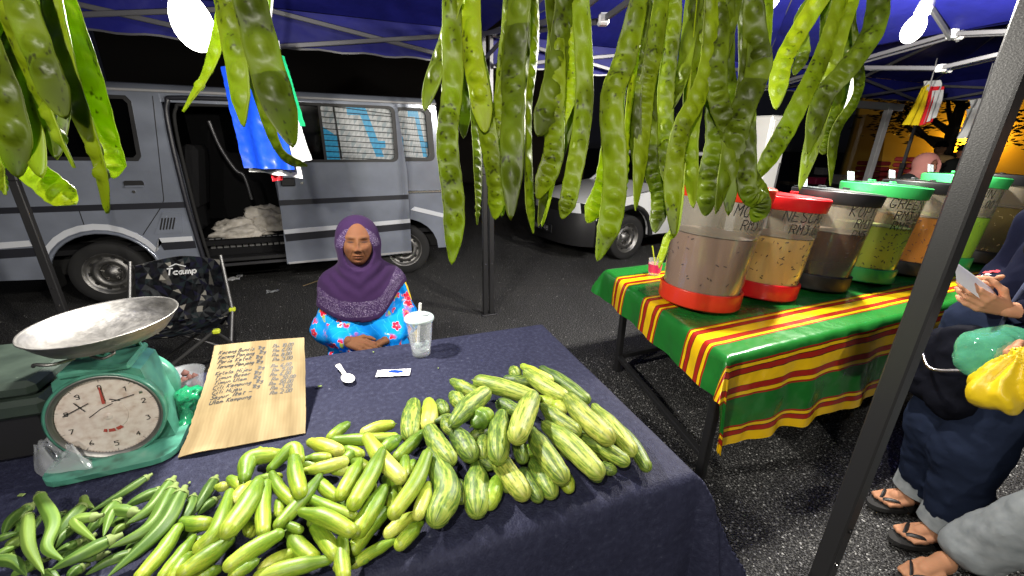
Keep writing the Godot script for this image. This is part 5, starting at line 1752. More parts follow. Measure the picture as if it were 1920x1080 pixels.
func make_scale() -> void:
	var f := Vector3(.41, 0, .91).normalized()
	var at := Vector3(-1.052, .752, -.935)
	var o := thing("weighing_scale", at, "green weighing scale with grimy round dial and steel pan", "scale", "", atan2(f.x, f.z))
	# local z is the dial's front
	var body := MB.new()
	body.prism(PackedVector2Array([Vector2(-.115, .012), Vector2(.115, .012), Vector2(.085, .232), Vector2(.06, .248), Vector2(-.06, .248), Vector2(-.085, .232)]), -.06, .055)
	part("housing", body, M.scale_green, o)
	part("top_cap", MB.new().box(Vector3(0, .247, -.005), Vector3(.14, .018, .135), .008), M.scale_green, o)
	for e in [[.056, .118, 1.0], [-.062, .112, -1.0]]:
		var s := MB.new()
		s.xf = Transform3D(Basis(Vector3.RIGHT, PI / 2 * e[2] - (.09 if e[2] > 0 else .0)), Vector3(0, .122, e[0]))
		s.lathe([Vector2(.086, -.02), Vector2(e[1], -.004), Vector2(e[1] + .003, .018), Vector2(e[1] - .004, .022), Vector2(e[1] - .009, .012)], 64)
		var bz := part("dial_bezel", s, M.scale_green, o)
		var d := MB.new()
		d.xf = s.xf
		d.lathe([Vector2(e[1] - .008, .010), Vector2(.045, .011), Vector2(.001, .011)], 64)
		part("dial_face", d, M.dial_face if e[2] > 0 else M.scale_green_dark, bz)
		if e[2] < 0: continue
		var rim := MB.new()
		rim.xf = s.xf
		rim.lathe([Vector2(e[1] - .005, .021), Vector2(e[1] - .010, .0235), Vector2(e[1] - .016, .014)], 64)
		part("dial_ring", rim, M.worn_steel, bz)
		var disc := MB.new()
		disc.xf = s.xf
		disc.lathe([Vector2(.040, .0112), Vector2(.039, .0135), Vector2(.010, .0135), Vector2(.009, .016), Vector2(.001, .017)], 40)
		part("dial_hub", disc, M.dial_face, bz)
		var marks := MB.new()
		var reds := MB.new()
		var up: Transform3D = s.xf * Transform3D(Basis(Vector3(1, 0, 0), Vector3(0, 0, -1), Vector3(0, 1, 0)), Vector3(0, .0122, 0))
		for i in 100:
			var a := TAU * i / 100
			var r1 := .100 if i % 10 else .094
			marks.xf = up * Transform3D(Basis(Vector3.BACK, a), Vector3.ZERO)
			if nz(i * 60, 3) > -.35: marks.quad(Vector3(-.0004, r1, 0), Vector3(.0004, r1, 0), Vector3(.0004, .103, 0), Vector3(-.0004, .103, 0))
		marks.xf = up
		for i in 10:
			var a := PI / 2 - TAU * i / 10
			var lines := text_lines(str(i), .012, 0, .1)
			marks.xf = up * Transform3D(Basis(), Vector3(cos(a) * .080 - .004, sin(a) * .080 - .006, 0))
			var m := stroke_mesh(lines, .0016, func(q: Vector2) -> Vector3: return marks.xf * Vector3(q.x, q.y, 0))
			part("numeral", m, M.ink, bz)
		part("scale_marks", marks, M.ink, bz)
		# scratches of marker, hand, faded red arc
		var sc := stroke_mesh([[Vector2(-.082, .020), Vector2(-.03, .043)], [Vector2(-.055, .05), Vector2(-.045, .032), Vector2(-.04, .024)], [Vector2(-.035, .005), Vector2(-.01, .022), Vector2(.015, .032)], [Vector2(.012, .045), Vector2(.03, .037)], [Vector2(.015, .037), Vector2(.06, .046)]], .0022, func(q: Vector2) -> Vector3: return up * Vector3(q.x, q.y, .0016))
		part("pen_marks", sc, M.ink, bz)
		reds.xf = up
		for i in 5:
			var a := PI + 1.15 + i * .2 + .05 * (i % 2)
			reds.quad(Vector3(cos(a) * .036, sin(a) * .036, .0016), Vector3(cos(a + .17) * .036, sin(a + .17) * .036, .0016), Vector3(cos(a + .17) * .045, sin(a + .17) * .045, .0008), Vector3(cos(a) * .045, sin(a) * .045, .0008))
		part("maker_mark", reds, M.red_ink, bz)
		var hand := MB.new()
		hand.xf = up
		hand.quad(Vector3(-.0035, .036, .004), Vector3(.0035, .036, .004), Vector3(.0015, .082, .004), Vector3(-.0015, .082, .004))
		part("pointer", hand, M.red_ink, bz)
	var base := MB.new()
	base.xf = Transform3D(Basis(Vector3.RIGHT, -PI / 2), Vector3(0, .012, .01))
	base.prism(round_rect(-.135, -.14, .135, .09, .05), -.008, .006)
	part("base_plate", base, M.scale_green, o)
	for x in [-.09, .09]: part("foot", MB.new().lathe([Vector2(0, 0), Vector2(.014, 0), Vector2(.014, .012), Vector2(0, .012)], 12), M.rubber, o).position = Vector3(x, -.004, .10)
	part("stem", MB.new().box(Vector3(0, .275, 0), Vector3(.024, .06, .024), .004).bar(Vector3(-.09, .300, 0), Vector3(.09, .300, 0), .022, .010).bar(Vector3(0, .299, -.08), Vector3(0, .299, .08), .020, .010), M.scale_green, o)
	part("stay", MB.new().bar(Vector3(.06, .25, -.05), Vector3(.055, .31, -.03), .014, .008), M.scale_green, o)
	for e in [Vector3(.07, .20, .058), Vector3(.074, .17, .058)]: part("screw", MB.new().box(e, Vector3(.012, .012, .01), .004), M.bare_steel, o)
	part("clip", MB.new().tube(spline([Vector3(-.03, .285, .05), Vector3(-.06, .288, .075), Vector3(-.09, .292, .07), Vector3(-.10, .284, .06)], 10), .004, 6), M.worn_steel, o)
	part("clip", MB.new().tube(spline([Vector3(.0, .285, .05), Vector3(.03, .283, .07), Vector3(.05, .292, .06), Vector3(.02, .295, .05)], 10), .004, 6), M.worn_steel, o)
	# the pan rests on the cross
	var p := thing("steel_pan", at + Vector3(0.040, .314, 0.004), "shallow worn steel pan on top of the green scale", "pan")
	p.rotation = Vector3(.02, .3, .035)
	part("bowl", MB.new().lathe([Vector2(0, 0), Vector2(.07, .001), Vector2(.115, .012), Vector2(.132, .032), Vector2(.144, .050), Vector2(.149, .053), Vector2(.150, .0505), Vector2(.146, .047), Vector2(.134, .029), Vector2(.116, .009), Vector2(.07, -.002), Vector2(0, -.003)], 72, true), M.worn_steel, p)
	# plastic under and beside the scale
	var cb := MB.new()
	cb.grid(30, 16, func(u: float, v: float) -> Vector3:
		var a := u * TAU; var q := 1.0 - v
		var h := .05 * sqrt(maxf(0.0, 1.0 - q * q)) * (1.0 + 1.4 * nz(cos(a) * q * 160, sin(a) * q * 160, 4))
		return Vector3(cos(a) * q * .09 * (1.0 + .5 * nz(cos(a) * 90, sin(a) * 90, 2)), h + .006 * nz(u * 900, v * 900) + .004, sin(a) * q * .05), true, true)
	var c := part("clear_plastic_bag", cb, M.film_plastic)
	c.position = Vector3(-1.14, .752, -.841); c.rotation.y = -.4
	tag(c, "crumpled clear plastic bag by the left foot of the green scale", "plastic bag")
	var gbm := MB.new()
	add_net(gbm, nets([[Vector3(-.991, .776, -1.03), Vector3(-.961, .743, -1), .035, .045], [Vector3(-.947, .824, -1.03), Vector3(-.991, .804, -1.03), .035, .03]], .005, .04, func(q: Vector3, d: float) -> float: return d + .022 * absf(nz(q.x * 2200, q.y * 2200, q.z * 2200)) + .008 * nz(q.x * 900, q.y * 900, q.z * 900) - .006))
	tag(part("green_plastic_bag", gbm, M.green_film), "crumpled green plastic bag squeezed between scale and price board", "plastic bag")
	var tub := thing("onion_tub", Vector3(-1.068, .752, -1.161), "clear plastic tub of small brown onions behind the price board", "tub")
	part("wall", MB.new().lathe([Vector2(0, 0), Vector2(.045, 0), Vector2(.058, .07), Vector2(.062, .072), Vector2(.056, .068), Vector2(.043, .004)], 28), M.film_plastic, tub)
	rng.seed = 4
	for i in 14:
		var a := i * 2.4; var q := .012 + .022 * sqrt(i / 14.0)
		part("onion", MB.new().lathe([Vector2(0, -.010), Vector2(.010, -.006), Vector2(.012, .002), Vector2(.005, .010), Vector2(.001, .015)], 10), M.carton_brown, tub).position = Vector3(cos(a) * q, .014 + .014 * (i % 4), sin(a) * q)


func make_board() -> void:
	# the torn cardboard price list leans back on a short stand
	var a := Vector3(-.869, .755, -.863); var b := Vector3(-.584, .755, -.966)
	var c := Vector3(-.684, .93, -1.22); var d := Vector3(-.939, .927, -1.16)
	var ux := (b - a); var n := ux.cross(d - a).normalized()
	var fold := [.0, .36, .745, 1.0]
	var lift := [.0, .013, .011, .0]
	var at := func(u: float, v: float) -> Vector3:
		# two creases bend the sheet; the left edge is torn
		var e := u + ((.014 * nz(v * 600, 5) + .008 * nz(v * 2600, 3)) * (1.0 - u)) + .006 * nz(v * 500, 9) * u
		var p := a.lerp(b, e).lerp(d.lerp(c, e), v)
		var bend := 0.0
		for k in 3:
			if v >= fold[k] and v <= fold[k + 1]: bend = lerpf(lift[k], lift[k + 1], (v - fold[k]) / (fold[k + 1] - fold[k]))
		if v < .05 and u < .35: p += n * .008 * (1.0 - v / .05) * sin(u / .35 * PI)
		return p - n * bend + n * .004 * sin(u * 3.0)
	var o := Node3D.new()
	o.name = "price_board"
	add_child(o)
	tag(o, "torn brown cardboard with handwritten vegetable prices, leaning on the table", "sign")
	part("sheet", MB.new().grid(50, 60, func(u: float, v: float) -> Vector3: return at.call(u, v)), M.cardboard, o)
	part("back_liner", MB.new().grid(50, 60, func(u: float, v: float) -> Vector3: return at.call(u, v) - n * .0045, true), M.cardboard, o)
	part("torn_edge", MB.new().grid(180, 1, func(u: float, v: float) -> Vector3:
		var e := fposmod(u, 1.0) * 4.0
		var q: Vector2 = Vector2(e, 0) if e < 1 else (Vector2(1, e - 1) if e < 2 else (Vector2(3 - e, 1) if e < 3 else Vector2(0, 4 - e)))
		return at.call(q.x, q.y) - n * .0045 * v), M.cardboard_edge, o)
	part("prop_stick", MB.new().bar((c + d) / 2 - n * .006, (a + b) / 2 + Vector3(-.10, 0, -.40), .012, .012), M.cardboard_edge, o)
	var rows := [["Kacang Buncis", "1kg", "Rm 10.00"], ["Kacang Panjang", "1kg", "Rm 6.00"], ["Peria Katak", "1kg", "Rm 8.00"], ["Terung Panjang", "1kg", "Rm 5.00"], ["Ketola Hijau", "1kg", "Rm 6.00"], ["Timun Besar", "1kg", "Rm 5.00"], ["Timun Ulam", "1kg", "Rm 6.00"], ["Cili Kampung", "1kg", "Rm 30.00"], ["Cili Hijau", "1kg", "Rm 20.00"], ["Sayur Ikat -", "", "Rm 3.00"], ["Ulam Kampung", "", "Rm 2.00"]]
	var wide := a.distance_to(b); var tall := a.distance_to(d)
	var y := .955
	for i in rows.size():
		rng.seed = 100 + i
		y -= .046 + (.020 if i == 4 else 0.0)
		var xs := [.07 + .004 * i, .48 + .02 * sin(i * 2.0), .65 + .012 * sin(i * 3.0)]
		if rows[i][1] == "": xs[2] = .66
		for k in 3:
			var text: String = rows[i][k]
			if text == "": continue
			var wmax: float = [.38, .14, .32][k] * wide
			var ls := text_lines(text, .0122, .35, .22)
			var mx := .001
			for l in ls:
				for q in l: mx = maxf(mx, q.x)
			var f := minf(1.0, wmax / mx)
			var mb := MB.new()
			for l in ls:
				var r: Array = l.map(func(q): return Vector2(q.x * f / wide + xs[k], q.y / tall + y + .018 * (xs[k] + q.x * f / wide - .5)))
				for j in r.size() - 1:
					var p: Vector3 = at.call(r[j].x, r[j].y) + n * .0009; var q: Vector3 = at.call(r[j + 1].x, r[j + 1].y) + n * .0009
					var s := (q - p).cross(n).normalized() * .0012
					mb.quad(p - s, p + s, q + s, q - s)
			part("handwriting", mb, M.ink, o)


func make_small_things() -> void:
	# drink cup
	var o := thing("plastic_cup", Vector3(-.354, .752, -1.443), "clear plastic cup with domed lid, straw and melting ice", "cup")
	part("wall", MB.new().lathe([Vector2(.0, .002), Vector2(.030, .001), Vector2(.033, .006), Vector2(.0455, .138), Vector2(.0475, .140), Vector2(.044, .138), Vector2(.0315, .008), Vector2(0, .005)], 40), M.clear_plastic, o)
	for y in [.045, .058, .071, .084, .097]:
		part("rib", MB.new().lathe([Vector2(.0335 + (y - .006) * .0947, y), Vector2(.0347 + (y - .006) * .0947, y + .002), Vector2(.0338 + (y - .006) * .0947, y + .004)], 40), M.clear_plastic, o)
	part("lid", MB.new().lathe([Vector2(.046, .134), Vector2(.0515, .137), Vector2(.0515, .145), Vector2(.046, .149), Vector2(.034, .150), Vector2(.032, .146), Vector2(.006, .147), Vector2(0, .147)], 40), M.milky_lid, o)
	part("straw", MB.new().tube([Vector3(-.012, .01, .008), Vector3(.006, .195, -.006)], .0048, 10), M.white_plastic, o)
	rng.seed = 31
	for i in 7:
		part("ice", MB.new().box(Vector3(rng.randf_range(-.02, .02), .014 + i * .005, rng.randf_range(-.018, .018)), Vector3(.019, .016, .018), .004, Basis.from_euler(Vector3(rng.randf() * 3, rng.randf() * 3, 0))), M.milky_lid, o)
	part("drink", MB.new().lathe([Vector2(0, .007), Vector2(.031, .008), Vector2(.0335, .032), Vector2(0, .032)], 30), M.film_plastic, o)
	o.scale = Vector3.ONE * 1.1
	# spoon
	var sa := Vector3(-.633, .757, -1.32); var sb := Vector3(-.569, .757, -1.243)
	o = thing("soup_spoon", sb, "short white plastic soup spoon lying on the navy cloth", "spoon")
	var dir := (sb - sa).normalized(); var sd := Vector3.UP.cross(dir)
	part("bowl", MB.new().grid(24, 8, func(u: float, v: float) -> Vector3:
		var a := u * TAU; var q := 1.0 - v * .98
		return dir * (cos(a) * q * .034 + .006) + sd * sin(a) * q * .021 + Vector3(0, .010 - .012 * (1.0 - q * q), 0), true, true), M.white_plastic, o)
	part("handle", MB.new().tube([dir * -.025 + Vector3(0, .008, 0), dir * -.045 + Vector3(0, .011, 0), sa - sb + Vector3(0, .013, 0)], [.008, .007, .010], 10, 0, 5, .35, Vector3.UP), M.white_plastic, o)
	# wrapped wipe
	o = thing("wipe_packet", Vector3(-.422, .756, -1.291), "small white wrapped wipe with a blue print on the navy cloth", "packet", "", .12)
	part("wrapper", MB.new().grid(20, 10, func(u: float, v: float) -> Vector3: return Vector3((u - .5) * .118, .003 + .004 * sin(u * PI) * sin(v * PI) + .0012 * nz(u * 500, v * 300), (v - .5) * .045), true), M.paper, o)
	part("print", MB.new().grid(12, 6, func(u: float, v: float) -> Vector3: return Vector3(-.022 + u * .05 + v * .012, .0086 + .0012 * nz(u * 300, v * 300), (v - .5) * .02 * (1.0 - absf(u - .5))), true), M.blue_bag, o)
	# crumbs and scraps of stalk on the cloth
	for e in [[Vector3(-.648, .756, -1.202), .008, "below the soup spoon"], [Vector3(-.545, .756, -1.447), .005, "near the cloth edge before the woman"], [Vector3(-.268, .756, -1.333), .004, "right of the wipe packet"], [Vector3(-1.136, .756, -.735), .008, "behind the okra at the left"], [Vector3(-.777, .756, -.779), .005, "between the cardboard and the okra"]]:
		tag(part("leaf_scrap", MB.new().box(Vector3.ZERO, Vector3(e[1] * 1.6, .003, e[1]), .001, Basis(Vector3.UP, e[1] * 400)), M.okra_cap), "tiny scrap of green stalk on the navy cloth " + e[2], "scrap", "scraps of stalk on the cloth")
		get_child(-1).position = e[0]
	# dark bin at the left
	var n := Vector3(-.351, 0, -.936); var al := Vector3(.936, 0, -.351)
	var bf := Vector3(-1.174, .752, -.865)
	o = thing("plastic_crate", bf - al * .24 + n * .15, "dark green plastic crate with thick rim at the left end of the table", "crate", "", atan2(-n.x, -n.z))
	part("wall", MB.new().box(Vector3(0, .085, 0), Vector3(.46, .165, .28), .012), M.black_plastic, o)
	part("rim", MB.new().box(Vector3(0, .155, 0), Vector3(.50, .05, .32), .012), M.bin_plastic, o)
	part("lid", MB.new().box(Vector3(0, .20, 0), Vector3(.47, .045, .29), .016), M.bin_plastic, o)
	part("grip_slot", MB.new().box(Vector3(.14, .198, .146), Vector3(.07, .014, .006), .002, Basis(Vector3.BACK, .5)), M.black_plastic, o)
	# folding chair
	o = thing("camping_chair", Vector3(-2.209, 0, -2.719) + Vector3(.0, 0, .24), "folding camping chair with black and grey camouflage fabric and lime joints", "chair", "", .38)
	part("backrest", MB.new().grid(16, 16, func(u: float, v: float) -> Vector3: return Vector3(lerpf(-.27, .27, u) * (1.0 - .10 * v), .30 + v * .44 + .02 * sin(u * PI) * v - .03 * absf(u - .5), -.10 - v * .16 - .05 * sin(u * PI))), M.camo_fabric, o)
	part("backrest_rear", MB.new().grid(16, 16, func(u: float, v: float) -> Vector3: return Vector3(lerpf(-.27, .27, u) * (1.0 - .10 * v), .30 + v * .44 + .02 * sin(u * PI) * v - .03 * absf(u - .5), -.108 - v * .16 - .05 * sin(u * PI)), true), M.black_plastic, o)
	part("seat", MB.new().grid(12, 12, func(u: float, v: float) -> Vector3: return Vector3(lerpf(-.26, .26, u), .36 + .05 * v - .05 * sin(u * PI) * sin(v * PI), lerpf(-.12, .30, v)), true), M.camo_fabric, o)
	for s in [-1.0, 1.0]:
		part("post", MB.new().tube([Vector3(s * .285, .08, .24), Vector3(s * .29, .40, -.10), Vector3(s * .255, .76, -.25)], .011, 8), M.chair_grey, o)
		part("leg", MB.new().tube([Vector3(s * .285, .40, .30), Vector3(s * .29, .02, -.18)], .011, 8), M.chair_grey, o)
		part("leg", MB.new().tube([Vector3(s * .285, .42, .30), Vector3(s * -.25, .02, .26)], .010, 8), M.chair_grey, o)
		part("leg", MB.new().tube([Vector3(s * .285, .40, -.10), Vector3(s * -.25, .02, -.20)], .010, 8), M.chair_grey, o)
		for e in [Vector3(s * .285, .41, .30), Vector3(s * .29, .40, -.10), Vector3(s * .285, .06, .25)]:
			part("joint_cap", MB.new().box(e, Vector3(.04, .03, .04), .008), M.lime_fitting, o)
	var lg := text_lines("Tcamp", .042, .25, .02)
	part("lettering", stroke_mesh(lg, .0085, func(q: Vector2) -> Vector3: return Vector3(q.x - .085, .645 + q.y, -.262 - .10 * (q.y / .3) * .5)), M.white_bag, o)
	part("peak_mark", stroke_mesh([[Vector2(.0, .055), Vector2(.04, .072), Vector2(.09, .05)]], .007, func(q: Vector2) -> Vector3: return Vector3(q.x - .06, .645 + q.y, -.268)), M.white_bag, o)
	# litter
	var k := 0
	for e in [[Vector3(-3.227, 0, -4.468), .17, .11, "flat pale sheet of paper lying on the asphalt beside the camping chair"], [Vector3(-2.541, 0, -4.092), .12, .09, "crumpled translucent scrap on the asphalt left of the seated woman"], [Vector3(-3.217, 0, -4.607), .06, .16, "narrow pale strip of paper near the van step"]]:
		var li := MB.new().grid(10, 10, func(u: float, v: float) -> Vector3: return Vector3((u - .5) * e[1], .006 + .03 * absf(nz(u * 160 + k * 90, v * 160)), (v - .5) * e[2]), true)
		var l := part("litter", li, M.film_plastic if k == 1 else M.paper)
		l.position = e[0]; l.rotation.y = .5
		tag(l, e[3], "litter")
		k += 1
	var tw := part("twig", MB.new().tube([Vector3(-2.319, .006, -4.292), Vector3(-2.24, .01, -4.432), Vector3(-2.223, .006, -4.502)], .005, 6), M.cardboard)
	tag(tw, "thin pale stick on the asphalt left of the seated woman", "stick")
	# pile of plastic carrier bags behind the second bunch
	o = thing("carrier_bags", Vector3(-1.241, 2.032, -2.401), "hanging bundle of blue, white, green and red plastic carrier bags", "bags")
	var base: Vector3 = o.position
	var sheet := func(p: Array, m: Material, called: String, cr: float, z: float) -> void:
		var g := MB.new()
		g.grid(22, 30, func(u: float, v: float) -> Vector3:
			var q: Vector3 = p[0].lerp(p[1], u).lerp(p[3].lerp(p[2], u), v) - base
			var amp := .006 + .012 * v
			return q + Vector3(0, 0, z + amp * sin(u * 14.0 + cr + 2.0 * nz(v * 90, u * 50)) + .007 * nz(u * 900 + cr * 70, v * 1400)))
		part(called, g, m, o)
	sheet.call([Vector3(-1.313, 2.023, -2.419), Vector3(-1.231, 2.024, -2.419), Vector3(-1.082, 1.355, -2.16), Vector3(-1.355, 1.384, -2.17)], M.white_bag, "white_bag", 1.0, -.02)
	sheet.call([Vector3(-1.482, 1.882, -2.316), Vector3(-1.241, 1.924, -2.33), Vector3(-1.094, 1.401, -2.123), Vector3(-1.344, 1.405, -2.124)], M.blue_bag, "blue_bag", 2.0, .0)
	sheet.call([Vector3(-1.285, 1.982, -2.394), Vector3(-1.218, 1.932, -2.376), Vector3(-1.035, 1.446, -2.181), Vector3(-1.149, 1.413, -2.17)], M.white_bag, "white_bag", 3.0, .0)
	sheet.call([Vector3(-1.263, 1.966, -2.409), Vector3(-1.202, 1.949, -2.403), Vector3(-1.086, 1.609, -2.272), Vector3(-1.133, 1.604, -2.269)], M.green_bag, "green_bag", 4.0, .0)
	sheet.call([Vector3(-1.299, 1.439, -2.243), Vector3(-1.21, 1.44, -2.243), Vector3(-1.214, 1.341, -2.208), Vector3(-1.258, 1.335, -2.206)], M.red_bag, "red_bag", 5.0, .0)
	part("tie", MB.new().tube([Vector3(-1.274, 2.006, -2.392) - base, Vector3(-1.261, 2.058, -2.41) - base, Vector3(.02, .35, -.1)], .006, 6), M.white_bag, o)


func make_far_side() -> void:
	# lit ochre wall with its lamp, a tree in front of it, a shop frame and a stall behind the drinks
	var w := part("lit_wall", MB.new().box(Vector3(0, 2.5, 0), Vector3(9, 5.0, .3), .03), M.wall_ochre)
	w.position = Vector3(15.0, 0, -12.4); w.rotation.y = -.45
	tag(w, "ochre yellow wall far behind lit by an amber lamp", "wall")
	var l := thing("wall_lamp", Vector3(13.545, 1.813, -12.832), "bright amber lamp glowing in front of the ochre wall", "lamp")
	part("globe", MB.new().lathe([Vector2(0, -.16), Vector2(.13, -.1), Vector2(.16, 0), Vector2(.13, .1), Vector2(0, .16)], 20), M.amber_glow, l)
	part("post", MB.new().tube([Vector3(0, -.1, 0), Vector3(0, -l.position.y, 0)], .035, 8), M.black_steel, l)
	var li := OmniLight3D.new()
	li.name = "amber_light"; li.light_color = Color(1, .74, .25); li.light_energy = 9.0; li.light_size = .12; li.omni_range = 40; li.omni_attenuation = 2; li.shadow_enabled = true
	l.add_child(li)
	var b := part("dark_building", MB.new().box(Vector3(0, 3, 0), Vector3(16, 6, .4), .05), M.wall_dark)
	b.position = Vector3(-5, 0, -16); b.rotation.y = .2
	tag(b, "long dark building in the night behind the van", "building")
	# tree
	var root: Vector3 = Vector3(9.715, .953, -9.872) * Vector3(1, 0, 1)
	var t := thing("tree", root, "dark bare branched tree standing before the lit ochre wall", "tree")
	var tr := MB.new()
	rng.seed = 17
	var tips := []
	tr.tube(spline([Vector3.ZERO, Vector3(.08, 1.2, 0), Vector3(-.05, 2.2, .1), Vector3(.05, 3.2, 0)], 12), [.17, .16, .15, .14, .13, .12, .12, .11, .10, .09, .08, .07, .05], 8)
	for i in 9:
		var a := rng.randf() * TAU
		var s := Vector3(.0, 1.3 + i * .2, 0)
		var e := s + Vector3(cos(a) * rng.randf_range(.7, 1.7), rng.randf_range(.5, 1.4), sin(a) * rng.randf_range(.5, 1.2))
		var m := (s + e) / 2 + Vector3(0, -.12, 0)
		tr.tube(spline([s, m, e], 8), [.07, .065, .06, .05, .045, .04, .03, .02, .012], 6)
		tips.append_array([e, m.lerp(e, .5), m.lerp(e, .8)])
	part("trunk", tr, M.bark, t)
	var cr := MB.new()
	for tip in tips:
		for i in 90:
			var p: Vector3 = tip + Vector3(rng.randfn(0, .28), rng.randfn(0, .18), rng.randfn(0, .28))
			var bb := Basis.from_euler(Vector3(rng.randf() * TAU, rng.randf() * TAU, 0)) 
			cr.quad(p, p + bb * Vector3(.09, .02, 0), p + bb * Vector3(.15, .0, .03), p + bb * Vector3(.07, -.03, 0))
	tag(part("crown", cr, M.leaf_dark, t), "", "", "", "stuff")
	# white framed shelter
	var sx := thing("shop_frame", Vector3.ZERO, "white framed dark shelter front behind the drinks stall", "shelter")
	var z := -6.9
	part("beam", MB.new().bar(Vector3(4.844, 2.19, -6.9), Vector3(5.939, 2.132, -6.9), .06, .10), M.frame_white, sx)
	part("post", MB.new().bar(Vector3(5.739, 2.144, -6.9), Vector3(5.714, .989, -6.9) * Vector3(1, 0, 1) + Vector3(0, 0, 0), .09, .07), M.frame_white, sx)
	part("dark_panel", MB.new().quad(Vector3(4.358, 2.021, -7.1), Vector3(4.735, .465, -7.1), Vector3(6.191, .489, -7.1), Vector3(5.918, 2.045, -7.1)), M.pane_dark, sx)
	# far stall table with cartons, bottles and tubs
	var ty := .92
	var tt := thing("far_stall_table", Vector3(0, 0, 0), "dark stall table with cartons and bottles behind the drink tubs", "table")
	var c0 := Vector3(4.976, .92, -7.508); var c1 := Vector3(7.377, .92, -7.259)
	part("top_board", MB.new().bar(c0 + Vector3(0, -.02, -.2), c1 + Vector3(0, -.02, -.2), .7, .04), M.wall_dark, tt)
	for e in [c0, c1, c0 + Vector3(0, 0, -.5), c1 + Vector3(0, 0, -.5)]: part("leg", MB.new().bar(e * Vector3(1, 0, 1), e - Vector3(0, .03, 0), .04, .04), M.black_steel, tt)
	var put := func(called: String, at: Vector3, size: Vector3, m: Material, label: String, cat: String) -> Node3D:
		var o := thing(called, at, label, cat, "", .3)
		part("body", MB.new().box(Vector3(0, size.y / 2, 0), size, .012), m, o)
		part("lid", MB.new().box(Vector3(0, size.y + .008, 0), Vector3(size.x * 1.04, .02, size.z * 1.04), .006), m, o)
		return o
	put.call("carton", Vector3(6.878, .92, -7.833), Vector3(.28, .24, .2), M.carton_pink, "pinkish brown carton left of the grey pole on the far table", "carton")
	put.call("carton", Vector3(7.176, .92, -7.589) + Vector3(0.1, 0, -.1), Vector3(.26, .26, .22), M.carton_brown, "dark brown carton behind the grey pole on the far table", "carton")
	put.call("pink_tray", Vector3(5.383, .92, -7.578), Vector3(.24, .10, .2), M.pink_plastic, "bright pink tray on the far table behind the pods", "tray")
	put.call("clear_box", Vector3(5.864, .92, -7.66), Vector3(.24, .15, .2), M.film_plastic, "clear plastic box of food on the far table", "box")
	put.call("clear_box", Vector3(6.186, .92, -8.481) + Vector3(0, .1, -.1), Vector3(.22, .12, .2), M.film_plastic, "clear plastic box standing on the bright pink tray", "box")
	var kx := 0
	for e in [[Vector3(6.12, .92, -7.605), M.orange_drink, "small bottle of orange drink on the far table"], [Vector3(6.273, .92, -7.534), M.clear_plastic, "small clear bottle beside the white post on the far table"]]:
		var o := thing("bottle", e[0], e[2], "bottle")
		part("body", MB.new().lathe([Vector2(0, 0), Vector2(.038, 0), Vector2(.04, .14), Vector2(.036, .16), Vector2(.016, .20), Vector2(.015, .225)], 20), e[1], o)
		part("cap", MB.new().lathe([Vector2(.018, .222), Vector2(.018, .245), Vector2(0, .247)], 14), M.white_plastic, o)
		kx += 1
	for st in [[Vector3(6.402, 1.372, -6.942), 5, M.tray_red, "stack of dark red trays left of the tan shirted man"], [Vector3(6.312, 1.345, -7.57), 4, M.tray_red, "stack of dark red trays beside the white post"], [Vector3(7.063, 1.348, -7.359), 4, M.black_plastic, "stack of black trays left of the tan shirted man"]]:
		for i in st[1]:
			var e := part("stacked_tray", MB.new().box(Vector3.ZERO, Vector3(.42, .07, .3), .02), st[2])
			e.position = st[0] * Vector3(1, 0, 1) + Vector3(0, 1.02 + i * .09, 0)
			e.rotation.y = .3
			var lab: String = st[3]
			tag(e, ["lowest", "second", "third", "fourth", "topmost"][i] + " tray of the " + lab, "tray", lab)
		var pl := part("tray_stand", MB.new().box(Vector3(0, .49, 0), Vector3(.5, .98, .4), .02), M.wall_dark)
		pl.position = st[0] * Vector3(1, 0, 1)
		tag(pl, "dark stand under the " + st[3], "stand")
	# hanging bags on the far tent post
	var post: Vector3 = Vector3(4.589, 2.046, -5.06)
	var hb := thing("carrier_bags", post, "hanging bundle of yellow, red and white bags on the far tent pole", "bags")
	for e in [[[Vector3(4.544, 2.186, -5.109), Vector3(4.627, 2.227, -5.124), Vector3(4.527, 1.792, -4.969), Vector3(4.325, 1.795, -4.97)], M.yellow_cream_bag, "yellow_bag"], [[Vector3(4.607, 2.201, -5.094), Vector3(4.774, 2.204, -5.095), Vector3(4.65, 1.833, -4.962), Vector3(4.496, 1.785, -4.945)], M.red_bag, "red_bag"], [[Vector3(4.624, 2.154, -5.056), Vector3(4.742, 2.167, -5.06), Vector3(4.676, 1.888, -4.961), Vector3(4.535, 1.808, -4.932)], M.white_bag, "white_bag"], [[Vector3(4.567, 2.259, -5.136), Vector3(4.746, 2.273, -5.141), Vector3(4.765, 2.173, -5.105), Vector3(4.533, 2.158, -5.099)], M.white_bag, "white_bag"]]:
		var p: Array = e[0]
		part(e[2], MB.new().grid(14, 14, func(u: float, v: float) -> Vector3: return p[0].lerp(p[1], u).lerp(p[3].lerp(p[2], u), v) - post + Vector3(0, 0, .02 * sin(u * 13 + v * 3))), e[1], hb)
	part("hook", MB.new().tube([Vector3(0, .1, 0), Vector3(.02, .5, -.05)], .006, 6), M.frame_white, hb)
	var wb: Vector3 = Vector3(5.215, 2.056, -5.063)
	hb = thing("carrier_bags", wb, "hanging bundle of white bags right of the yellow and red bags", "bags")
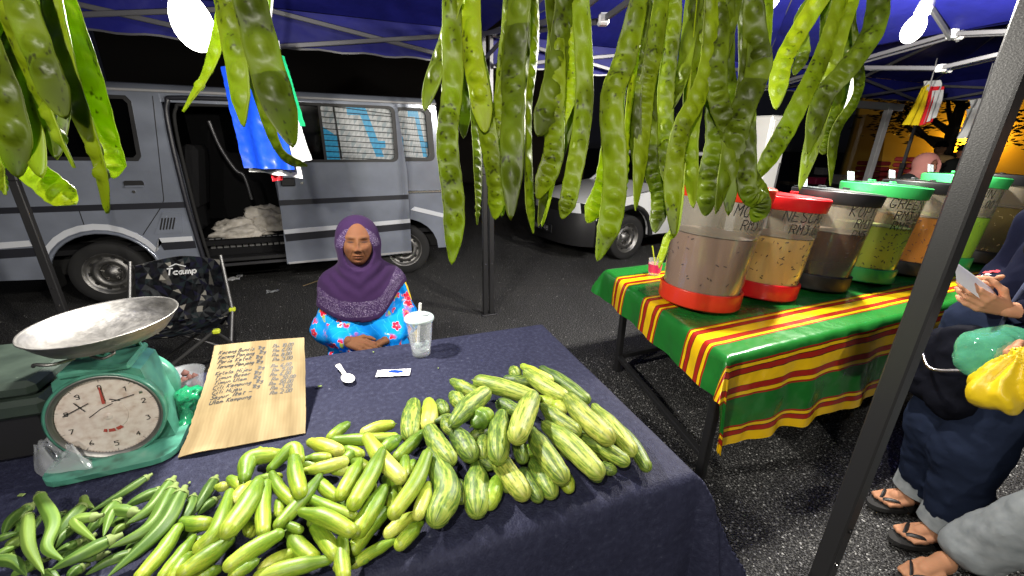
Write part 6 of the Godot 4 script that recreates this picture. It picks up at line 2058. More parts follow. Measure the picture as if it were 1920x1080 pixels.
	for e in [[[Vector3(5.084, 2.065, -5.066), Vector3(5.381, 2.115, -5.084), Vector3(5.29, 1.86, -4.993), Vector3(5.029, 1.772, -4.962)]], [[Vector3(5.017, 1.966, -4.999), Vector3(5.182, 1.997, -5.01), Vector3(5.105, 1.672, -4.894), Vector3(4.933, 1.658, -4.889)]]]:
		var p: Array = e[0]
		part("white_bag", MB.new().grid(14, 14, func(u: float, v: float) -> Vector3: return p[0].lerp(p[1], u).lerp(p[3].lerp(p[2], u), v) - wb + Vector3(0, 0, .03 * sin(u * 11 + v * 4))), M.white_bag, hb)
	part("hook", MB.new().tube([Vector3(0, .0, 0), Vector3(.02, .5, -.05)], .006, 6), M.frame_white, hb)
	# white cabinet glimpsed through the pods
	var cab := thing("white_cabinet", Vector3(3.175, 1.825, -5.618) * Vector3(1, 0, 1), "tall white cabinet seen between the pods", "cabinet", "", .4)
	part("body", MB.new().box(Vector3(0, .95, 0), Vector3(.32, 1.9, .4), .02), M.white_plastic, cab)
	part("door", MB.new().box(Vector3(0, 1.0, .21), Vector3(.27, 1.7, .02), .008), M.white_plastic, cab)
	part("handle", MB.new().box(Vector3(.10, 1.2, .235), Vector3(.02, .3, .02), .006), M.frame_grey, cab)
	var nt := thing("paper_notice", Vector3(2.867, 1.949, -3.963), "white paper notice hanging among the pods at the right", "notice")
	part("sheet", MB.new().box(Vector3.ZERO, Vector3(.16, .33, .004), .001), M.paper, nt)
	part("cord", MB.new().tube([Vector3(0, .16, 0), Vector3(0, .6, 0)], .003, 5), M.black_plastic, nt)
	# people beyond
	far_person(Vector3(7.61, 1.357, -7.786), 1.66, -1.3, "man in a tan shirt and dark cap standing far behind", Color(.22, .12, .07), M.shirt_tan, M.hood_black)
	far_person(Vector3(7.589, 1.373, -7.368), 1.60, .2, "broad man in a dark shirt standing far behind", Color(.26, .11, .07), M.shirt_dark, M.hood_black)
	far_person(Vector3(4.561, 1.259, -4.779), 1.47, .1, "woman in a dull pink headscarf behind the drink tubs", Color(.20, .09, .055), M.shirt_dark, M.hood_pink)
	# tiny lamp far off on the left
	var fl := thing("distant_lamp", Vector3(-15.064, 4.44, -16.952), "tiny amber lamp far off in the dark on the left", "lamp")
	part("globe", MB.new().lathe([Vector2(0, -.06), Vector2(.06, 0), Vector2(0, .06)], 12), M.amber_glow, fl)
	part("bracket", MB.new().tube([Vector3(0, .05, 0), Vector3(0, .2, -.5)], .02, 6), M.black_steel, fl)


func far_person(at: Vector3, tall: float, turn: float, label: String, skin: Color, shirt: Material, hat: Material) -> void:
	var k := tall / 1.68
	var p := Vector3(at.x, 0, at.z)
	var hd := Vector3(0, 1.56, .02) * k
	var body := [[Vector3(0, .95, 0) * k, Vector3(0, 1.3, 0) * k, .13, .13], [Vector3(0, 1.3, 0) * k, hd, .08, .055]]
	for s in [-1.0, 1.0]:
		body.append_array([[Vector3(s * .17, 1.36, 0) * k, Vector3(s * .24, 1.08, .03) * k, .05, .045], [Vector3(s * .24, 1.08, .03) * k, Vector3(s * .17, .92, .22) * k, .04, .03], [Vector3(s * .10, .9, 0) * k, Vector3(s * .11, .48, .02) * k, .085, .06], [Vector3(s * .11, .48, .02) * k, Vector3(s * .11, .07, -.02) * k, .055, .04], [Vector3(s * .11, .05, -.02) * k, Vector3(s * .12, .04, .14) * k, .04, .035]])
	var hands := []
	for s in [-1.0, 1.0]: hands.append(hand_bones(Vector3(s * .17, .92, .22) * k, Vector3(-s * .4, -.1, .8), Vector3(-s, -.3, 0), -s, [.4, .4, .5, .5]))
	var o := figure("person", p, turn, label, skin, body, hands, Transform3D(Basis(), hd), .2, .02)
	garment("shirt", o, shirt, [[Vector3(0, .88, 0) * k, Vector3(0, 1.3, 0) * k, .17, .17], [Vector3(-.15, 1.36, 0) * k, Vector3(.15, 1.36, 0) * k, .09, .09], [Vector3(.17, 1.36, 0) * k, Vector3(.23, 1.12, .03) * k, .075, .07], [Vector3(-.17, 1.36, 0) * k, Vector3(-.23, 1.12, .03) * k, .075, .07]], .02, .06)
	garment("trousers", o, M.denim_dark, [[Vector3(0, .9, 0) * k, Vector3(0, .86, 0) * k, .155, .15], [Vector3(.1, .85, 0) * k, Vector3(.11, .12, -.01) * k, .11, .08], [Vector3(-.1, .85, 0) * k, Vector3(-.11, .12, -.01) * k, .11, .08]], .02, .05)
	if hat == M.hood_pink:
		garment("headscarf", o, hat, [[hd + Vector3(0, .03, -.02), hd, .115, .115], [hd + Vector3(0, -.08, 0), Vector3(0, 1.38, 0) * k, .10, .14], [Vector3(-.12, 1.36, 0) * k, Vector3(.12, 1.36, 0) * k, .11, .11]], .012, .05,
			func(q: Vector3, d: float) -> float: return maxf(d, -((q - hd - Vector3(0, -.01, .10)) / Vector3(.062, .085, .1)).length() * .06 + .06))
	else:
		garment("cap", o, hat, [[hd + Vector3(0, .055, -.015), hd + Vector3(0, .05, -.015), .090, .09], [hd + Vector3(0, .055, .08), hd + Vector3(0, .05, .13), .035, .02]], .01, .03,
			func(q: Vector3, d: float) -> float: return maxf(d, hd.y + .035 - q.y))


func make_vegetables() -> void:
	cucumber(0, 0.0209, [xyz(.008, .802, -1.251), xyz(.022, .802, -1.215)], "mottled green cucumber slanting right, back of big pile, second from left", "big mottled cucumbers heaped at the right")
	cucumber(5, 0.0207, [xyz(.044, .822, -1.241), xyz(.126, .822, -1.156)], "pale yellow cucumber crosswise, back of big pile, leftmost", "big mottled cucumbers heaped at the right")
	cucumber(2, 0.0254, [xyz(.055, .832, -1.187), xyz(.16, .832, -1.052)], "pale mottled cucumber slanting right, back of big pile", "big mottled cucumbers heaped at the right")
	cucumber(1, 0.0219, [xyz(.112, .802, -1.263), xyz(.234, .802, -1.084)], "dark mottled green cucumber slanting right, back of big pile, second from left", "big mottled cucumbers heaped at the right")
	cucumber(1, 0.0188, [xyz(.163, .792, -1.201), xyz(.221, .792, -1.133)], "dark mottled green cucumber crosswise, back of big pile, third from left", "big mottled cucumbers heaped at the right")
	cucumber(2, 0.0273, [xyz(-.102, .827, -1.135), xyz(.068, .827, -1.052)], "pale mottled cucumber crosswise, back of big pile", "big mottled cucumbers heaped at the right")
	cucumber(1, 0.0217, [xyz(-.013, .802, -1.19), xyz(.071, .802, -1.175)], "dark mottled green cucumber crosswise, back of big pile, second from left", "big mottled cucumbers heaped at the right")
	cucumber(0, 0.0210, [xyz(-.189, .802, -1.172), xyz(-.102, .802, -1.102)], "mottled green cucumber crosswise, back of big pile", "big mottled cucumbers heaped at the right")
	cucumber(0, 0.0296, [xyz(-.147, .847, -.908), xyz(-.077, .847, -1.039)], "mottled green cucumber slanting left, back of big pile", "big mottled cucumbers heaped at the right")
	cucumber(5, 0.0247, [xyz(-.249, .792, -1.068), xyz(-.231, .792, -.96)], "pale yellow cucumber lengthwise, back of big pile", "big mottled cucumbers heaped at the right")
	cucumber(0, 0.0287, [xyz(-.293, .792, -1.059), xyz(-.271, .792, -.919)], "mottled green cucumber lengthwise, middle of big pile, leftmost", "big mottled cucumbers heaped at the right")
	cucumber(1, 0.0195, [xyz(-.216, .792, -1.067), xyz(-.193, .792, -1.024)], "dark mottled green cucumber lengthwise, back of big pile", "big mottled cucumbers heaped at the right")
	cucumber(0, 0.0237, [xyz(-.177, .802, -1.093), xyz(-.147, .802, -1.046)], "mottled green cucumber slanting right, back of big pile, leftmost", "big mottled cucumbers heaped at the right")
	cucumber(6, 0.0308, [xyz(-.09, .827, -.934), xyz(-.066, .827, -.961)], "deep green cucumber slanting left, middle of big pile", "big mottled cucumbers heaped at the right")
	cucumber(1, 0.0121, [xyz(-.206, .802, -.968), xyz(-.173, .802, -.988)], "dark mottled green cucumber crosswise, middle of big pile, leftmost", "big mottled cucumbers heaped at the right")
	cucumber(0, 0.0255, [xyz(-.212, .822, -.903), xyz(-.145, .822, -.799)], "mottled green cucumber slanting right, middle of big pile, leftmost", "big mottled cucumbers heaped at the right")
	cucumber(1, 0.0273, [xyz(-.141, .817, -.896), xyz(-.096, .817, -.822)], "dark mottled green cucumber slanting right, middle of big pile, leftmost", "big mottled cucumbers heaped at the right")
	cucumber(0, 0.0175, [xyz(-.183, .812, -.954), xyz(-.157, .812, -.914)], "mottled green cucumber slanting right, middle of big pile, second from left", "big mottled cucumbers heaped at the right")
	cucumber(0, 0.0297, [xyz(-.023, .837, -.953), xyz(-.026, .837, -.797)], "mottled green cucumber lengthwise, middle of big pile, third from left", "big mottled cucumbers heaped at the right")
	cucumber(2, 0.0306, [xyz(.064, .867, -.994), xyz(.019, .867, -.833)], "pale mottled cucumber lengthwise, back of big pile", "big mottled cucumbers heaped at the right")
	cucumber(1, 0.0207, [xyz(-.027, .812, -1.044), xyz(.021, .812, -1.001)], "dark mottled green cucumber crosswise, back of big pile, leftmost", "big mottled cucumbers heaped at the right")
	cucumber(0, 0.0176, [xyz(-.069, .802, -.896), xyz(-.067, .802, -.84)], "mottled green cucumber lengthwise, middle of big pile, second from left", "big mottled cucumbers heaped at the right")
	cucumber(1, 0.0197, [xyz(.025, .792, -.901), xyz(.034, .792, -.839)], "dark mottled green cucumber lengthwise, front of big pile, third from left", "big mottled cucumbers heaped at the right")
	cucumber(0, 0.0232, [xyz(.096, .837, -.993), xyz(.173, .837, -.891)], "mottled green cucumber slanting right, middle of big pile, fourth from left", "big mottled cucumbers heaped at the right")
	cucumber(5, 0.0161, [xyz(.093, .812, -1.073), xyz(.128, .812, -1.043)], "pale yellow cucumber crosswise, back of big pile, second from left", "big mottled cucumbers heaped at the right")
	cucumber(5, 0.0195, [xyz(.134, .822, -1.028), xyz(.154, .822, -1.003)], "pale yellow cucumber slanting right, back of big pile", "big mottled cucumbers heaped at the right")
	cucumber(2, 0.0291, [xyz(.174, .842, -1.024), xyz(.25, .842, -.863)], "pale mottled cucumber slanting right, middle of big pile, second from left", "big mottled cucumbers heaped at the right")
	cucumber(0, 0.0277, [xyz(.056, .817, -.914), xyz(.122, .817, -.756)], "mottled green cucumber slanting right, front of big pile", "big mottled cucumbers heaped at the right")
	cucumber(2, 0.0285, [xyz(.102, .822, -.929), xyz(.206, .822, -.769)], "pale mottled cucumber slanting right, middle of big pile, leftmost", "big mottled cucumbers heaped at the right")
	cucumber(0, 0.0211, [xyz(.179, .797, -.925), xyz(.289, .797, -.831)], "mottled green cucumber crosswise, middle of big pile", "big mottled cucumbers heaped at the right")
	cucumber(2, 0.0227, [xyz(.259, .792, -1.059), xyz(.32, .792, -.874)], "pale mottled cucumber slanting right, middle of big pile, third from left", "big mottled cucumbers heaped at the right")
	cucumber(1, 0.0196, [xyz(.308, .78, -.991), xyz(.347, .78, -.832)], "dark mottled green cucumber slanting right, middle of big pile, second from left", "big mottled cucumbers heaped at the right")
	cucumber(2, 0.0261, [xyz(-.03, .792, -.842), xyz(.032, .792, -.731)], "pale mottled cucumber slanting right, front of big pile", "big mottled cucumbers heaped at the right")
	cucumber(1, 0.0187, [xyz(.035, .78, -.805), xyz(.068, .78, -.732)], "dark mottled green cucumber lengthwise, front of big pile, fourth from left", "big mottled cucumbers heaped at the right")
	cucumber(0, 0.0240, [xyz(.065, .781, -.832), xyz(.098, .781, -.746)], "mottled green cucumber lengthwise, front of big pile, second from left", "big mottled cucumbers heaped at the right")
	cucumber(3, 0.0193, [xyz(.132, .78, -.798), xyz(.142, .78, -.761)], "yellow green cucumber lengthwise, front of big pile, second from left", "big mottled cucumbers heaped at the right")
	cucumber(0, 0.0304, [xyz(-.081, .787, -.811), xyz(-.07, .787, -.692)], "mottled green cucumber lengthwise, front of big pile, leftmost", "big mottled cucumbers heaped at the right")
	cucumber(3, 0.0217, [xyz(-.03, .778, -.78), xyz(-.043, .778, -.714)], "yellow green cucumber lengthwise, front of big pile, leftmost", "big mottled cucumbers heaped at the right")
	cucumber(0, 0.0312, [xyz(-.194, .807, -.831), xyz(-.139, .807, -.72), xyz(-.149, .807, -.651)], "mottled green cucumber bent, front of big pile", "big mottled cucumbers heaped at the right")
	cucumber(1, 0.0160, [xyz(.228, .777, -.833), xyz(.26, .777, -.821)], "dark mottled green cucumber crosswise, front of big pile, second from left", "big mottled cucumbers heaped at the right")
	cucumber(1, 0.0138, [xyz(.203, .777, -.808), xyz(.219, .777, -.793)], "dark mottled green cucumber slanting right, front of big pile, second from left", "big mottled cucumbers heaped at the right")
	cucumber(1, 0.0177, [xyz(-.119, .777, -.768), xyz(-.108, .777, -.726)], "dark mottled green cucumber lengthwise, front of big pile, leftmost", "big mottled cucumbers heaped at the right")
	cucumber(1, 0.0188, [xyz(0, .777, -.784), xyz(-.003, .777, -.762)], "dark mottled green cucumber lengthwise, front of big pile, second from left", "big mottled cucumbers heaped at the right")
	cucumber(6, 0.0192, [xyz(.067, .782, -.881), xyz(.038, .782, -.871)], "deep green cucumber crosswise, front of big pile", "big mottled cucumbers heaped at the right")
	cucumber(1, 0.0194, [xyz(.184, .782, -.859), xyz(.147, .782, -.881)], "dark mottled green cucumber crosswise, front of big pile, leftmost", "big mottled cucumbers heaped at the right")
	cucumber(0, 0.0209, [xyz(.204, .778, -.956), xyz(.259, .778, -.87)], "mottled green cucumber slanting right, middle of big pile, fifth from left", "big mottled cucumbers heaped at the right")
	cucumber(1, 0.0208, [xyz(-.07, .782, -.948), xyz(-.098, .782, -.931)], "dark mottled green cucumber crosswise, middle of big pile, second from left", "big mottled cucumbers heaped at the right")
	cucumber(6, 0.0183, [xyz(-.151, .778, -.794), xyz(-.141, .778, -.758)], "deep green cucumber lengthwise, front of big pile", "big mottled cucumbers heaped at the right")
	cucumber(1, 0.0201, [xyz(-.096, .78, -.875), xyz(-.049, .78, -.828)], "dark mottled green cucumber slanting right, front of big pile, leftmost", "big mottled cucumbers heaped at the right")
	cucumber(1, 0.0246, [xyz(-.031, .78, -1.076), xyz(.034, .78, -1.01)], "dark mottled green cucumber slanting right, back of big pile, leftmost", "big mottled cucumbers heaped at the right")
	cucumber(0, 0.0221, [xyz(.118, .778, -1.015), xyz(.162, .778, -.947)], "mottled green cucumber slanting right, middle of big pile, third from left", "big mottled cucumbers heaped at the right")
	cucumber(5, 0.0172, [xyz(-.334, .792, -.962), xyz(-.398, .792, -.927)], "pale yellow cucumber crosswise, back of small heap, third from left", "small yellow green cucumbers heaped in the middle")
	cucumber(4, 0.0155, [xyz(-.464, .782, -.971), xyz(-.488, .782, -.915)], "fresh smooth green cucumber slanting left, back of small heap", "small yellow green cucumbers heaped in the middle")
	cucumber(4, 0.0158, [xyz(-.461, .802, -.884), xyz(-.306, .802, -.897)], "fresh smooth green cucumber crosswise, back of small heap, third from left", "small yellow green cucumbers heaped in the middle")
	cucumber(5, 0.0190, [xyz(-.522, .797, -.879), xyz(-.435, .797, -.848)], "pale yellow cucumber crosswise, back of small heap, leftmost", "small yellow green cucumbers heaped in the middle")
	cucumber(3, 0.0145, [xyz(-.434, .787, -.873), xyz(-.381, .787, -.849)], "yellow green cucumber crosswise, back of small heap, third from left", "small yellow green cucumbers heaped in the middle")
	cucumber(5, 0.0199, [xyz(-.365, .827, -.864), xyz(-.244, .827, -.733)], "pale yellow cucumber slanting right, back of small heap", "small yellow green cucumbers heaped in the middle")
	cucumber(4, 0.0190, [xyz(-.305, .847, -.794), xyz(-.316, .847, -.642)], "fresh smooth green cucumber lengthwise, middle of small heap, second from left", "small yellow green cucumbers heaped in the middle")
	cucumber(6, 0.0179, [xyz(-.293, .812, -.88), xyz(-.317, .812, -.842)], "deep green cucumber slanting left, back of small heap, second from left", "small yellow green cucumbers heaped in the middle")
	cucumber(6, 0.0164, [xyz(-.238, .802, -.916), xyz(-.28, .802, -.826)], "deep green cucumber slanting left, back of small heap, third from left", "small yellow green cucumbers heaped in the middle")
	cucumber(3, 0.0180, [xyz(-.356, .827, -.78), xyz(-.36, .827, -.683)], "yellow green cucumber lengthwise, middle of small heap, second from left", "small yellow green cucumbers heaped in the middle")
	cucumber(5, 0.0150, [xyz(-.466, .832, -.744), xyz(-.389, .832, -.775)], "pale yellow cucumber crosswise, back of small heap, second from left", "small yellow green cucumbers heaped in the middle")
	cucumber(3, 0.0129, [xyz(-.503, .802, -.813), xyz(-.451, .802, -.82)], "yellow green cucumber crosswise, back of small heap, second from left", "small yellow green cucumbers heaped in the middle")
	cucumber(3, 0.0194, [xyz(-.598, .823, -.729), xyz(-.617, .827, -.782), xyz(-.579, .819, -.808)], "yellow green cucumber bent, back of small heap, leftmost", "small yellow green cucumbers heaped in the middle")
	cucumber(3, 0.0157, [xyz(-.546, .835, -.747), xyz(-.518, .852, -.794), xyz(-.489, .844, -.764)], "yellow green cucumber bent, back of small heap, second from left", "small yellow green cucumbers heaped in the middle")
	cucumber(4, 0.0165, [xyz(-.497, .852, -.76), xyz(-.434, .852, -.663)], "fresh smooth green cucumber lengthwise, middle of small heap, leftmost", "small yellow green cucumbers heaped in the middle")
	cucumber(4, 0.0128, [xyz(-.537, .832, -.734), xyz(-.455, .832, -.661)], "fresh smooth green cucumber slanting right, middle of small heap, leftmost", "small yellow green cucumbers heaped in the middle")
	cucumber(4, 0.0115, [xyz(-.568, .822, -.726), xyz(-.524, .822, -.735)], "fresh smooth green cucumber crosswise, middle of small heap, leftmost", "small yellow green cucumbers heaped in the middle")
	cucumber(6, 0.0142, [xyz(-.427, .832, -.727), xyz(-.451, .832, -.603)], "deep green cucumber slanting left, middle of small heap", "small yellow green cucumbers heaped in the middle")
	cucumber(3, 0.0200, [xyz(-.534, .857, -.682), xyz(-.523, .857, -.568)], "yellow green cucumber slanting left, middle of small heap", "small yellow green cucumbers heaped in the middle")
	cucumber(3, 0.0144, [xyz(-.53, .837, -.701), xyz(-.47, .837, -.585)], "yellow green cucumber lengthwise, middle of small heap, leftmost", "small yellow green cucumbers heaped in the middle")
	cucumber(5, 0.0128, [xyz(-.586, .822, -.695), xyz(-.582, .822, -.661)], "pale yellow cucumber slanting left, middle of small heap", "small yellow green cucumbers heaped in the middle")
	cucumber(3, 0.0105, [xyz(-.648, .802, -.748), xyz(-.615, .802, -.728)], "yellow green cucumber slanting right, middle of small heap, leftmost", "small yellow green cucumbers heaped in the middle")
	cucumber(3, 0.0139, [xyz(-.434, .817, -.732), xyz(-.375, .817, -.687)], "yellow green cucumber slanting right, middle of small heap, second from left", "small yellow green cucumbers heaped in the middle")
	cucumber(3, 0.0123, [xyz(-.42, .822, -.675), xyz(-.317, .822, -.635)], "yellow green cucumber crosswise, middle of small heap", "small yellow green cucumbers heaped in the middle")
	cucumber(3, 0.0163, [xyz(-.411, .847, -.621), xyz(-.3, .847, -.581)], "yellow green cucumber crosswise, front of small heap, second from left", "small yellow green cucumbers heaped in the middle")
	cucumber(4, 0.0199, [xyz(-.278, .817, -.709), xyz(-.297, .817, -.604)], "fresh smooth green cucumber lengthwise, front of small heap, second from left", "small yellow green cucumbers heaped in the middle")
	cucumber(4, 0.0139, [xyz(-.262, .792, -.734), xyz(-.255, .792, -.676)], "fresh smooth green cucumber lengthwise, middle of small heap, third from left", "small yellow green cucumbers heaped in the middle")
	cucumber(3, 0.0176, [xyz(-.196, .842, -.793), xyz(-.23, .842, -.626)], "yellow green cucumber lengthwise, middle of small heap, third from left", "small yellow green cucumbers heaped in the middle")
	cucumber(5, 0.0154, [xyz(-.182, .817, -.723), xyz(-.187, .817, -.645)], "pale yellow cucumber lengthwise, middle of small heap", "small yellow green cucumbers heaped in the middle")
	cucumber(4, 0.0148, [xyz(-.261, .797, -.827), xyz(-.246, .797, -.762)], "fresh smooth green cucumber lengthwise, back of small heap", "small yellow green cucumbers heaped in the middle")
	cucumber(4, 0.0163, [xyz(-.266, .797, -.669), xyz(-.3, .797, -.581)], "fresh smooth green cucumber slanting left, front of small heap", "small yellow green cucumbers heaped in the middle")
	cucumber(5, 0.0149, [xyz(-.198, .787, -.67), xyz(-.246, .787, -.626)], "pale yellow cucumber slanting left, front of small heap", "small yellow green cucumbers heaped in the middle")
	cucumber(3, 0.0148, [xyz(-.185, .792, -.648), xyz(-.215, .792, -.597)], "yellow green cucumber slanting left, front of small heap, second from left", "small yellow green cucumbers heaped in the middle")
	cucumber(3, 0.0115, [xyz(-.232, .78, -.615), xyz(-.294, .78, -.566)], "yellow green cucumber crosswise, front of small heap, fourth from left", "small yellow green cucumbers heaped in the middle")
	cucumber(3, 0.0147, [xyz(-.387, .817, -.613), xyz(-.323, .817, -.556)], "yellow green cucumber slanting right, front of small heap", "small yellow green cucumbers heaped in the middle")
	cucumber(4, 0.0168, [xyz(-.433, .807, -.605), xyz(-.363, .807, -.552)], "fresh smooth green cucumber slanting right, front of small heap", "small yellow green cucumbers heaped in the middle")
	cucumber(6, 0.0089, [xyz(-.45, .822, -.614), xyz(-.409, .822, -.601)], "deep green cucumber crosswise, front of small heap", "small yellow green cucumbers heaped in the middle")
	cucumber(3, 0.0138, [xyz(-.322, .817, -.59), xyz(-.29, .817, -.514)], "yellow green cucumber lengthwise, front of small heap, third from left", "small yellow green cucumbers heaped in the middle")
	cucumber(3, 0.0148, [xyz(-.335, .807, -.552), xyz(-.445, .807, -.518)], "yellow green cucumber crosswise, front of small heap, leftmost", "small yellow green cucumbers heaped in the middle")
	cucumber(3, 0.0155, [xyz(-.434, .842, -.575), xyz(-.487, .842, -.514)], "yellow green cucumber slanting left, front of small heap, leftmost", "small yellow green cucumbers heaped in the middle")
	cucumber(5, 0.0144, [xyz(-.41, .807, -.563), xyz(-.446, .807, -.534)], "pale yellow cucumber crosswise, front of small heap", "small yellow green cucumbers heaped in the middle")
	cucumber(4, 0.0107, [xyz(-.453, .832, -.528), xyz(-.477, .832, -.503)], "fresh smooth green cucumber crosswise, front of small heap, leftmost", "small yellow green cucumbers heaped in the middle")
	cucumber(3, 0.0111, [xyz(-.531, .812, -.631), xyz(-.505, .812, -.6)], "yellow green cucumber lengthwise, front of small heap, leftmost", "small yellow green cucumbers heaped in the middle")
	cucumber(3, 0.0111, [xyz(-.492, .817, -.672), xyz(-.472, .817, -.639)], "yellow green cucumber lengthwise, front of small heap, second from left", "small yellow green cucumbers heaped in the middle")
	cucumber(5, 0.0133, [xyz(-.41, .812, -.765), xyz(-.386, .812, -.769)], "pale yellow cucumber crosswise, middle of small heap", "small yellow green cucumbers heaped in the middle")
	cucumber(3, 0.0126, [xyz(-.239, .792, -.818), xyz(-.244, .792, -.791)], "yellow green cucumber lengthwise, back of small heap", "small yellow green cucumbers heaped in the middle")
	cucumber(4, 0.0150, [xyz(-.314, .782, -.838), xyz(-.278, .782, -.81)], "fresh smooth green cucumber slanting right, back of small heap", "small yellow green cucumbers heaped in the middle")
	cucumber(4, 0.0149, [xyz(-.351, .782, -.775), xyz(-.319, .782, -.747)], "fresh smooth green cucumber slanting right, middle of small heap, second from left", "small yellow green cucumbers heaped in the middle")
	cucumber(6, 0.0149, [xyz(-.378, .782, -.692), xyz(-.322, .782, -.712)], "deep green cucumber crosswise, middle of small heap", "small yellow green cucumbers heaped in the middle")
	cucumber(4, 0.0135, [xyz(-.521, .787, -.727), xyz(-.44, .787, -.687)], "fresh smooth green cucumber crosswise, middle of small heap, second from left", "small yellow green cucumbers heaped in the middle")
	cucumber(6, 0.0155, [xyz(-.54, .787, -.828), xyz(-.471, .787, -.799)], "deep green cucumber crosswise, back of small heap", "small yellow green cucumbers heaped in the middle")
	cucumber(4, 0.0160, [xyz(-.391, .782, -.829), xyz(-.351, .782, -.807)], "fresh smooth green cucumber crosswise, back of small heap, second from left", "small yellow green cucumbers heaped in the middle")
	cucumber(4, 0.0133, [xyz(-.293, .782, -.656), xyz(-.344, .782, -.655)], "fresh smooth green cucumber crosswise, front of small heap, second from left", "small yellow green cucumbers heaped in the middle")
	cucumber(6, 0.0157, [xyz(-.411, .782, -.691), xyz(-.414, .782, -.652)], "deep green cucumber lengthwise, front of small heap, second from left", "small yellow green cucumbers heaped in the middle")
	cucumber(4, 0.0150, [xyz(-.297, .782, -.776), xyz(-.238, .782, -.722)], "fresh smooth green cucumber slanting right, middle of small heap, third from left", "small yellow green cucumbers heaped in the middle")
	cucumber(6, 0.0152, [xyz(-.497, .782, -.666), xyz(-.488, .782, -.609)], "deep green cucumber lengthwise, front of small heap, leftmost", "small yellow green cucumbers heaped in the middle")
	cucumber(4, 0.0120, [xyz(-.589, .782, -.68), xyz(-.552, .782, -.645)], "fresh smooth green cucumber lengthwise, front of small heap, leftmost", "small yellow green cucumbers heaped in the middle")
	cucumber(6, 0.0189, [xyz(-.396, .782, -.864), xyz(-.414, .782, -.834)], "deep green cucumber slanting left, back of small heap, leftmost", "small yellow green cucumbers heaped in the middle")
	cucumber(4, 0.0132, [xyz(-.299, .782, -.692), xyz(-.256, .782, -.702)], "fresh smooth green cucumber crosswise, middle of small heap, third from left", "small yellow green cucumbers heaped in the middle")
	cucumber(3, 0.0120, [xyz(-.276, .779, -.575), xyz(-.325, .779, -.56)], "yellow green cucumber crosswise, front of small heap, third from left", "small yellow green cucumbers heaped in the middle")
	cucumber(4, 0.0178, [xyz(-.622, .782, -.839), xyz(-.593, .782, -.849)], "fresh smooth green cucumber crosswise, back of small heap, leftmost", "small yellow green cucumbers heaped in the middle")
	cucumber(3, 0.0190, [xyz(-.633, .782, -.859), xyz(-.638, .782, -.849)], "yellow green cucumber crosswise, back of small heap, leftmost", "small yellow green cucumbers heaped in the middle")
	cucumber(4, 0.0150, [xyz(-.669, .802, -.63), xyz(-.616, .802, -.629)], "fresh smooth green cucumber crosswise, middle of heap by the okra", "small yellow green cucumbers heaped in the middle")
	cucumber(3, 0.0158, [xyz(-.597, .832, -.679), xyz(-.559, .837, -.587), xyz(-.575, .825, -.557)], "yellow green cucumber bent, back of heap by the okra", "small yellow green cucumbers heaped in the middle")
	cucumber(5, 0.0108, [xyz(-.669, .792, -.733), xyz(-.651, .792, -.735)], "pale yellow cucumber crosswise, back of heap by the okra", "small yellow green cucumbers heaped in the middle")
	cucumber(3, 0.0122, [xyz(-.648, .802, -.748), xyz(-.608, .802, -.723)], "yellow green cucumber slanting right, back of heap by the okra", "small yellow green cucumbers heaped in the middle")
	cucumber(5, 0.0170, [xyz(-.576, .822, -.71), xyz(-.578, .822, -.663)], "pale yellow cucumber slanting left, back of heap by the okra", "small yellow green cucumbers heaped in the middle")
	cucumber(3, 0.0110, [xyz(-.523, .817, -.619), xyz(-.509, .817, -.598)], "yellow green cucumber lengthwise, middle of heap by the okra", "small yellow green cucumbers heaped in the middle")
	cucumber(4, 0.0169, [xyz(-.533, .822, -.576), xyz(-.572, .822, -.514)], "fresh smooth green cucumber slanting left, front of heap by the okra", "small yellow green cucumbers heaped in the middle")
	cucumber(3, 0.0139, [xyz(-.66, .812, -.61), xyz(-.651, .812, -.512)], "yellow green cucumber slanting left, middle of heap by the okra", "small yellow green cucumbers heaped in the middle")
	cucumber(3, 0.0133, [xyz(-.622, .802, -.595), xyz(-.619, .802, -.52)], "yellow green cucumber slanting left, front of heap by the okra, leftmost", "small yellow green cucumbers heaped in the middle")
	cucumber(3, 0.0134, [xyz(-.595, .812, -.552), xyz(-.592, .812, -.51)], "yellow green cucumber slanting left, front of heap by the okra, second from left", "small yellow green cucumbers heaped in the middle")
	cucumber(3, 0.0136, [xyz(-.539, .792, -.541), xyz(-.564, .792, -.524)], "yellow green cucumber crosswise, front of heap by the okra", "small yellow green cucumbers heaped in the middle")
	cucumber(6, 0.0136, [xyz(-.598, .782, -.658), xyz(-.601, .782, -.616)], "deep green cucumber slanting left, middle of heap by the okra", "small yellow green cucumbers heaped in the middle")
	cucumber(4, 0.0131, [xyz(-.614, .782, -.616), xyz(-.621, .782, -.584)], "fresh smooth green cucumber slanting left, middle of heap by the okra", "small yellow green cucumbers heaped in the middle")
	cucumber(6, 0.0120, [xyz(-.566, .782, -.574), xyz(-.579, .782, -.564)], "deep green cucumber crosswise, front of heap by the okra", "small yellow green cucumbers heaped in the middle")
	okra(0, 0.0134, [xyz(-.764, .812, -.721), xyz(-.751, .812, -.654), xyz(-.77, .812, -.616)], "mid green okra pod bent, back of okra heap, third from left")
	okra(0, 0.0155, [xyz(-.737, .817, -.694), xyz(-.711, .817, -.609), xyz(-.751, .817, -.56)], "mid green okra pod bent, back of okra heap, second from left")
	okra(1, 0.0164, [xyz(-.706, .822, -.68), xyz(-.682, .822, -.597), xyz(-.699, .822, -.502)], "dark green okra pod bent, middle of okra heap")
	okra(1, 0.0110, [xyz(-.701, .792, -.699), xyz(-.678, .792, -.622)], "dark green okra pod lengthwise, back of okra heap")
	okra(1, 0.0131, [xyz(-.698, .782, -.758), xyz(-.68, .782, -.66)], "dark green okra pod slanting left, back of okra heap, third from left")
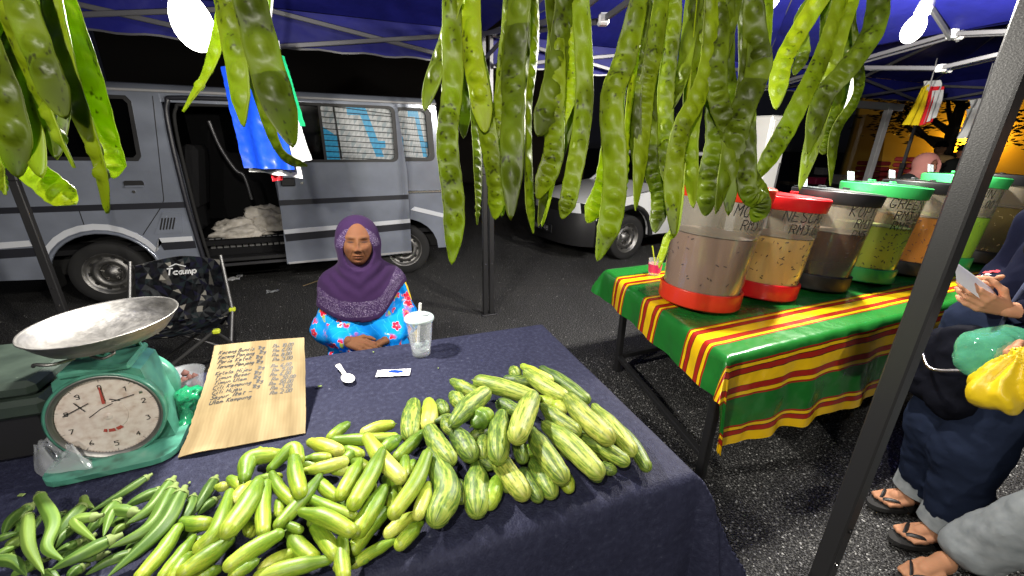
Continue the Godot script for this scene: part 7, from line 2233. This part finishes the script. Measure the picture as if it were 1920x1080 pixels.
	okra(1, 0.0118, [xyz(-.668, .772, -.711), xyz(-.677, .772, -.674)], "dark green okra pod slanting left, back of okra heap, fourth from left")
	okra(1, 0.0124, [xyz(-.803, .782, -.727), xyz(-.842, .782, -.68)], "dark green okra pod crosswise, back of okra heap, second from left")
	okra(0, 0.0118, [xyz(-.782, .812, -.645), xyz(-.82, .812, -.644), xyz(-.789, .812, -.588)], "mid green okra pod bent, back of okra heap, leftmost")
	okra(2, 0.0109, [xyz(-.849, .812, -.631), xyz(-.874, .812, -.618), xyz(-.788, .812, -.575)], "light green okra pod bent, middle of okra heap")
	okra(0, 0.0114, [xyz(-.857, .792, -.682), xyz(-.841, .792, -.627)], "mid green okra pod slanting left, back of okra heap")
	okra(1, 0.0095, [xyz(-.864, .782, -.765), xyz(-.88, .782, -.717), xyz(-.905, .782, -.665)], "dark green okra pod bent, back of okra heap")
	okra(0, 0.0119, [xyz(-.997, .822, -.67), xyz(-.904, .822, -.609), xyz(-.86, .822, -.556), xyz(-.801, .822, -.53)], "mid green okra pod bent, middle of okra heap")
	okra(2, 0.0111, [xyz(-.973, .817, -.624), xyz(-.903, .817, -.563), xyz(-.818, .817, -.51)], "light green okra pod bent, front of okra heap")
	okra(1, 0.0123, [xyz(-1.032, .792, -.667), xyz(-1.009, .792, -.602)], "dark green okra pod slanting left, back of okra heap, leftmost")
	okra(1, 0.0133, [xyz(-.926, .787, -.674), xyz(-.91, .787, -.606)], "dark green okra pod slanting left, back of okra heap, second from left")
	okra(1, 0.0109, [xyz(-.888, .792, -.616), xyz(-.877, .792, -.576)], "dark green okra pod slanting left, middle of okra heap, leftmost")
	okra(1, 0.0135, [xyz(-.764, .817, -.575), xyz(-.815, .817, -.517)], "dark green okra pod crosswise, front of okra heap, third from left")
	okra(1, 0.0092, [xyz(-.858, .782, -.597), xyz(-.88, .782, -.569)], "dark green okra pod crosswise, front of okra heap, second from left")
	okra(1, 0.0062, [xyz(-.728, .792, -.603), xyz(-.725, .792, -.56)], "dark green okra pod slanting left, front of okra heap, third from left")
	okra(1, 0.0102, [xyz(-.736, .782, -.577), xyz(-.781, .782, -.534)], "dark green okra pod crosswise, front of okra heap, fourth from left")
	okra(1, 0.0108, [xyz(-.963, .792, -.553), xyz(-.874, .792, -.524)], "dark green okra pod crosswise, front of okra heap, leftmost")
	okra(1, 0.0072, [xyz(-1.009, .792, -.594), xyz(-.981, .792, -.61)], "dark green okra pod crosswise, middle of okra heap")
	okra(0, 0.0082, [xyz(-.97, .792, -.561), xyz(-.954, .792, -.58)], "mid green okra pod crosswise, front of okra heap, leftmost")
	okra(1, 0.0056, [xyz(-.995, .782, -.654), xyz(-.973, .782, -.621)], "dark green okra pod lengthwise, middle of okra heap, second from left")
	okra(2, 0.0087, [xyz(-.951, .782, -.704), xyz(-.903, .782, -.679)], "light green okra pod slanting right, back of okra heap")
	okra(1, 0.0101, [xyz(-.812, .772, -.553), xyz(-.815, .772, -.532)], "dark green okra pod slanting left, front of okra heap, second from left")
	okra(2, 0.0085, [xyz(-.789, .792, -.63), xyz(-.789, .792, -.6)], "light green okra pod slanting left, middle of okra heap")
	okra(0, 0.0102, [xyz(-.654, .772, -.641), xyz(-.67, .772, -.614)], "mid green okra pod slanting left, middle of okra heap, second from left")
	okra(2, 0.0073, [xyz(-.969, .782, -.575), xyz(-.925, .782, -.554)], "light green okra pod slanting right, front of okra heap")
	okra(1, 0.0073, [xyz(-.857, .782, -.538), xyz(-.814, .782, -.522)], "dark green okra pod slanting right, front of okra heap")
	okra(1, 0.0085, [xyz(-1.04, .772, -.649), xyz(-.981, .772, -.578)], "dark green okra pod lengthwise, middle of okra heap, leftmost")
	okra(0, 0.0105, [xyz(-.966, .772, -.668), xyz(-.941, .772, -.61)], "mid green okra pod slanting left, middle of okra heap, leftmost")
	okra(1, 0.0124, [xyz(-.871, .772, -.67), xyz(-.867, .772, -.619)], "dark green okra pod slanting left, middle of okra heap, second from left")
	okra(0, 0.0111, [xyz(-.802, .772, -.581), xyz(-.836, .772, -.566)], "mid green okra pod crosswise, front of okra heap, third from left")
	okra(1, 0.0134, [xyz(-.81, .772, -.671), xyz(-.84, .772, -.644)], "dark green okra pod crosswise, back of okra heap, leftmost")
	okra(1, 0.0130, [xyz(-.744, .772, -.638), xyz(-.761, .772, -.59)], "dark green okra pod slanting left, middle of okra heap, third from left")
	okra(0, 0.0120, [xyz(-.906, .772, -.562), xyz(-.926, .772, -.537)], "mid green okra pod crosswise, front of okra heap, second from left")
	okra(1, 0.0129, [xyz(-.734, .772, -.673), xyz(-.738, .772, -.613)], "dark green okra pod slanting left, middle of okra heap, fourth from left")
	okra(1, 0.0120, [xyz(-.859, .772, -.611), xyz(-.863, .772, -.562)], "dark green okra pod slanting left, front of okra heap, leftmost")
	okra(2, 0.0127, [xyz(-.987, .772, -.609), xyz(-.996, .772, -.586)], "light green okra pod crosswise, front of okra heap")


func make_petai() -> void:
	make_bunch("petai_bunch", "nearest and largest bunch of petai at the left edge of the photo", xyz(-.491, 1.736, -.512), xyz(-.491, 1.856, -.522), [
		[0, 0.0162, 10, [xyz(-.552, 1.702, -.511), xyz(-.532, 1.598, -.482), xyz(-.493, 1.506, -.439)]],
		[1, 0.0127, -12, [xyz(-.471, 1.682, -.458), xyz(-.444, 1.621, -.432), xyz(-.406, 1.563, -.4)]],
		[0, 0.0134, 15, [xyz(-.476, 1.693, -.494), xyz(-.44, 1.6, -.449), xyz(-.408, 1.527, -.42), xyz(-.411, 1.475, -.415)]],
		[2, 0.0117, -25, [xyz(-.502, 1.7, -.532), xyz(-.459, 1.605, -.489), xyz(-.444, 1.535, -.473), xyz(-.444, 1.504, -.47)]],
		[1, 0.0162, 5, [xyz(-.544, 1.666, -.481), xyz(-.515, 1.585, -.454), xyz(-.517, 1.506, -.438)]],
		[0, 0.0121, 20, [xyz(-.491, 1.674, -.461), xyz(-.463, 1.58, -.439), xyz(-.435, 1.519, -.421)]],
		[2, 0.0149, -10, [xyz(-.561, 1.539, -.482), xyz(-.53, 1.496, -.478), xyz(-.491, 1.476, -.462)]],
		[0, 0.0084, 15, [xyz(-.584, 1.549, -.483), xyz(-.569, 1.511, -.469), xyz(-.547, 1.488, -.448)]],
		[1, 0.0155, -8, [xyz(-.54, 1.707, -.542), xyz(-.509, 1.622, -.501), xyz(-.49, 1.524, -.46)]]])
	make_bunch("petai_bunch", "bunch of petai hanging in front of the blue and white carrier bags", xyz(-.348, 1.775, -.632), xyz(-.348, 1.915, -.642), [
		[2, 0.0104, 20, [xyz(-.373, 1.687, -.601), xyz(-.394, 1.631, -.589), xyz(-.418, 1.579, -.56)]],
		[1, 0.0198, -10, [xyz(-.332, 1.728, -.601), xyz(-.305, 1.635, -.565), xyz(-.267, 1.539, -.519)]],
		[0, 0.0143, 14, [xyz(-.37, 1.731, -.614), xyz(-.344, 1.641, -.569), xyz(-.331, 1.562, -.539)]],
		[1, 0.0107, 30, [xyz(-.35, 1.688, -.602), xyz(-.315, 1.592, -.559), xyz(-.295, 1.533, -.547), xyz(-.265, 1.517, -.548)]],
		[2, 0.0090, -30, [xyz(-.324, 1.734, -.622), xyz(-.326, 1.683, -.605), xyz(-.336, 1.63, -.599)]],
		[0, 0.0166, 8, [xyz(-.358, 1.729, -.608), xyz(-.341, 1.663, -.596), xyz(-.315, 1.578, -.569)]]])
	make_bunch("petai_bunch", "bunch of petai left of the middle tent pole with the longest hanging pod", xyz(-.092, 1.84, -.814), xyz(-.092, 1.98, -.824), [
		[0, 0.0158, 15, [xyz(-.098, 1.751, -.762), xyz(-.117, 1.689, -.748), xyz(-.143, 1.593, -.703)]],
		[0, 0.0171, -10, [xyz(-.1, 1.778, -.768), xyz(-.096, 1.639, -.715), xyz(-.102, 1.553, -.672), xyz(-.092, 1.459, -.645), xyz(-.096, 1.365, -.622)]],
		[2, 0.0180, 8, [xyz(-.073, 1.779, -.768), xyz(-.068, 1.685, -.723), xyz(-.057, 1.627, -.7), xyz(-.048, 1.561, -.69)]],
		[0, 0.0161, 18, [xyz(-.055, 1.634, -.732), xyz(-.043, 1.562, -.696), xyz(-.028, 1.481, -.677), xyz(-.031, 1.43, -.666)]],
		[1, 0.0109, -60, [xyz(-.062, 1.57, -.712), xyz(-.057, 1.489, -.685), xyz(-.059, 1.42, -.672)]],
		[2, 0.0110, 30, [xyz(-.115, 1.59, -.728), xyz(-.116, 1.528, -.717), xyz(-.1, 1.459, -.697)]],
		[1, 0.0158, -20, [xyz(-.089, 1.785, -.803), xyz(-.088, 1.671, -.773), xyz(-.082, 1.553, -.723)]]])
	make_bunch("petai_bunch", "bunch of petai directly right of the middle tent pole", xyz(.001, 1.841, -.815), xyz(.001, 1.981, -.825), [
		[1, 0.0195, 10, [xyz(.006, 1.777, -.76), xyz(-.002, 1.665, -.729), xyz(-.003, 1.578, -.687), xyz(-.003, 1.435, -.631)]],
		[0, 0.0116, -50, [xyz(.027, 1.783, -.791), xyz(.029, 1.685, -.752), xyz(.022, 1.603, -.711), xyz(.025, 1.474, -.672), xyz(.033, 1.41, -.659)]],
		[0, 0.0130, 12, [xyz(-.017, 1.677, -.753), xyz(-.025, 1.602, -.715), xyz(-.033, 1.534, -.688)]],
		[1, 0.0101, 30, [xyz(-.015, 1.784, -.796), xyz(-.018, 1.684, -.75), xyz(-.031, 1.616, -.736)]],
		[0, 0.0117, -15, [xyz(-.022, 1.583, -.716), xyz(-.024, 1.522, -.696), xyz(-.02, 1.433, -.677)]],
		[1, 0.0142, 40, [xyz(.014, 1.785, -.797), xyz(.016, 1.647, -.76), xyz(.01, 1.496, -.71)]]])
	make_bunch("petai_bunch", "dense dark bunch of petai in front of the parked car bonnet", xyz(.078, 1.842, -.815), xyz(.078, 1.982, -.825), [
		[1, 0.0203, -12, [xyz(.081, 1.782, -.773), xyz(.07, 1.692, -.749), xyz(.056, 1.611, -.709), xyz(.036, 1.558, -.685)]],
		[0, 0.0141, 15, [xyz(.099, 1.781, -.769), xyz(.108, 1.615, -.706), xyz(.088, 1.486, -.649), xyz(.076, 1.437, -.638)]],
		[1, 0.0109, 45, [xyz(.067, 1.787, -.803), xyz(.054, 1.669, -.749), xyz(.045, 1.624, -.731)]],
		[0, 0.0165, -10, [xyz(.063, 1.611, -.713), xyz(.063, 1.532, -.675), xyz(.038, 1.464, -.66)]],
		[2, 0.0125, 22, [xyz(.091, 1.637, -.736), xyz(.067, 1.556, -.708), xyz(.049, 1.419, -.672)]],
		[1, 0.0138, -40, [xyz(.053, 1.778, -.774), xyz(.068, 1.645, -.738), xyz(.057, 1.523, -.698), xyz(.041, 1.423, -.65)]],
		[1, 0.0158, 10, [xyz(.08, 1.771, -.798), xyz(.088, 1.648, -.765), xyz(.08, 1.523, -.712)]]])
	make_bunch("petai_bunch", "bunch of petai before the car wheel, its tip the lowest", xyz(.211, 1.855, -.83), xyz(.211, 1.995, -.84), [
		[0, 0.0184, 12, [xyz(.193, 1.776, -.76), xyz(.174, 1.676, -.733), xyz(.151, 1.611, -.699), xyz(.157, 1.503, -.655), xyz(.153, 1.439, -.644), xyz(.132, 1.375, -.624)]],
		[2, 0.0089, -70, [xyz(.202, 1.782, -.78), xyz(.189, 1.669, -.736), xyz(.176, 1.581, -.693), xyz(.177, 1.494, -.668), xyz(.165, 1.428, -.655)]],
		[1, 0.0119, 25, [xyz(.211, 1.79, -.804), xyz(.203, 1.68, -.753), xyz(.193, 1.622, -.73), xyz(.2, 1.496, -.698)]],
		[0, 0.0133, -15, [xyz(.234, 1.784, -.785), xyz(.219, 1.685, -.74), xyz(.211, 1.63, -.73), xyz(.208, 1.566, -.714), xyz(.196, 1.449, -.662)]],
		[0, 0.0130, 12, [xyz(.252, 1.786, -.789), xyz(.254, 1.721, -.767), xyz(.249, 1.633, -.748), xyz(.249, 1.542, -.711), xyz(.246, 1.481, -.678)]],
		[2, 0.0177, -20, [xyz(.156, 1.532, -.718), xyz(.147, 1.472, -.708), xyz(.125, 1.422, -.694)]],
		[1, 0.0142, 15, [xyz(.223, 1.533, -.713), xyz(.244, 1.466, -.7), xyz(.235, 1.411, -.673)]],
		[1, 0.0129, -30, [xyz(.235, 1.796, -.826), xyz(.239, 1.66, -.777), xyz(.225, 1.533, -.719)]]])
	make_bunch("petai_bunch", "bunch of petai over the brown drink tub, mixed dark and bright pods", xyz(.304, 1.85, -.829), xyz(.304, 1.99, -.839), [
		[0, 0.0152, -12, [xyz(.301, 1.782, -.762), xyz(.305, 1.686, -.736), xyz(.283, 1.621, -.703), xyz(.257, 1.574, -.68), xyz(.251, 1.503, -.667), xyz(.255, 1.411, -.637)]],
		[0, 0.0147, 15, [xyz(.312, 1.779, -.789), xyz(.297, 1.648, -.739), xyz(.28, 1.559, -.696), xyz(.29, 1.454, -.665)]],
		[1, 0.0142, 30, [xyz(.297, 1.794, -.817), xyz(.276, 1.666, -.759), xyz(.256, 1.6, -.733)]],
		[1, 0.0154, -10, [xyz(.324, 1.742, -.76), xyz(.314, 1.653, -.718), xyz(.326, 1.607, -.711), xyz(.348, 1.552, -.699), xyz(.319, 1.447, -.65)]],
		[1, 0.0170, 14, [xyz(.325, 1.568, -.711), xyz(.316, 1.502, -.69), xyz(.316, 1.439, -.679)]],
		[2, 0.0074, 40, [xyz(.263, 1.437, -.663), xyz(.252, 1.402, -.662), xyz(.242, 1.357, -.65)]],
		[1, 0.0147, -25, [xyz(.306, 1.795, -.817), xyz(.302, 1.653, -.778), xyz(.292, 1.509, -.718)]]])
	make_bunch("petai_bunch", "bunch of petai over the brown drink tub hanging right of the mixed bunch", xyz(.383, 1.851, -.829), xyz(.383, 1.991, -.839), [
		[1, 0.0179, 10, [xyz(.373, 1.787, -.774), xyz(.382, 1.713, -.756), xyz(.383, 1.663, -.728), xyz(.355, 1.599, -.7), xyz(.349, 1.544, -.692), xyz(.344, 1.443, -.659)]],
		[0, 0.0121, -20, [xyz(.411, 1.793, -.805), xyz(.404, 1.676, -.76), xyz(.377, 1.609, -.724), xyz(.371, 1.515, -.697)]],
		[1, 0.0117, 35, [xyz(.368, 1.796, -.817), xyz(.349, 1.725, -.78), xyz(.323, 1.642, -.748)]],
		[1, 0.0116, -15, [xyz(.363, 1.576, -.711), xyz(.376, 1.508, -.677), xyz(.411, 1.467, -.672)]],
		[1, 0.0141, 10, [xyz(.366, 1.493, -.663), xyz(.388, 1.466, -.655), xyz(.385, 1.434, -.656)]],
		[1, 0.0148, -10, [xyz(.342, 1.79, -.799), xyz(.35, 1.677, -.77), xyz(.367, 1.602, -.748)]],
		[1, 0.0139, 25, [xyz(.384, 1.796, -.818), xyz(.394, 1.646, -.775), xyz(.377, 1.501, -.715)]]])
	make_bunch("petai_bunch", "rightmost bunch of petai with broad twisting pods", xyz(.565, 1.865, -.876), xyz(.565, 2.005, -.886), [
		[2, 0.0152, 15, [xyz(.523, 1.802, -.833), xyz(.481, 1.727, -.814), xyz(.452, 1.673, -.785), xyz(.442, 1.608, -.756)]],
		[0, 0.0150, -12, [xyz(.554, 1.802, -.829), xyz(.52, 1.698, -.789), xyz(.475, 1.62, -.749), xyz(.442, 1.553, -.732), xyz(.408, 1.491, -.72)]],
		[1, 0.0157, 10, [xyz(.603, 1.816, -.824), xyz(.589, 1.737, -.784), xyz(.546, 1.674, -.759), xyz(.515, 1.626, -.755), xyz(.486, 1.537, -.722)]],
		[0, 0.0141, 18, [xyz(.575, 1.804, -.835), xyz(.541, 1.715, -.793), xyz(.524, 1.614, -.767), xyz(.491, 1.478, -.726)]],
		[1, 0.0099, -35, [xyz(.589, 1.667, -.789), xyz(.582, 1.624, -.775), xyz(.559, 1.572, -.769), xyz(.548, 1.487, -.734)]],
		[1, 0.0086, 40, [xyz(.538, 1.807, -.848), xyz(.542, 1.687, -.817), xyz(.536, 1.608, -.792)]],
		[1, 0.0116, -10, [xyz(.555, 1.603, -.781), xyz(.554, 1.564, -.778), xyz(.541, 1.537, -.76)]],
		[1, 0.0116, 20, [xyz(.502, 1.758, -.844), xyz(.507, 1.705, -.825), xyz(.486, 1.667, -.799)]],
		[1, 0.0144, -20, [xyz(.594, 1.817, -.878), xyz(.588, 1.706, -.828), xyz(.558, 1.564, -.772)]]])
	var rope := part("hanging_rope", MB.new().tube(spline([xyz(-1.75, 2.25, .25), xyz(-.491, 1.856, -.522), xyz(-.348, 1.915, -.642), xyz(-.092, 1.98, -.824), xyz(.001, 1.981, -.825), xyz(.078, 1.982, -.825), xyz(.211, 1.995, -.84), xyz(.304, 1.99, -.839), xyz(.383, 1.991, -.839), xyz(.565, 2.005, -.886), xyz(.86, 2.2, -.8)], 60), .004, 6), M.raffia)
	tag(rope, "thin rope strung across the stall front that carries the petai bunches", "rope")
